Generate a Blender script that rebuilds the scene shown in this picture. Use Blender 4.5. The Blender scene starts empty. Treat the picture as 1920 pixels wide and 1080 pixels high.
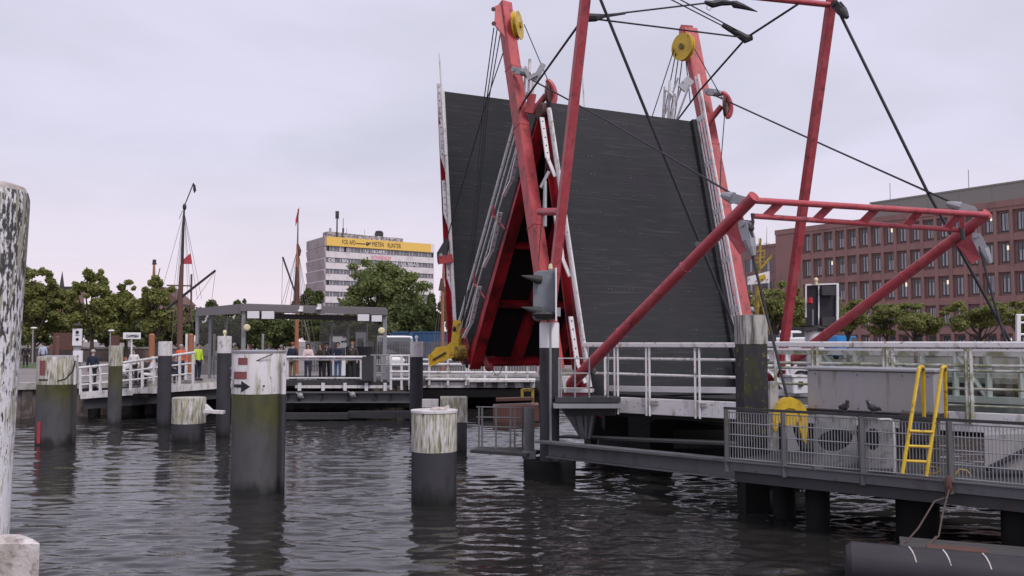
import bpy, bmesh, math, random
import numpy as np
from mathutils import Vector, Matrix

SC = bpy.context.scene
COL = SC.collection
R = math.radians
V = Vector

# ------------------------------------------------------------------ camera
FPX = 1700.0            # focal length in pixels of the 1920 px wide photograph
EYE = 3.46              # eye height above the water
PITCH = math.atan(100 / FPX)
cam = bpy.data.cameras.new('camera')
cam.sensor_width = 36.0
cam.lens = 36.0 * FPX / 1920.0
cam.clip_start = 0.1
cam.clip_end = 8000
camo = bpy.data.objects.new('camera', cam)
camo.location = (0, 0, EYE)
camo.rotation_euler = (math.pi / 2 + PITCH, 0, 0)
COL.objects.link(camo)
SC.camera = camo

# ------------------------------------------------------------------ sky and sun (overcast)
SUNDIR = V((0.45, -0.62, 0.95)).normalized()
W = bpy.data.worlds.new("World")
SC.world = W
W.use_nodes = True
nt = W.node_tree
nt.nodes.clear()
def N(t, typ, **kw):
    n = t.nodes.new(typ)
    for k, v in kw.items():
        setattr(n, k, v)
    return n
sky = N(nt, 'ShaderNodeTexSky')
sky.sky_type = 'NISHITA'
sky.sun_disc = False
sky.sun_elevation = math.asin(SUNDIR.z)
sky.sun_rotation = math.atan2(SUNDIR.x, SUNDIR.y)
bg = N(nt, 'ShaderNodeBackground')
bg.inputs['Strength'].default_value = 0.1
outw = N(nt, 'ShaderNodeOutputWorld')
tc = N(nt, 'ShaderNodeTexCoord')
sep = N(nt, 'ShaderNodeSeparateXYZ')
nt.links.new(tc.outputs['Generated'], sep.inputs[0])
# clouds lie on a high flat layer: project the view direction on it
zz = N(nt, 'ShaderNodeMath', operation='MAXIMUM'); zz.inputs[1].default_value = 0.0
nt.links.new(sep.outputs['Z'], zz.inputs[0])
za = N(nt, 'ShaderNodeMath', operation='ADD'); za.inputs[1].default_value = 0.16
nt.links.new(zz.outputs[0], za.inputs[0])
dv = N(nt, 'ShaderNodeVectorMath', operation='DIVIDE')
cmb = N(nt, 'ShaderNodeCombineXYZ')
for i in range(3):
    nt.links.new(za.outputs[0], cmb.inputs[i])
nt.links.new(tc.outputs['Generated'], dv.inputs[0])
nt.links.new(cmb.outputs[0], dv.inputs[1])
no = N(nt, 'ShaderNodeTexNoise')
no.inputs['Scale'].default_value = 1.15
no.inputs['Detail'].default_value = 5
no.inputs['Roughness'].default_value = 0.5
no.inputs['Distortion'].default_value = 0.35
nt.links.new(dv.outputs[0], no.inputs['Vector'])
cr = N(nt, 'ShaderNodeValToRGB')
cr.color_ramp.elements[0].position = 0.36
cr.color_ramp.elements[0].color = (0.525, 0.52, 0.622, 1)
cr.color_ramp.elements[1].position = 0.64
cr.color_ramp.elements[1].color = (0.625, 0.605, 0.735, 1)
nt.links.new(no.outputs['Fac'], cr.inputs[0])
# brighter, pinker veil near the horizon
hz = N(nt, 'ShaderNodeMapRange')
hz.inputs['From Min'].default_value = 0.0
hz.inputs['From Max'].default_value = 0.20
hz.inputs['To Min'].default_value = 1.0
hz.inputs['To Max'].default_value = 0.0
nt.links.new(sep.outputs['Z'], hz.inputs['Value'])
mxh = N(nt, 'ShaderNodeMix', data_type='RGBA')
nt.links.new(hz.outputs[0], mxh.inputs['Factor'])
nt.links.new(cr.outputs[0], mxh.inputs[6])
mxh.inputs[7].default_value = (0.765, 0.655, 0.73, 1)
sc10 = N(nt, 'ShaderNodeVectorMath', operation='SCALE')
sc10.inputs['Scale'].default_value = 10.0
nt.links.new(mxh.outputs[2], sc10.inputs[0])
mx = N(nt, 'ShaderNodeMix', data_type='RGBA')
mx.inputs['Factor'].default_value = 0.94
nt.links.new(sky.outputs[0], mx.inputs[6])
nt.links.new(sc10.outputs[0], mx.inputs[7])
nt.links.new(mx.outputs[2], bg.inputs['Color'])
nt.links.new(bg.outputs[0], outw.inputs['Surface'])

sl = bpy.data.lights.new('sun', 'SUN')
sl.energy = 1.5
sl.angle = R(18)
sl.color = (1.0, 0.95, 0.9)
so = bpy.data.objects.new('sun', sl)
so.rotation_euler = SUNDIR.to_track_quat('Z', 'Y').to_euler()
so.location = (20, -20, 60)
COL.objects.link(so)
SC.view_settings.view_transform = 'Standard'
SC.view_settings.look = 'None'
SC.view_settings.exposure = 0.30
SC.view_settings.gamma = 1.0
SC.cycles.max_bounces = 7
SC.cycles.transparent_max_bounces = 16

# ------------------------------------------------------------------ helpers
CP, SP = math.cos(PITCH), math.sin(PITCH)
def P(px, py, Y):
    """point at distance Y in front of the camera seen at photo pixel (px, py)"""
    xc, yc = px - 960.0, 540.0 - py
    f, u = FPX * CP - yc * SP, yc * CP + FPX * SP
    return V((xc * Y / f, Y, EYE + u * Y / f))
def GZ(px, py, z):
    xc, yc = px - 960.0, 540.0 - py
    f, u = FPX * CP - yc * SP, yc * CP + FPX * SP
    k = (z - EYE) / u
    return V((xc * k, f * k, z))
def XY(px, Y, z=0.0):
    return V(((px - 960.0) / 1703.0 * Y, Y, z))
def woff(o):
    s = V((0, 0, 0))
    while o is not None:
        s += o.location
        o = o.parent
    return s

class MB:
    def __init__(s):
        s.v, s.f, s.m, s.cur = [], [], [], 0
    def add(s, vs, fs):
        o = len(s.v)
        s.v += [V(v) for v in vs]
        s.f += [tuple(i + o for i in f) for f in fs]
        s.m += [s.cur] * len(fs)
        return s
    def hexa(s, a, b):      # two matching quads
        return s.add(list(a) + list(b), [(3, 2, 1, 0), (4, 5, 6, 7), (0, 1, 5, 4), (1, 2, 6, 5), (2, 3, 7, 6), (3, 0, 4, 7)])
    def box(s, c, sx, sy, sz, rz=0.0):
        c = V(c); m = Matrix.Rotation(rz, 3, 'Z')
        q = [m @ V((x * sx / 2, y * sy / 2, 0)) for x, y in ((-1, -1), (1, -1), (1, 1), (-1, 1))]
        return s.hexa([c + p - V((0, 0, sz / 2)) for p in q], [c + p + V((0, 0, sz / 2)) for p in q])
    def beam(s, p, q, w, h=None, up=(0, 0, 1), w2=None, h2=None):
        p, q = V(p), V(q); h = w if h is None else h
        w2 = w if w2 is None else w2; h2 = h if h2 is None else h2
        d = (q - p).normalized(); u = V(up)
        sd = d.cross(u)
        if sd.length < 1e-4: sd = d.cross(V((0, 1, 0)))
        sd.normalize(); u = sd.cross(d).normalized()
        A = [p + sd * x * w / 2 + u * y * h / 2 for x, y in ((-1, -1), (1, -1), (1, 1), (-1, 1))]
        B = [q + sd * x * w2 / 2 + u * y * h2 / 2 for x, y in ((-1, -1), (1, -1), (1, 1), (-1, 1))]
        return s.hexa(A, B)
    def path(s, pts, r, n=8, cap=True):
        pts = [V(p) for p in pts]; k = len(pts)
        rs = r if isinstance(r, (list, tuple)) else [r] * k
        d0 = (pts[1] - pts[0]).normalized()
        a = d0.cross(V((0, 0, 1)))
        if a.length < 1e-3: a = d0.cross(V((1, 0, 0)))
        a.normalize(); vs = []
        for i in range(k):
            if i == 0: d = pts[1] - pts[0]
            elif i == k - 1: d = pts[-1] - pts[-2]
            else: d = (pts[i + 1] - pts[i]).normalized() + (pts[i] - pts[i - 1]).normalized()
            d.normalize()
            a = (a - d * a.dot(d))
            if a.length < 1e-5: a = d.orthogonal()
            a.normalize(); b = d.cross(a)
            for j in range(n):
                t = 2 * math.pi * j / n
                vs.append(pts[i] + (a * math.cos(t) + b * math.sin(t)) * rs[i])
        fs = []
        for i in range(k - 1):
            for j in range(n):
                j2 = (j + 1) % n
                fs.append((i * n + j, i * n + j2, (i + 1) * n + j2, (i + 1) * n + j))
        if cap:
            fs.append(tuple(range(n - 1, -1, -1)))
            fs.append(tuple((k - 1) * n + j for j in range(n)))
        return s.add(vs, fs)
    def tube(s, p, q, r, r2=None, n=10):
        return s.path([p, q], [r, r if r2 is None else r2], n)
    def prism(s, poly, vec):
        poly = [V(p) for p in poly]; vec = V(vec); n = len(poly)
        return s.add(poly + [p + vec for p in poly], [tuple(range(n - 1, -1, -1)), tuple(range(n, 2 * n))] +
                     [(i, (i + 1) % n, n + (i + 1) % n, n + i) for i in range(n)])
    def lathe(s, c, prof, axis=(0, 0, 1), n=24):
        c = V(c); ax = V(axis).normalized(); a = ax.orthogonal().normalized(); b = ax.cross(a)
        k = len(prof); vs = []
        for r, z in prof:
            for j in range(n):
                t = 2 * math.pi * j / n
                vs.append(c + ax * z + (a * math.cos(t) + b * math.sin(t)) * max(r, 1e-4))
        fs = [(i * n + j, i * n + (j + 1) % n, (i + 1) * n + (j + 1) % n, (i + 1) * n + j) for i in range(k - 1) for j in range(n)]
        fs.append(tuple(range(n - 1, -1, -1))); fs.append(tuple((k - 1) * n + j for j in range(n)))
        return s.add(vs, fs)
    def ell(s, c, rx, ry, rz, n=12, m=8, rot=None):
        c = V(c); vs = []; rot = rot or Matrix.Identity(3)
        for i in range(m + 1):
            p = math.pi * i / m - math.pi / 2
            for j in range(n):
                t = 2 * math.pi * j / n
                cc = max(math.cos(p), 0.02)
                vs.append(c + rot @ V((rx * cc * math.cos(t), ry * cc * math.sin(t), rz * math.sin(p))))
        fs = [(i * n + j, i * n + (j + 1) % n, (i + 1) * n + (j + 1) % n, (i + 1) * n + j) for i in range(m) for j in range(n)]
        fs.append(tuple(range(n - 1, -1, -1))); fs.append(tuple(m * n + j for j in range(n)))
        return s.add(vs, fs)
    def mesh(s, name, mats, off=(0, 0, 0), smooth=False):
        me = bpy.data.meshes.new(name); off = V(off)
        me.from_pydata([tuple(v - off) for v in s.v], [], s.f)
        for m in (mats if isinstance(mats, (list, tuple)) else [mats]):
            me.materials.append(m)
        me.polygons.foreach_set('material_index', s.m)
        if smooth:
            me.polygons.foreach_set('use_smooth', [len(f) <= 4 for f in s.f])
            try: me.set_sharp_from_angle(angle=R(38))
            except Exception: pass
        me.update()
        return me
    def build(s, name, mats, parent=None, smooth=False, bevel=0.0):
        if parent is not None:
            off = woff(parent); loc = V((0, 0, 0))
        else:
            lo = V([min(v[i] for v in s.v) for i in range(3)]); hi = V([max(v[i] for v in s.v) for i in range(3)])
            off = V(((lo.x + hi.x) / 2, (lo.y + hi.y) / 2, lo.z)); loc = off
        o = bpy.data.objects.new(name, s.mesh(name, mats, off, smooth))
        COL.objects.link(o)
        if parent is not None: o.parent = parent
        o.location = loc
        if bevel:
            b = o.modifiers.new('bevel', 'BEVEL'); b.width = bevel; b.segments = 1; b.limit_method = 'ANGLE'; b.angle_limit = R(40)
        return o

def tag(o, label=None, cat=None, group=None, kind=None):
    if label: o['label'] = label
    if cat: o['category'] = cat
    if group: o['group'] = group
    if kind: o['kind'] = kind
    return o
def thing(name, label, cat, loc=(0, 0, 0), group=None):
    o = bpy.data.objects.new(name, None); COL.objects.link(o)
    o.location = loc; o.empty_display_size = 0.3
    return tag(o, label, cat, group)
def copy_tree(o, parent=None):
    c = o.copy(); COL.objects.link(c)
    if parent is not None: c.parent = parent
    for ch in list(o.children): copy_tree(ch, c)
    return c

# ------------------------------------------------------------------ materials
def srgb(r, g, b):
    f = lambda c: (c / 255 / 12.92) if c <= 10 else ((c / 255 + 0.055) / 1.055) ** 2.4
    return (f(r), f(g), f(b))
MATS = {}
def mat(name, col, rough=0.6, metal=0.0, var=0.18, scale=2.0, stretch=(1, 1, 1), dirt=None, dirt_amt=0.5, dirt_scale=3.0,
        dirt_stretch=(1, 1, 1), dirt2=None, dirt2_amt=0.6, dirt2_scale=12.0, dirt2_stretch=(1, 1, 1), bump=0.0, bump_scale=30.0, spec=0.5, edge=0.07, wet=None, zfade=None, strip=None):
    m = bpy.data.materials.new(name); m.use_nodes = True
    t = m.node_tree; b = t.nodes['Principled BSDF']
    b.inputs['Roughness'].default_value = rough; b.inputs['Metallic'].default_value = metal
    b.inputs['Specular IOR Level'].default_value = spec
    tcn = N(t, 'ShaderNodeTexCoord')
    def noise(sc, st, det=4.0):
        mp = N(t, 'ShaderNodeMapping'); mp.inputs['Scale'].default_value = st
        t.links.new(tcn.outputs['Object'], mp.inputs[0])
        n_ = N(t, 'ShaderNodeTexNoise'); n_.inputs['Scale'].default_value = sc; n_.inputs['Detail'].default_value = det
        n_.inputs['Roughness'].default_value = 0.6
        t.links.new(mp.outputs[0], n_.inputs['Vector'])
        return n_.outputs['Fac']
    def mixc(f, a, c):
        x = N(t, 'ShaderNodeMix', data_type='RGBA')
        t.links.new(f, x.inputs['Factor'])
        for s_, k in ((a, 6), (c, 7)):
            if isinstance(s_, tuple): x.inputs[k].default_value = (*s_, 1)
            else: t.links.new(s_, x.inputs[k])
        return x.outputs[2]
    def thresh(f, amt, e=edge):
        r = N(t, 'ShaderNodeMapRange')
        c = 0.72 - 0.44 * amt
        r.inputs['From Min'].default_value = c - e; r.inputs['From Max'].default_value = c + e
        t.links.new(f, r.inputs['Value']); return r.outputs[0]
    lo = tuple(max(0, c * (1 - var)) for c in col); hi = tuple(min(1, c * (1 + var)) for c in col)
    c = mixc(noise(scale, stretch), lo, hi)
    if dirt:
        nf = noise(dirt_scale, dirt_stretch, 6.0)
        if zfade:               # paint that peels more towards the top
            sz = N(t, 'ShaderNodeSeparateXYZ'); t.links.new(tcn.outputs['Object'], sz.inputs[0])
            zr_ = N(t, 'ShaderNodeMapRange'); zr_.inputs['From Min'].default_value = zfade[0]; zr_.inputs['From Max'].default_value = zfade[1]
            zr_.inputs['To Min'].default_value = zfade[2]; zr_.inputs['To Max'].default_value = zfade[3]
            t.links.new(sz.outputs['Z'], zr_.inputs['Value'])
            na = N(t, 'ShaderNodeMath', operation='ADD'); t.links.new(nf, na.inputs[0]); t.links.new(zr_.outputs[0], na.inputs[1]); nf = na.outputs[0]
        c = mixc(thresh(nf, dirt_amt), c, tuple(dirt))
    if dirt2: c = mixc(thresh(noise(dirt2_scale, dirt2_stretch, 3.0), dirt2_amt), c, tuple(dirt2))
    if strip:                   # a stained band down one side
        dp = N(t, 'ShaderNodeVectorMath', operation='DOT_PRODUCT'); dp.inputs[1].default_value = strip[0]
        t.links.new(tcn.outputs['Object'], dp.inputs[0])
        sa = N(t, 'ShaderNodeMath', operation='MULTIPLY_ADD'); sa.inputs[1].default_value = .12
        t.links.new(noise(7.0, (1, 1, .3)), sa.inputs[0]); t.links.new(dp.outputs['Value'], sa.inputs[2])
        sr = N(t, 'ShaderNodeMapRange'); sr.inputs['From Min'].default_value = strip[1]; sr.inputs['From Max'].default_value = strip[2]
        t.links.new(sa.outputs[0], sr.inputs['Value']); c = mixc(sr.outputs[0], c, mixc(noise(24.0, (1, 1, .25)), (.12, .11, .06), (.42, .38, .26)))
    if wet:                     # algae and damp on everything the tide wets
        gp = N(t, 'ShaderNodeNewGeometry'); sx = N(t, 'ShaderNodeSeparateXYZ'); t.links.new(gp.outputs['Position'], sx.inputs[0])
        wn = noise(3.0, (1, 1, .3)); wa = N(t, 'ShaderNodeMath', operation='MULTIPLY_ADD'); wa.inputs[1].default_value = -.9
        t.links.new(wn, wa.inputs[0]); t.links.new(sx.outputs['Z'], wa.inputs[2])
        wr_ = N(t, 'ShaderNodeMapRange'); wr_.inputs['From Min'].default_value = wet[0]; wr_.inputs['From Max'].default_value = wet[1]
        wr_.inputs['To Min'].default_value = 1; wr_.inputs['To Max'].default_value = 0
        t.links.new(wa.outputs[0], wr_.inputs['Value']); c = mixc(wr_.outputs[0], c, tuple(wet[2]))
    t.links.new(c, b.inputs['Base Color'])
    if bump:
        bp = N(t, 'ShaderNodeBump'); bp.inputs['Strength'].default_value = bump; bp.inputs['Distance'].default_value = 0.02
        t.links.new(noise(bump_scale, (1, 1, 1)), bp.inputs['Height']); t.links.new(bp.outputs[0], b.inputs['Normal'])
    MATS[name] = m
    return m
RED = mat('red_paint', (0.52, 0.076, 0.088), 0.5, var=0.16, scale=0.8, dirt=(0.42, 0.066, 0.072), dirt_amt=0.42, dirt_scale=1.6, dirt_stretch=(1.5, 1.5, .35), dirt2=(0.15, 0.05, 0.04), dirt2_amt=0.24, dirt2_scale=6.0, dirt2_stretch=(1, 1, .5), edge=.11, bump=.12, bump_scale=14)
REDT = mat('red_tube_paint', (0.46, 0.066, 0.084), 0.45, edge=.12, var=0.14, scale=1.2, dirt=(0.52, 0.12, 0.135), dirt_amt=0.3, dirt_scale=2.0, dirt2=(0.17, 0.045, 0.045), dirt2_amt=0.18, dirt2_scale=5)
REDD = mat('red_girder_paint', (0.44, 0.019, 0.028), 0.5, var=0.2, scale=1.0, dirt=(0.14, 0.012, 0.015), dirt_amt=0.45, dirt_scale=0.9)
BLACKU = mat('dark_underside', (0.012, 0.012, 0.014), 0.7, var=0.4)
WHITE = mat('white_paint', (0.74, 0.72, 0.74), 0.45, var=0.06, scale=2, dirt=(0.42, 0.39, 0.34), dirt_amt=0.25, dirt_scale=3.5, dirt_stretch=(1, 1, .5), dirt2=(0.16, 0.12, 0.08), dirt2_amt=0.1, dirt2_scale=9)
WHITEC = mat('white_clean', (0.8, 0.79, 0.81), 0.5, var=0.04)
WHITEALG = mat('white_algae_paint', (0.62, 0.61, 0.58), 0.5, var=0.1, scale=3, dirt=(0.27, 0.28, 0.17), dirt_amt=0.5, dirt_scale=3, dirt2=(0.12, 0.10, 0.06), dirt2_amt=0.12, dirt2_scale=8)
PILEW = mat('pile_white', (0.66, 0.63, 0.63), 0.65, var=0.08, scale=1.5, dirt=(0.34, 0.32, 0.20), dirt_amt=0.5, dirt_scale=8, dirt_stretch=(1.4, 1.4, .22), dirt2=(0.09, 0.085, 0.045), dirt2_amt=0.3, dirt2_scale=14, dirt2_stretch=(1.6, 1.6, .2), edge=0.12)
PILEW2 = mat('pile_white_clean', (0.70, 0.67, 0.69), 0.65, var=0.07, scale=1.5, dirt=(0.45, 0.42, 0.34), dirt_amt=0.32, dirt_scale=4, dirt_stretch=(1.4, 1.4, .2), dirt2=(0.10, 0.09, 0.06), dirt2_amt=0.1, dirt2_scale=10, dirt2_stretch=(1, 1, .3))
PILED = mat('pile_dark', (0.058, 0.056, 0.066), 0.6, spec=.25, wet=(-.40, -.05, (.016, .016, .016)), var=0.25, scale=1.6, stretch=(1, 1, .3), dirt=(0.022, 0.024, 0.02), dirt_amt=0.35, dirt_scale=1.6, dirt_stretch=(1, 1, .3))
PILEG = mat('pile_mossy', (0.085, 0.08, 0.088), 0.6, wet=(-.40, -.1, (.016, .017, .016)), zfade=(2.5, 3.5, -.17, .12), var=0.25, scale=1.6, stretch=(1, 1, .3), dirt=(0.078, 0.080, 0.020), dirt_amt=0.47, dirt_scale=0.9, dirt_stretch=(1, 1, .5), dirt2=(0.04, 0.042, 0.03), dirt2_amt=0.26, dirt2_scale=3, dirt2_stretch=(1, 1, .4), edge=0.14)
BIRCH = mat('flaking_white', (0.75, 0.74, 0.77), 0.6, var=0.06, scale=2, dirt=(0.06, 0.058, 0.055), dirt_amt=0.34, dirt_scale=24, dirt_stretch=(1.5, 1.5, .45), zfade=(0, 2.2, -.09, .115), dirt2=(0.38, 0.36, 0.28), dirt2_amt=0.34, dirt2_scale=15, dirt2_stretch=(1.3, 1.3, .15), strip=((.86, .5, 0), .315, .35), bump=.3, edge=0.04)
WOODW = mat('weathered_white_wood', (0.46, 0.44, 0.41), 0.8, var=0.3, scale=6, stretch=(1, 1, .12), dirt=(0.10, 0.095, 0.085), dirt_amt=0.5, dirt_scale=7, dirt_stretch=(1.5, 1.5, .12), dirt2=(0.5, 0.49, 0.46), dirt2_amt=0.35, dirt2_scale=6, dirt2_stretch=(1, 1, .15), bump=.4)
LICH = mat('lichen_pile', (0.045, 0.044, 0.05), 0.7, spec=.2, wet=(.75, 1.15, (.012, .012, .012)), var=0.3, scale=2, stretch=(1, 1, .2), dirt=(0.066, 0.070, 0.025), dirt_amt=0.22, dirt_scale=2.2, dirt_stretch=(1, 1, .5), dirt2=(0.22, 0.17, 0.03), dirt2_amt=0.16, dirt2_scale=7)
PLANK = mat('deck_plank', (0.041, 0.040, 0.046), 0.62, var=0.3, scale=0.45, edge=.13, spec=.15, dirt=(0.033, 0.037, 0.039), dirt_amt=0.45, dirt_scale=0.5, dirt2=(0.075, 0.073, 0.077), dirt2_amt=0.1, dirt2_scale=1.6, dirt2_stretch=(.45, .45, 10), bump=.15)
BOLT = mat('bolt_head', (0.24, 0.24, 0.25), 0.5)
STEEL = mat('galvanised_steel', (0.34, 0.34, 0.36), 0.5, 0.35, var=0.12, scale=3)
GREYP = mat('grey_paint', (0.125, 0.125, 0.135), 0.5, var=0.12, scale=1.4, dirt=(0.085, 0.085, 0.08), dirt_amt=0.3, dirt_scale=2, dirt_stretch=(1, 1, .4), dirt2=(0.09, 0.05, 0.03), dirt2_amt=0.08, dirt2_scale=7)
GREYBOX = mat('grey_housing', (0.34, 0.32, 0.335), 0.42, var=0.05, scale=.8, dirt=(0.31, 0.30, 0.28), dirt_amt=0.4, dirt_scale=1.2, dirt_stretch=(2, 2, .3), dirt2=(.17, .15, .13), dirt2_amt=.16, dirt2_scale=5, dirt2_stretch=(1.5, 1.5, .25), edge=.1)
SIGNAL = mat('signal_housing', (0.21, 0.23, 0.255), 0.45, var=0.1, scale=1.2, dirt=(0.11, 0.12, 0.13), dirt_amt=0.4, dirt_scale=1.4, edge=.15)
GREYD = mat('dark_grey_steel', (0.055, 0.055, 0.06), 0.6, spec=.3, var=0.2, scale=1.4, dirt=(0.045, 0.045, 0.045), dirt_amt=0.35, dirt_scale=2, dirt2=(0.09, 0.05, 0.035), dirt2_amt=0.1, dirt2_scale=5)
BLACK = mat('black_paint', (0.014, 0.013, 0.02), 0.5, var=0.2)
CABLE = mat('steel_rope', (0.022, 0.022, 0.03), 0.55, var=0.2, scale=9)
FADED = mat('faded_red', (0.25, 0.085, 0.08), .7, var=.15, scale=6)
WINCH = mat('winch_grey', (0.33, 0.33, 0.335), 0.55, 0.1, var=0.15, scale=2, dirt=(0.12, 0.11, 0.10), dirt_amt=0.35, dirt_scale=4)
YELLOW = mat('yellow_paint', (0.68, 0.45, 0.03), 0.42, var=0.1, scale=2, dirt=(0.42, 0.27, 0.03), dirt_amt=0.3, dirt_scale=3, dirt2=(0.09, 0.06, 0.02), dirt2_amt=0.1, dirt2_scale=9)
YELD = mat('dirty_yellow', (0.40, 0.27, 0.04), 0.5, var=0.2, scale=3, dirt=(0.13, 0.09, 0.03), dirt_amt=0.4, dirt_scale=4)
RUST = mat('rusty_brown', (0.11, 0.052, 0.042), 0.8, var=0.3, scale=5)
ROPE = mat('hemp_rope', (0.10, 0.072, 0.062), 0.9, var=0.2, scale=20)
CONC = mat('concrete', (0.40, 0.385, 0.375), 0.85, var=0.12, scale=2, dirt=(0.24, 0.22, 0.19), dirt_amt=0.4, dirt_scale=3, bump=.3)
CONCW = mat('white_concrete', (0.70, 0.65, 0.64), 0.8, var=0.08, scale=4, dirt=(0.42, 0.36, 0.33), dirt_amt=0.45, dirt_scale=5, dirt_stretch=(1, 1, .4), dirt2=(0.14, 0.11, 0.1), dirt2_amt=0.12, dirt2_scale=16, bump=.35, edge=.14)
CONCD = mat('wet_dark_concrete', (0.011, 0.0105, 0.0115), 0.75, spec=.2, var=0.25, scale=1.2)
SHEETP = mat('sheet_piling', (0.15, 0.12, 0.115), 0.8, var=0.25, scale=1.2, stretch=(1, 1, .3), dirt=(0.07, 0.055, 0.05), dirt_amt=0.45, dirt_scale=1.5)
BRICKR = mat('red_precast', (0.30, 0.170, 0.155), 0.85, var=0.13, scale=.6, dirt=(0.24, 0.135, 0.122), dirt_amt=0.35, dirt_scale=.4, dirt_stretch=(1, 1, .5))
BRICKD = mat('brown_brick', (0.26, 0.165, 0.155), 0.9, var=0.15, scale=.8)
ROOFG = mat('grey_roof_cladding', (0.25, 0.245, 0.225), 0.7, var=0.06, scale=.3)
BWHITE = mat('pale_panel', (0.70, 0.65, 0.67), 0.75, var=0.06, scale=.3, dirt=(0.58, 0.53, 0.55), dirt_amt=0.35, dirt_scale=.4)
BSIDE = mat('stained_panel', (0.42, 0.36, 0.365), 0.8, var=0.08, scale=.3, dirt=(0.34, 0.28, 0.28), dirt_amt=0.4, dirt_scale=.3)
BANNER = mat('yellow_banner', (0.80, 0.52, 0.12), 0.6, var=0.06, scale=.3)
WINDOW = mat('window_dark', (0.055, 0.06, 0.07), 0.12, var=0.4, scale=.7, spec=.8)
WINDOWG = mat('window_grey', (0.15, 0.15, 0.175), 0.2, var=0.45, scale=.6, spec=.7)
CURTAIN = mat('pale_curtain', (0.42, 0.42, 0.44), 0.7, var=0.35, scale=.5)
PAVE = mat('quay_paving', (0.23, 0.20, 0.195), 0.9, var=0.15, scale=.5, dirt=(0.17, 0.15, 0.145), dirt_amt=0.35, dirt_scale=.3)
LAWN = mat('lawn', (0.075, 0.115, 0.04), 0.95, var=0.25, scale=1.5)
WALLB = mat('terrace_wall', (0.21, 0.165, 0.155), 0.9, var=0.2, scale=.7, dirt=(0.14, 0.105, 0.1), dirt_amt=0.4, dirt_scale=.8)
MASTB = mat('brown_mast', (0.13, 0.06, 0.05), 0.6, var=0.2, scale=1.5)
MASTO = mat('orange_mast', (0.34, 0.13, 0.065), 0.5, var=0.18, scale=1.5)
HULL = mat('dark_hull', (0.03, 0.028, 0.03), 0.5, var=0.2)
RIG = mat('rigging_line', (0.16, 0.13, 0.12), 0.8, var=0.1)
FLAGR = mat('red_cloth', (0.5, 0.05, 0.07), 0.8, var=0.1)
FLAGD = mat('dark_cloth', (0.03, 0.03, 0.05), 0.8, var=0.1)
BLUE = mat('blue_paint', (0.032, 0.085, 0.18), 0.5, var=0.12, scale=1)
BLUEB = mat('bright_blue', (0.02, 0.22, 0.55), 0.5, var=0.15, scale=2)
SIGNW = mat('white_sign', (0.82, 0.80, 0.84), 0.35, var=0.02)
SIGNP = mat('pinkish_sign', (0.74, 0.68, 0.72), 0.4, var=0.03)
LAMPG = mat('lamp_globe', (0.75, 0.68, 0.42), 0.3, var=0.05)
REDL = mat('red_lamp_glass', (0.45, 0.02, 0.035), 0.3, var=0.1)
SHROOF = mat('shelter_roof', (0.19, 0.17, 0.18), 0.55, var=0.12, scale=.8)
SHPOST = mat('shelter_post', (0.30, 0.30, 0.32), 0.5, .2, var=0.1)
PLANKW = mat('pontoon_planks', (0.07, 0.066, 0.068), 0.8, var=0.25, scale=3, stretch=(.3, 3, 1))
PIPE = mat('float_pipe', (0.04, 0.037, 0.044), 0.5, spec=.3, var=0.2, scale=2, dirt=(0.045, 0.042, 0.046), dirt_amt=0.3, dirt_scale=2)
BARK = mat('bark', (0.055, 0.042, 0.034), 0.9, var=0.25, scale=3)
WREATH = mat('orange_plastic', (0.75, 0.14, 0.05), 0.5)
PINKT = mat('pink_paint', (0.72, 0.16, 0.24), 0.7)
BUNT = mat('graffiti_grey', (0.30, 0.28, 0.29), 0.8, var=0.5, scale=1.6, dirt=(0.10, 0.09, 0.10), dirt_amt=0.5, dirt_scale=1.3, dirt2=(0.55, 0.5, 0.5), dirt2_amt=0.4, dirt2_scale=1.8)

def glass(name, tint, gloss=0.12):
    m = bpy.data.materials.new(name); m.use_nodes = True
    t = m.node_tree; t.nodes.clear()
    o = N(t, 'ShaderNodeOutputMaterial'); mx_ = N(t, 'ShaderNodeMixShader')
    tr = N(t, 'ShaderNodeBsdfTransparent'); tr.inputs[0].default_value = (*tint, 1)
    gl = N(t, 'ShaderNodeBsdfGlossy'); gl.inputs['Roughness'].default_value = 0.06; gl.inputs[0].default_value = (.9, .93, .92, 1)
    fr = N(t, 'ShaderNodeFresnel'); fr.inputs[0].default_value = 1.5
    ad = N(t, 'ShaderNodeMath', operation='ADD'); ad.inputs[1].default_value = gloss - 0.04
    t.links.new(fr.outputs[0], ad.inputs[0]); t.links.new(ad.outputs[0], mx_.inputs[0])
    t.links.new(tr.outputs[0], mx_.inputs[1]); t.links.new(gl.outputs[0], mx_.inputs[2]); t.links.new(mx_.outputs[0], o.inputs[0])
    return m
GLASSG = glass('green_glass', (0.66, 0.71, 0.665), 0.06)
GLASSS = glass('smoky_glass', (0.66, 0.67, 0.66), 0.025)

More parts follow.
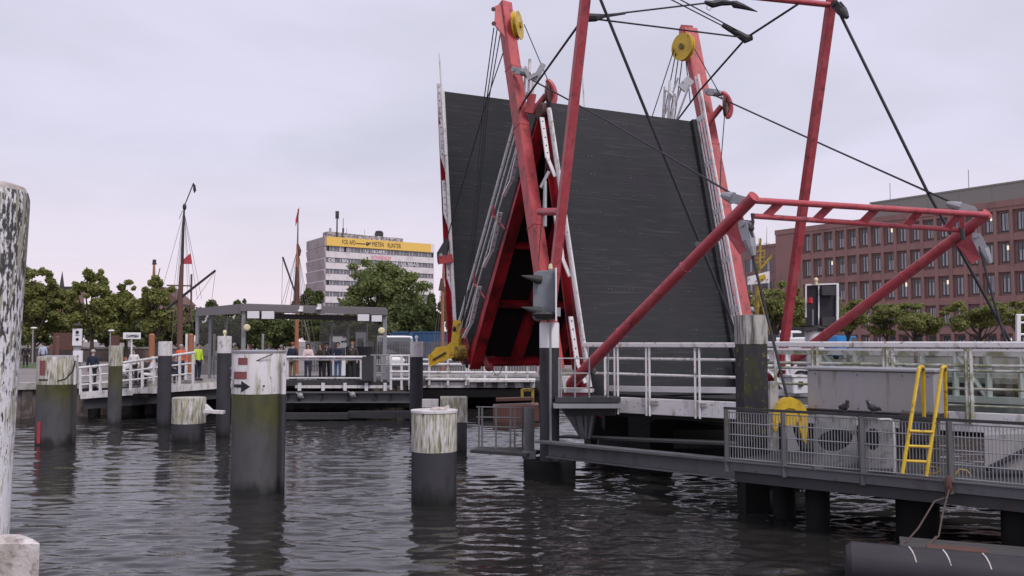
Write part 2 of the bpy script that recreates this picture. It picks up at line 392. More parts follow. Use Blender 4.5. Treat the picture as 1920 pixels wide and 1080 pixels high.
def leafmat(name, c1, c2):
    m = bpy.data.materials.new(name); m.use_nodes = True
    t = m.node_tree; b = t.nodes['Principled BSDF']
    b.inputs['Roughness'].default_value = 0.65; b.inputs['Specular IOR Level'].default_value = 0.25
    g = N(t, 'ShaderNodeNewGeometry'); tcn = N(t, 'ShaderNodeTexCoord')
    n_ = N(t, 'ShaderNodeTexNoise'); n_.inputs['Scale'].default_value = 0.6
    t.links.new(tcn.outputs['Object'], n_.inputs['Vector'])
    ad = N(t, 'ShaderNodeMath', operation='ADD'); t.links.new(g.outputs['Random Per Island'], ad.inputs[0]); t.links.new(n_.outputs['Fac'], ad.inputs[1])
    mr = N(t, 'ShaderNodeMapRange'); mr.inputs['From Min'].default_value = 0.3; mr.inputs['From Max'].default_value = 1.5
    t.links.new(ad.outputs[0], mr.inputs['Value'])
    x = N(t, 'ShaderNodeMix', data_type='RGBA'); t.links.new(mr.outputs[0], x.inputs['Factor'])
    x.inputs[6].default_value = (*c1, 1); x.inputs[7].default_value = (*c2, 1)
    t.links.new(x.outputs[2], b.inputs['Base Color'])
    tr = N(t, 'ShaderNodeBsdfTranslucent'); t.links.new(x.outputs[2], tr.inputs[0])
    ms = N(t, 'ShaderNodeMixShader'); ms.inputs[0].default_value = 0.42
    t.links.new(b.outputs[0], ms.inputs[1]); t.links.new(tr.outputs[0], ms.inputs[2])
    t.links.new(ms.outputs[0], t.nodes['Material Output'].inputs[0])
    return m
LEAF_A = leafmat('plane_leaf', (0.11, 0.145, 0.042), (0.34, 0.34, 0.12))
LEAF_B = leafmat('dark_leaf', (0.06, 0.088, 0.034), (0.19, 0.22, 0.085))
LEAF_C = leafmat('bright_leaf', (0.10, 0.14, 0.042), (0.26, 0.30, 0.115))
LEAF_D = leafmat('yellowing_leaf', (0.12, 0.155, 0.05), (0.32, 0.32, 0.115))

def text(name, s, origin, xd, up, size, m, parent, ext=0.01, width=None):
    cu = bpy.data.curves.new(name, 'FONT'); cu.body = s; cu.size = size; cu.extrude = ext; cu.align_x = 'LEFT'
    tmp = bpy.data.objects.new(name, cu); COL.objects.link(tmp)
    dg = bpy.context.evaluated_depsgraph_get(); dg.update()
    me = bpy.data.meshes.new_from_object(tmp.evaluated_get(dg))
    bpy.data.objects.remove(tmp); bpy.data.curves.remove(cu)
    xd = V(xd).normalized(); up = V(up).normalized(); nn = xd.cross(up)
    off = woff(parent); kx = 1.0
    if width:
        xs = [v.co.x for v in me.vertices]; kx = width / max(1e-6, max(xs) - min(xs))
    for v in me.vertices:
        v.co = V(origin) + xd * v.co.x * kx + up * v.co.y + nn * v.co.z - off
    me.name = name; me.materials.clear(); me.materials.append(m)
    o = bpy.data.objects.new(name, me); COL.objects.link(o); o.parent = parent
    return o
# ------------------------------------------------------------------ water
def make_water():
    rng = np.random.default_rng(5)
    xs = np.concatenate([[-2500, -600, -200, -90, -50], np.arange(-30, -13, 0.16), np.arange(-13, 13.2, 0.065), np.arange(13.3, 30, 0.16), [50, 90, 200, 600, 2500]])
    ys = [-60.0, -20.0, 0.0, 3.0]
    y = 6.0
    while y < 62: ys.append(y); y += 0.026 + 0.0026 * max(0, y - 6) ** 1.1
    ys += [70, 90, 160]
    ys = np.array(ys)
    X, Y = np.meshgrid(xs, ys)
    Z = np.zeros_like(X)
    for i in range(70):                     # short wavelets
        lam = 0.12 * (1.024 ** i)
        th = rng.normal(1.5, 0.5)
        k = 2 * math.pi / lam
        Z += 0.0031 * lam ** 0.9 * np.sin(k * (X * math.cos(th) + Y * math.sin(th)) + rng.uniform(0, 6.28))
    L = np.zeros_like(X)
    for i in range(36):                     # longer crested ripples
        lam = 0.36 * (1.038 ** i)
        th = rng.normal(1.54, 0.3)
        k = 2 * math.pi / lam
        L += 0.0046 * lam ** 0.9 * np.sin(k * (X * math.cos(th) + Y * math.sin(th)) + rng.uniform(0, 6.28))
    grp = 0.8 + 0.35 * np.sin(X * .9 + 2 * np.sin(Y * .5)) * np.sin(Y * 1.1 + 1.5 * np.sin(X * .4))
    Z = Z * grp + L
    # wind patches: rougher and calmer areas
    patch = 0.75 + 0.45 * np.sin(X * .21 + 1.3 * np.sin(Y * .13)) * np.sin(Y * .33 + .9 + .5 * np.sin(X * .17))
    fade = np.clip((34 - np.abs(X)) / 6, 0, 1) * np.clip((70 - Y) / 20, 0, 1) * np.clip((Y - 3) / 3, 0, 1)
    Z *= patch * fade
    ny, nx = X.shape
    vs = np.stack([X, Y, Z], -1).reshape(-1, 3)
    idx = np.arange(nx * ny).reshape(ny, nx)
    fs = np.stack([idx[:-1, :-1], idx[:-1, 1:], idx[1:, 1:], idx[1:, :-1]], -1).reshape(-1, 4)
    me = bpy.data.meshes.new('water')
    me.vertices.add(len(vs)); me.vertices.foreach_set('co', vs.ravel())
    me.loops.add(fs.size); me.loops.foreach_set('vertex_index', fs.ravel())
    me.polygons.add(len(fs)); me.polygons.foreach_set('loop_start', np.arange(0, fs.size, 4)); me.polygons.foreach_set('loop_total', np.full(len(fs), 4))
    me.polygons.foreach_set('use_smooth', np.ones(len(fs), bool))
    me.update(calc_edges=True)
    m = bpy.data.materials.new('harbour_water'); m.use_nodes = True
    t = m.node_tree; b = t.nodes['Principled BSDF']
    b.inputs['Base Color'].default_value = (0.022, 0.021, 0.020, 1)
    b.inputs['Roughness'].default_value = 0.04; b.inputs['IOR'].default_value = 1.33
    tcn = N(t, 'ShaderNodeTexCoord'); mp = N(t, 'ShaderNodeMapping'); mp.inputs['Scale'].default_value = (.7, 1.7, 1)
    t.links.new(tcn.outputs['Object'], mp.inputs[0])
    n_ = N(t, 'ShaderNodeTexNoise'); n_.inputs['Scale'].default_value = 6.5; n_.inputs['Detail'].default_value = 3
    t.links.new(mp.outputs[0], n_.inputs['Vector'])
    bp = N(t, 'ShaderNodeBump'); bp.inputs['Strength'].default_value = 0.16; bp.inputs['Distance'].default_value = 0.03
    t.links.new(n_.outputs['Fac'], bp.inputs['Height']); t.links.new(bp.outputs[0], b.inputs['Normal'])
    me.materials.append(m)
    o = bpy.data.objects.new('water', me); COL.objects.link(o)
    tag(o, 'dark rippled harbour water reflecting the piles and the grey sky', 'water', kind='structure')
make_water()

# ------------------------------------------------------------------ quay, ground
QL = [(-2500, 30), (-60, 38), (-24, 40.2), (-12, 46.5), (0, 52), (18, 53), (27, 45), (42, 38), (120, 30), (2500, 20)]
GZ0 = 1.5
mb = MB()
n = len(QL)
vs = [V((x, y, GZ0)) for x, y in QL] + [V((x * 2.2, 7000, GZ0)) for x, y in QL]
mb.add(vs, [(i, i + 1, n + i + 1, n + i) for i in range(n - 1)])
g = mb.build('ground', PAVE)
tag(g, 'grey brown paved harbour promenade and land behind the quay', 'ground', kind='structure')
mb = MB()
for i in range(n - 1):
    a, b = V((*QL[i], 0)), V((*QL[i + 1], 0)); d = (b - a).normalized(); nn = V((d.y, -d.x, 0))
    L = (b - a).length
    if L > 200:
        mb.hexa([a + V((0, 0, -2)), b + V((0, 0, -2)), b - nn + V((0, 0, -2)), a - nn + V((0, 0, -2))],
                [a + V((0, 0, 1.3)), b + V((0, 0, 1.3)), b - nn + V((0, 0, 1.3)), a - nn + V((0, 0, 1.3))])
        continue
    s_ = 0.0; k = 0
    while s_ < L:                                   # corrugated sheet piles
        e = min(s_ + .42, L); o_ = .16 if k % 2 else 0.0
        p, q = a + d * s_ + nn * o_, a + d * e + nn * o_
        mb.hexa([p + V((0, 0, -2)), q + V((0, 0, -2)), q - nn * .9 + V((0, 0, -2)), p - nn * .9 + V((0, 0, -2))],
                [p + V((0, 0, 1.28)), q + V((0, 0, 1.28)), q - nn * .9 + V((0, 0, 1.28)), p - nn * .9 + V((0, 0, 1.28))])
        s_ = e; k += 1
qw = mb.build('quay_wall', SHEETP)
tag(qw, 'long brown sheet pile quay wall along the far bank', 'wall')
mb = MB()
for i in range(n - 1):
    a, b = V((*QL[i], 1.44)), V((*QL[i + 1], 1.44))
    d = (b - a).normalized(); nn = V((d.y, -d.x, 0))
    mb.beam(a + nn * -.25 - d * .02, b + nn * -.25 - d * .02, 1.0, .30)
cp_ = mb.build('coping', CONC, qw)

# terrace wall and lawn
wl = thing('terrace_wall', 'long brown terrace wall with pale coping behind the promenade', 'wall', XY(190, 90, GZ0))
mb = MB(); mb.beam(XY(20, 90, 2.1), XY(338, 90, 2.1), .5, 1.25); mb.build('wall', WALLB, wl)
mb = MB(); mb.beam(XY(20, 90, 2.82), XY(338, 90, 2.82), .7, .17); mb.build('coping', CONC, wl)
mb = MB()
q = [XY(20, 66, 1.505), XY(125, 66, 1.505), XY(125, 82, 1.505), XY(20, 82, 1.505)]
mb.add(q, [(0, 1, 2, 3)]); tag(mb.build('lawn', LAWN), 'small strip of lawn on the promenade', 'lawn', kind='structure')

# ------------------------------------------------------------------ trees
def make_tree(seed, h, z0, rx, m, nleaf, leaf, lobes, flat=1.0, taper=0.0):
    """returns (trunk MB, crown mesh arrays) with its foot at the origin"""
    rng = np.random.default_rng(seed); rd = random.Random(seed)
    rz = (h - z0) / 2; cz = z0 + rz
    L = []
    for i in range(lobes):
        while True:
            p = rng.uniform(-1, 1, 3)
            if np.dot(p, p) < 1: break
        p = p / max(.3, np.linalg.norm(p)) * rng.uniform(.35, .95)
        rr = rng.uniform(.15, .29)
        if i % 3 == 0:                      # small outlying twigs make the outline ragged
            p = p / np.linalg.norm(p) * rng.uniform(.9, 1.08); p[2] = abs(p[2]) * .9 + .1; rr = rng.uniform(.09, .17)
        p[:2] *= 1 - taper * min(1, max(0, p[2] + .15))
        if p[2] > .2: rr *= 1 - .45 * taper
        L.append((p * (1 - .55 * rr) * np.array([rx, rx, rz]) + np.array([0, 0, cz]), rr * rx * rng.uniform(.8, 1.25), rr * max(rz, rx * .6) * rng.uniform(.75, 1.2) * flat))
    vs = np.zeros((nleaf, 4, 3)); wts = np.array([l[1] ** 1.8 for l in L]); wts /= wts.sum()
    ch = rng.choice(len(L), nleaf, p=wts)
    for i in range(nleaf):
        c, a, b = L[ch[i]]
        d = rng.normal(size=3); d /= np.linalg.norm(d)
        p = c + d * np.array([a, a, b]) * (rng.uniform(.2, 1.12) ** .6 if rng.uniform() < .9 else rng.uniform(1.0, 1.35))
        nrm = d * .6 + rng.normal(size=3) * .6 + np.array([0, 0, .45]); nrm /= np.linalg.norm(nrm)
        t1 = np.cross(nrm, rng.normal(size=3)); t1 /= np.linalg.norm(t1); t2 = np.cross(nrm, t1)
        s_ = leaf * rng.uniform(.6, 1.3)
        vs[i] = [p - t1 * s_ * .5, p + t2 * s_ * .42, p + t1 * s_ * .6, p - t2 * s_ * .42]
    tr = MB()
    tr.path([(0, 0, -.1), (.02 * h * .2, 0, z0 * .55), (0, .05, z0 * 1.02), (0, 0, cz + rz * .25)], [.032 * h, .024 * h, .02 * h, .006 * h], 8)
    for c, a, b in L[:9]:
        st = V((0, 0, rd.uniform(.75, 1.05) * z0 + .15 * rz)); e = V(c)
        mid = st.lerp(e, .5) + V((0, 0, -.06 * h * rd.random()))
        tr.path([st, mid, e], [.013 * h, .009 * h, .004 * h], 5)
    return tr, vs.reshape(-1, 3)
def crown_mesh(vs, m):
    k = len(vs) // 4
    me = bpy.data.meshes.new('crown'); fs = np.arange(k * 4)
    me.vertices.add(k * 4); me.vertices.foreach_set('co', vs.ravel())
    me.loops.add(k * 4); me.loops.foreach_set('vertex_index', fs)
    me.polygons.add(k); me.polygons.foreach_set('loop_start', np.arange(0, k * 4, 4)); me.polygons.foreach_set('loop_total', np.full(k, 4))
    me.update(calc_edges=True); me.materials.append(m)
    return me
def tree(name, px, top, bot, hw, Y, m, seed, label, group, nleaf=4500, leaf=None, lobes=26, flat=1.0):
    base = XY(px, Y, GZ0)
    h = P(px, top, Y).z - GZ0; z0 = max(.6, P(px, bot, Y).z - GZ0); rx = hw / 1700 * Y
    root = thing(name, label, 'tree', base, group)
    tr, vs = make_tree(seed, h, z0, rx, m, int(nleaf * 1.9), leaf or .0031 * Y, lobes, flat, .3 if group == GA else .15)
    t = bpy.data.objects.new('trunk', tr.mesh('trunk', BARK, smooth=True)); COL.objects.link(t); t.parent = root
    c = bpy.data.objects.new('crown', crown_mesh(vs, m)); COL.objects.link(c); c.parent = root
GA, GB, GC = 'plane trees along the promenade', 'trees beyond the harbour', 'young trees before the red building'
tree('plane_tree', 62, 494, 646, 52, 84, LEAF_A, 1, 'full plane tree just right of the big white pile', GA, 9750, lobes=34, flat=.7)
tree('plane_tree', 110, 540, 646, 52, 86, LEAF_A, 2, 'low plane tree under the thin church spire', GA, 6750, lobes=34, flat=.7)
tree('plane_tree', 172, 503, 646, 56, 84, LEAF_A, 3, 'clumpy pollarded plane tree above the white signal board', GA, 8250, lobes=34, flat=.7)
tree('plane_tree', 236, 524, 646, 50, 86, LEAF_A, 4, 'ragged plane tree above the small white name board', GA, 7500, lobes=34, flat=.7)
tree('plane_tree', 292, 514, 646, 52, 84, LEAF_A, 5, 'clumpy plane tree left of the tall dark ship mast', GA, 8250, lobes=34, flat=.7)
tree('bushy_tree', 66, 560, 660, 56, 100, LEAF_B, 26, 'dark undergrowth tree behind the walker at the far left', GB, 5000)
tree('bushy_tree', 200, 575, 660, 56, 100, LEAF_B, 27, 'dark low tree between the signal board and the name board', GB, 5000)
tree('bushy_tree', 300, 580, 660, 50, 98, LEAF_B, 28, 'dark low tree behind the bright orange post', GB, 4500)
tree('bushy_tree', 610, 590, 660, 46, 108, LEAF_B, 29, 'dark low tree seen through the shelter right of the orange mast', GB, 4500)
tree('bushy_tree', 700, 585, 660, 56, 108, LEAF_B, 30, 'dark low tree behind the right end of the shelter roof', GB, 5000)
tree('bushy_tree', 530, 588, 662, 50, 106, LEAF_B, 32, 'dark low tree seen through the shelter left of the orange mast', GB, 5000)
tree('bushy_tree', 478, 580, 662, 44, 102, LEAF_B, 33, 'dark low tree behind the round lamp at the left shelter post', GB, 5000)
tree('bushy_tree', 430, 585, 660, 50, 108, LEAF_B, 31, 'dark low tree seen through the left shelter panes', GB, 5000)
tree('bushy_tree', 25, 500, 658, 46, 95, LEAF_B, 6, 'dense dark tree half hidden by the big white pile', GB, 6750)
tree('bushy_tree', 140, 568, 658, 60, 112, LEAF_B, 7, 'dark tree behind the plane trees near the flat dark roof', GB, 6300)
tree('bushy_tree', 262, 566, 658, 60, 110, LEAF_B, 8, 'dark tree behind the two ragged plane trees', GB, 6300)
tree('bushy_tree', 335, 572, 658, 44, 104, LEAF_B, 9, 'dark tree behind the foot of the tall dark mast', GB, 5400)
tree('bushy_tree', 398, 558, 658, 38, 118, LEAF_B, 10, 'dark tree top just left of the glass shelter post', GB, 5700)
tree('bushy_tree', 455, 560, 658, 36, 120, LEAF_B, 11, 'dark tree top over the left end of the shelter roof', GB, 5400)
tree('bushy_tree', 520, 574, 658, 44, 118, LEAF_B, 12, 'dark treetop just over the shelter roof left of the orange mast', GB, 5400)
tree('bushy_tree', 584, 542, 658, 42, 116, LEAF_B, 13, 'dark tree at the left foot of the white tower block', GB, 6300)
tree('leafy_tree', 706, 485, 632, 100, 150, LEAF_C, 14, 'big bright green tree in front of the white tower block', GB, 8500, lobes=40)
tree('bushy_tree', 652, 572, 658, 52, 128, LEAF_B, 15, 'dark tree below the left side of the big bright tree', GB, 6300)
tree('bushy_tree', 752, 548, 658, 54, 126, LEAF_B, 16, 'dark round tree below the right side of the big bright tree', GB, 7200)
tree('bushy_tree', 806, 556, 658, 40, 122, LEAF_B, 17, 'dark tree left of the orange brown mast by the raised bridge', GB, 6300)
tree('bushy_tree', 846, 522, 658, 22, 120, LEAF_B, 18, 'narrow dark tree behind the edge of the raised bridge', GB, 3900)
tree('young_tree', 1452, 526, 634, 63, 70, LEAF_D, 19, 'largest young tree, standing behind the white topped wooden pile', GC, 7480, lobes=34, flat=.85, leaf=.18)
tree('young_tree', 1510, 568, 634, 41, 80, LEAF_D, 20, 'young tree behind the framed black signal board', GC, 4862, lobes=34, flat=.85, leaf=.18)
tree('young_tree', 1590, 556, 634, 47, 76, LEAF_D, 21, 'young tree right of the framed black signal board', GC, 5610, lobes=34, flat=.85, leaf=.18)
tree('young_tree', 1664, 568, 634, 52, 80, LEAF_D, 22, 'young flat topped tree right of the slanting red tube', GC, 5610, lobes=34, flat=.85, leaf=.18)
tree('young_tree', 1716, 566, 634, 58, 76, LEAF_D, 23, 'wide young tree before the middle of the red building', GC, 6358, lobes=34, flat=.85, leaf=.18)
tree('young_tree', 1838, 558, 634, 61, 72, LEAF_D, 24, 'young tree behind the right pair of steel ropes', GC, 6358, lobes=34, flat=.85, leaf=.18)
tree('young_tree', 1925, 556, 634, 41, 72, LEAF_D, 25, 'young tree cut by the right edge', GC, 4488, lobes=34, flat=.85, leaf=.18)

# ------------------------------------------------------------------ red office building
A0 = V((42.4, 130, 0)); DD = V((15.3, -24, 0)).normalized(); NN = V((-DD.y, DD.x, 0)) * -1
if NN.dot(-A0) < 0: NN = -NN
ob = thing('office_building', 'long red precast office building with deep window grid and grey top storey', 'building', A0 + DD * 12 + V((0, 0, GZ0)))
def F(s_, z, o=0.0): return A0 + DD * s_ + NN * o + V((0, 0, z))
BAY, FL = 1.9, 3.62
S0, S1 = -0.95, -0.95 + BAY * 22
ZT = 18.9
mb = MB()
mb.hexa([F(-5.6, GZ0 - .2, -.4), F(S1, GZ0 - .2, -.4), F(S1, GZ0 - .2, -16), F(-5.6, GZ0 - .2, -16)], [F(-5.6, 19.9, -.4), F(S1, 19.9, -.4), F(S1, 19.9, -16), F(-5.6, 19.9, -16)])
mb.build('wall', BRICKD, ob)
mb = MB()
for k in range(23):
    s_ = S0 + k * BAY
    mb.hexa([F(s_ - .2, GZ0, 0.05), F(s_ + .2, GZ0, 0.05), F(s_ + .2, GZ0, -.39), F(s_ - .2, GZ0, -.39)], [F(s_ - .2, ZT + .3, 0.05), F(s_ + .2, ZT + .3, 0.05), F(s_ + .2, ZT + .3, -.39), F(s_ - .2, ZT + .3, -.39)])
mb.build('pillar_grid', BRICKR, ob)
mb = MB()
for k in range(6):
    z = ZT + .35 - k * FL
    mb.hexa([F(S0 - .2, z - .42, 0), F(S1, z - .42, 0), F(S1, z - .42, -.38), F(S0 - .2, z - .42, -.38)], [F(S0 - .2, z + .42, 0), F(S1, z + .42, 0), F(S1, z + .42, -.38), F(S0 - .2, z + .42, -.38)])
mb.build('floor_band', BRICKR, ob)
mb = MB()
mb.hexa([F(-5.7, 19.25, .12), F(S1, 19.25, .12), F(S1, 19.25, -16.1), F(-5.7, 19.25, -16.1)], [F(-5.7, 20.0, .12), F(S1, 20.0, .12), F(S1, 20.0, -16.1), F(-5.7, 20.0, -16.1)])
mb.hexa([F(-5.65, GZ0, .02), F(S0 - .3, GZ0, .02), F(S0 - .3, GZ0, -.35), F(-5.65, GZ0, -.35)], [F(-5.65, 19.2, .02), F(S0 - .3, 19.2, .02), F(S0 - .3, 19.2, -.35), F(-5.65, 19.2, -.35)])
mb.build('parapet', BRICKR, ob)
mb = MB()
SG = 9.3
mb.hexa([F(SG, 20, -2), F(S1, 20, -2), F(S1, 20, -15), F(SG, 20, -15)], [F(SG, 22.25, -2), F(S1, 22.25, -2), F(S1, 22.25, -15), F(SG, 22.25, -15)])
mb.hexa([F(SG - .1, 22.25, -1.9), F(S1, 22.25, -1.9), F(S1, 22.25, -15), F(SG - .1, 22.25, -15)], [F(SG - .1, 22.45, -1.9), F(S1, 22.45, -1.9), F(S1, 22.45, -15), F(SG - .1, 22.45, -15)])
for s_ in np.arange(SG + 4.2, S1, 4.2):
    mb.hexa([F(s_, 20.05, -1.97), F(s_ + .07, 20.05, -1.97), F(s_ + .07, 20.05, -2.1), F(s_, 20.05, -2.1)], [F(s_, 22.2, -1.97), F(s_ + .07, 22.2, -1.97), F(s_ + .07, 22.2, -2.1), F(s_, 22.2, -2.1)])
tp = mb.build('top_storey', ROOFG, ob)
for s_ in (12, 23, 33):
    mb = MB(); mb.tube(F(s_, 22.3, -2.5), F(s_, 24.8, -2.5), .035, n=5); mb.build('lightning_rod', GREYD, tp)
# windows: frame part with pane and curtain sub-parts, copied over the grid
wf = wp = None
rdw = random.Random(3)
LITW = bpy.data.materials.new('lit_window'); LITW.use_nodes = True
LITW.node_tree.nodes['Principled BSDF'].inputs['Emission Color'].default_value = (1, .86, .6, 1)
LITW.node_tree.nodes['Principled BSDF'].inputs['Emission Strength'].default_value = 0.7
LITW.node_tree.nodes['Principled BSDF'].inputs['Base Color'].default_value = (.5, .45, .4, 1)
def rect(mb, s0, s1, z0, z1, o, dpt=.06):
    q = lambda z: [DD * s0 + NN * o + V((0, 0, z)), DD * s1 + NN * o + V((0, 0, z)), DD * s1 + NN * (o - dpt) + V((0, 0, z)), DD * s0 + NN * (o - dpt) + V((0, 0, z))]
    mb.hexa(q(z0), q(z1))
fm = MB()
for a, b in ((-.5, -.44), (.42, .48), (-.03, .03)): rect(fm, a, b, -1.05, 1.05, -.31)
rect(fm, -.5, .48, -1.12, -1.05, -.29, .1); rect(fm, -.5, .48, 1.05, 1.1, -.31)
fme = fm.mesh('window', GREYD)
pm = MB(); rect(pm, -.44, -.03, -1.05, 1.05, -.34, .03); rect(pm, .03, .42, -1.05, 1.05, -.34, .03); pme = pm.mesh('pane', WINDOW)
cms = []
for kk in range(4):
    c = MB(); zt = (1.0, 1.0, .6, .2)[kk]
    for (a, b) in ((-.36, -.2), (.08, .32)) if kk % 2 == 0 else ((-.3, -.1), (.05, .16), (.25, .38)):
        rect(c, a, b, -1.0, zt, -.32, .012)
    cms.append(c.mesh('curtain', CURTAIN))
l = MB(); rect(l, .1, .34, .3, .8, -.318, .012); lme = l.mesh('lit_blind', LITW)
for k in range(22):
    for fl in range(5):
        s_ = S0 + BAY * (k + .5) + .1; z = ZT - 1.42 - fl * FL
        o = bpy.data.objects.new('window', fme); COL.objects.link(o); o.parent = ob; o.location = F(s_, z) - ob.location
        p = bpy.data.objects.new('pane', pme); COL.objects.link(p); p.parent = o
        c = bpy.data.objects.new('curtain', cms[rdw.randrange(4)]); COL.objects.link(c); c.parent = o
        if rdw.random() < .17:
            c = bpy.data.objects.new('lit_blind', lme); COL.objects.link(c); c.parent = o
# lower wing to the left
lw = thing('brick_building', 'lower brown brick wing with square windows left of the red office building', 'building', A0 + DD * -12 + NN * -6 + V((0, 0, GZ0)))
mb = MB()
q = lambda z: [F(-22, z, -5), F(-5.7, z, -5), F(-5.7, z, -20), F(-22, z, -20)]
mb.hexa(q(GZ0 - .1), q(18.3)); mb.build('wall', BRICKD, lw)
mb = MB(); q = lambda z: [F(-22.1, z, -4.9), F(-5.75, z, -4.9), F(-5.75, z, -20), F(-22.1, z, -20)]
mb.hexa(q(18.3), q(18.75)); mb.build('parapet', BRICKR, lw)
for k in range(4):
    for fl in range(4):
        s_ = -8.2 - 3.6 * k; z = 15.6 - fl * 3.7
        m1 = MB(); q = lambda zz_, a=1.15, o_=-4.9: [F(s_ - a, zz_, o_), F(s_ + a, zz_, o_), F(s_ + a, zz_, -5.2), F(s_ - a, zz_, -5.2)]
        m1.hexa(q(z - 1.25), q(z - 1.05)); m1.hexa(q(z + 1.05), q(z + 1.25))
        for a in (-1.15, 0.97):
            m1.hexa([F(s_ + a, z - 1.05, -4.92), F(s_ + a + .18, z - 1.05, -4.92), F(s_ + a + .18, z - 1.05, -5.2), F(s_ + a, z - 1.05, -5.2)],
                    [F(s_ + a, z + 1.05, -4.92), F(s_ + a + .18, z + 1.05, -4.92), F(s_ + a + .18, z + 1.05, -5.2), F(s_ + a, z + 1.05, -5.2)])
        w = m1.build('window', BRICKR, lw)
        m2 = MB(); m2.hexa(q(z - 1.05, .97, -4.98), q(z + 1.05, .97, -4.98)); m2.build('pane', WINDOW, w)
        m2 = MB(); m2.hexa([F(s_ + .1, z - 1, -4.95), F(s_ + .5, z - 1, -4.95), F(s_ + .5, z - 1, -4.99), F(s_ + .1, z - 1, -4.99)], [F(s_ + .1, z + 1, -4.95), F(s_ + .5, z + 1, -4.95), F(s_ + .5, z + 1, -4.99), F(s_ + .1, z + 1, -4.99)]); m2.build('curtain', CURTAIN, w)
# grey flue tower seen over the wing
ft = thing('stair_tower', 'narrow grey tower rising over the brown brick wing', 'tower', XY(1388, 160, GZ0))
c = XY(1388, 160, 0); top = P(1388, 418, 160).z
mb = MB(); mb.box(c + V((0, 0, (GZ0 + top) / 2)), 3.6, 3.6, top - GZ0, .5); mb.build('tower', ROOFG, ft)
mb = MB(); mb.box(c + V((0, 0, top + .15)), 3.9, 3.9, .3, .5); mb.build('roof', GREYD, ft)
mb = MB()
for d_ in (-.9, .9): mb.box(c + V((0, 0, (GZ0 + top) / 2)) + Matrix.Rotation(.5, 3, 'Z') @ V((d_, -1.82, 0)), .25, .1, top - GZ0 - .4, .5)
mb.build('cladding_rib', GREYD, ft)
for px, y0, y1 in ((1421, 445, 460), (1437, 425, 458)):
    tb = P(px, y1 + 6, 128)
    mb = MB(); mb.tube(tb, P(px + 1, y0, 128), .05, .02, 5); mb.tube(tb - V((.4, 0, -.6)), tb + V((.4, 0, .6)), .03, n=4)
    tag(mb.build('roof_antenna', GREYD), 'short thin roof antenna on the brown wing' if px == 1421 else 'tall thin roof antenna on the brown wing', 'antenna')

# ------------------------------------------------------------------ white tower block with the yellow banner
TA = P(612, 443, 267); TB = P(814, 469, 289); TL_ = P(577, 452, 282)
zt = TA.z
dF = V((TB.x - TA.x, TB.y - TA.y, 0)); LF = dF.length; dF.normalize()
dS = V((TL_.x - TA.x, TL_.y - TA.y, 0)); LS = dS.length; dS.normalize()
nF = V((dF.y, -dF.x, 0)); nS = V((-dS.y, dS.x, 0))
if nF.y > 0: nF = -nF
if nS.y > 0: nS = -nS
tb = thing('tower_block', 'white tower block with yellow banner band, squatters letters and graffiti on its roof', 'building', V((TA.x + 15, TA.y + 8, GZ0)))
A_ = V((TA.x, TA.y, 0))
def T(f, z, o=0.0, s_=0.0): return A_ + dF * f + nF * o + dS * s_ + V((0, 0, z))
mb = MB()
q = lambda z: [T(0, z, -.35), T(LF, z, -.35), T(LF, z, -.35, LS), T(0, z, -.35, LS)]
mb.hexa(q(GZ0 - .2), q(zt - .6)); mb.build('core', BWHITE, tb)
FH = 3.36
for k in range(9):
    z1 = zt - 4.25 - k * FH
    if z1 < GZ0: break
    mb = MB(); mb.hexa([T(-.05, z1 - 1.95, .05), T(LF, z1 - 1.95, .05), T(LF, z1 - 1.95, -.34), T(-.05, z1 - 1.95, -.34)], [T(-.05, z1 - .15, .05), T(LF, z1 - .15, .05), T(LF, z1 - .15, -.34), T(-.05, z1 - .15, -.34)])
    for f in np.arange(4.2, LF - 1, 4.2):
        mb.hexa([T(f, z1 - 1.93, .06), T(f + .08, z1 - 1.93, .06), T(f + .08, z1 - 1.93, 0), T(f, z1 - 1.93, 0)], [T(f, z1 - .17, .06), T(f + .08, z1 - .17, .06), T(f + .08, z1 - .17, 0), T(f, z1 - .17, 0)])
    mb.build('balustrade_band', BWHITE, tb)
    # bulging stained side panels
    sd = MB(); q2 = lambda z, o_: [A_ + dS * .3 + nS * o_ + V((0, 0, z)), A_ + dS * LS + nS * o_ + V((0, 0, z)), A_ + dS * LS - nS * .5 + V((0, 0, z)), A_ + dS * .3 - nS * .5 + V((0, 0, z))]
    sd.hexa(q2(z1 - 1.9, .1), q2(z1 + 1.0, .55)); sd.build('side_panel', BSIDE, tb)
# window rows
wm = MB(); wm.box((0, 0, 0), 1, 1, 1)
def boxm(w, h, d, m, name):
    b_ = MB(); q3 = lambda z: [dF * 0 + V((0, 0, z)), dF * w + V((0, 0, z)), dF * w - nF * d + V((0, 0, z)), -nF * d + V((0, 0, z))]
    b_.hexa(q3(0), q3(h)); return b_.mesh(name, m)
WW = LF / 11
wms = [boxm(WW * .96, 1.52, .1, WINDOWG, 'window'), boxm(WW * .96, 1.52, .1, WINDOWG, 'window')]
mul = MB()
for f in (0.32, .64): 
    q3 = lambda z: [dF * WW * f + nF * .05 + V((0, 0, z)), dF * (WW * f + .12) + nF * .05 + V((0, 0, z)), dF * (WW * f + .12) - nF * .05 + V((0, 0, z)), dF * WW * f - nF * .05 + V((0, 0, z))]
    mul.hexa(q3(0.02), q3(1.5))
mulm = mul.mesh('mullion', BWHITE)
rt = random.Random(8)
dk = boxm(WW * .28, 1.46, .05, BLACK, 'open_sash')
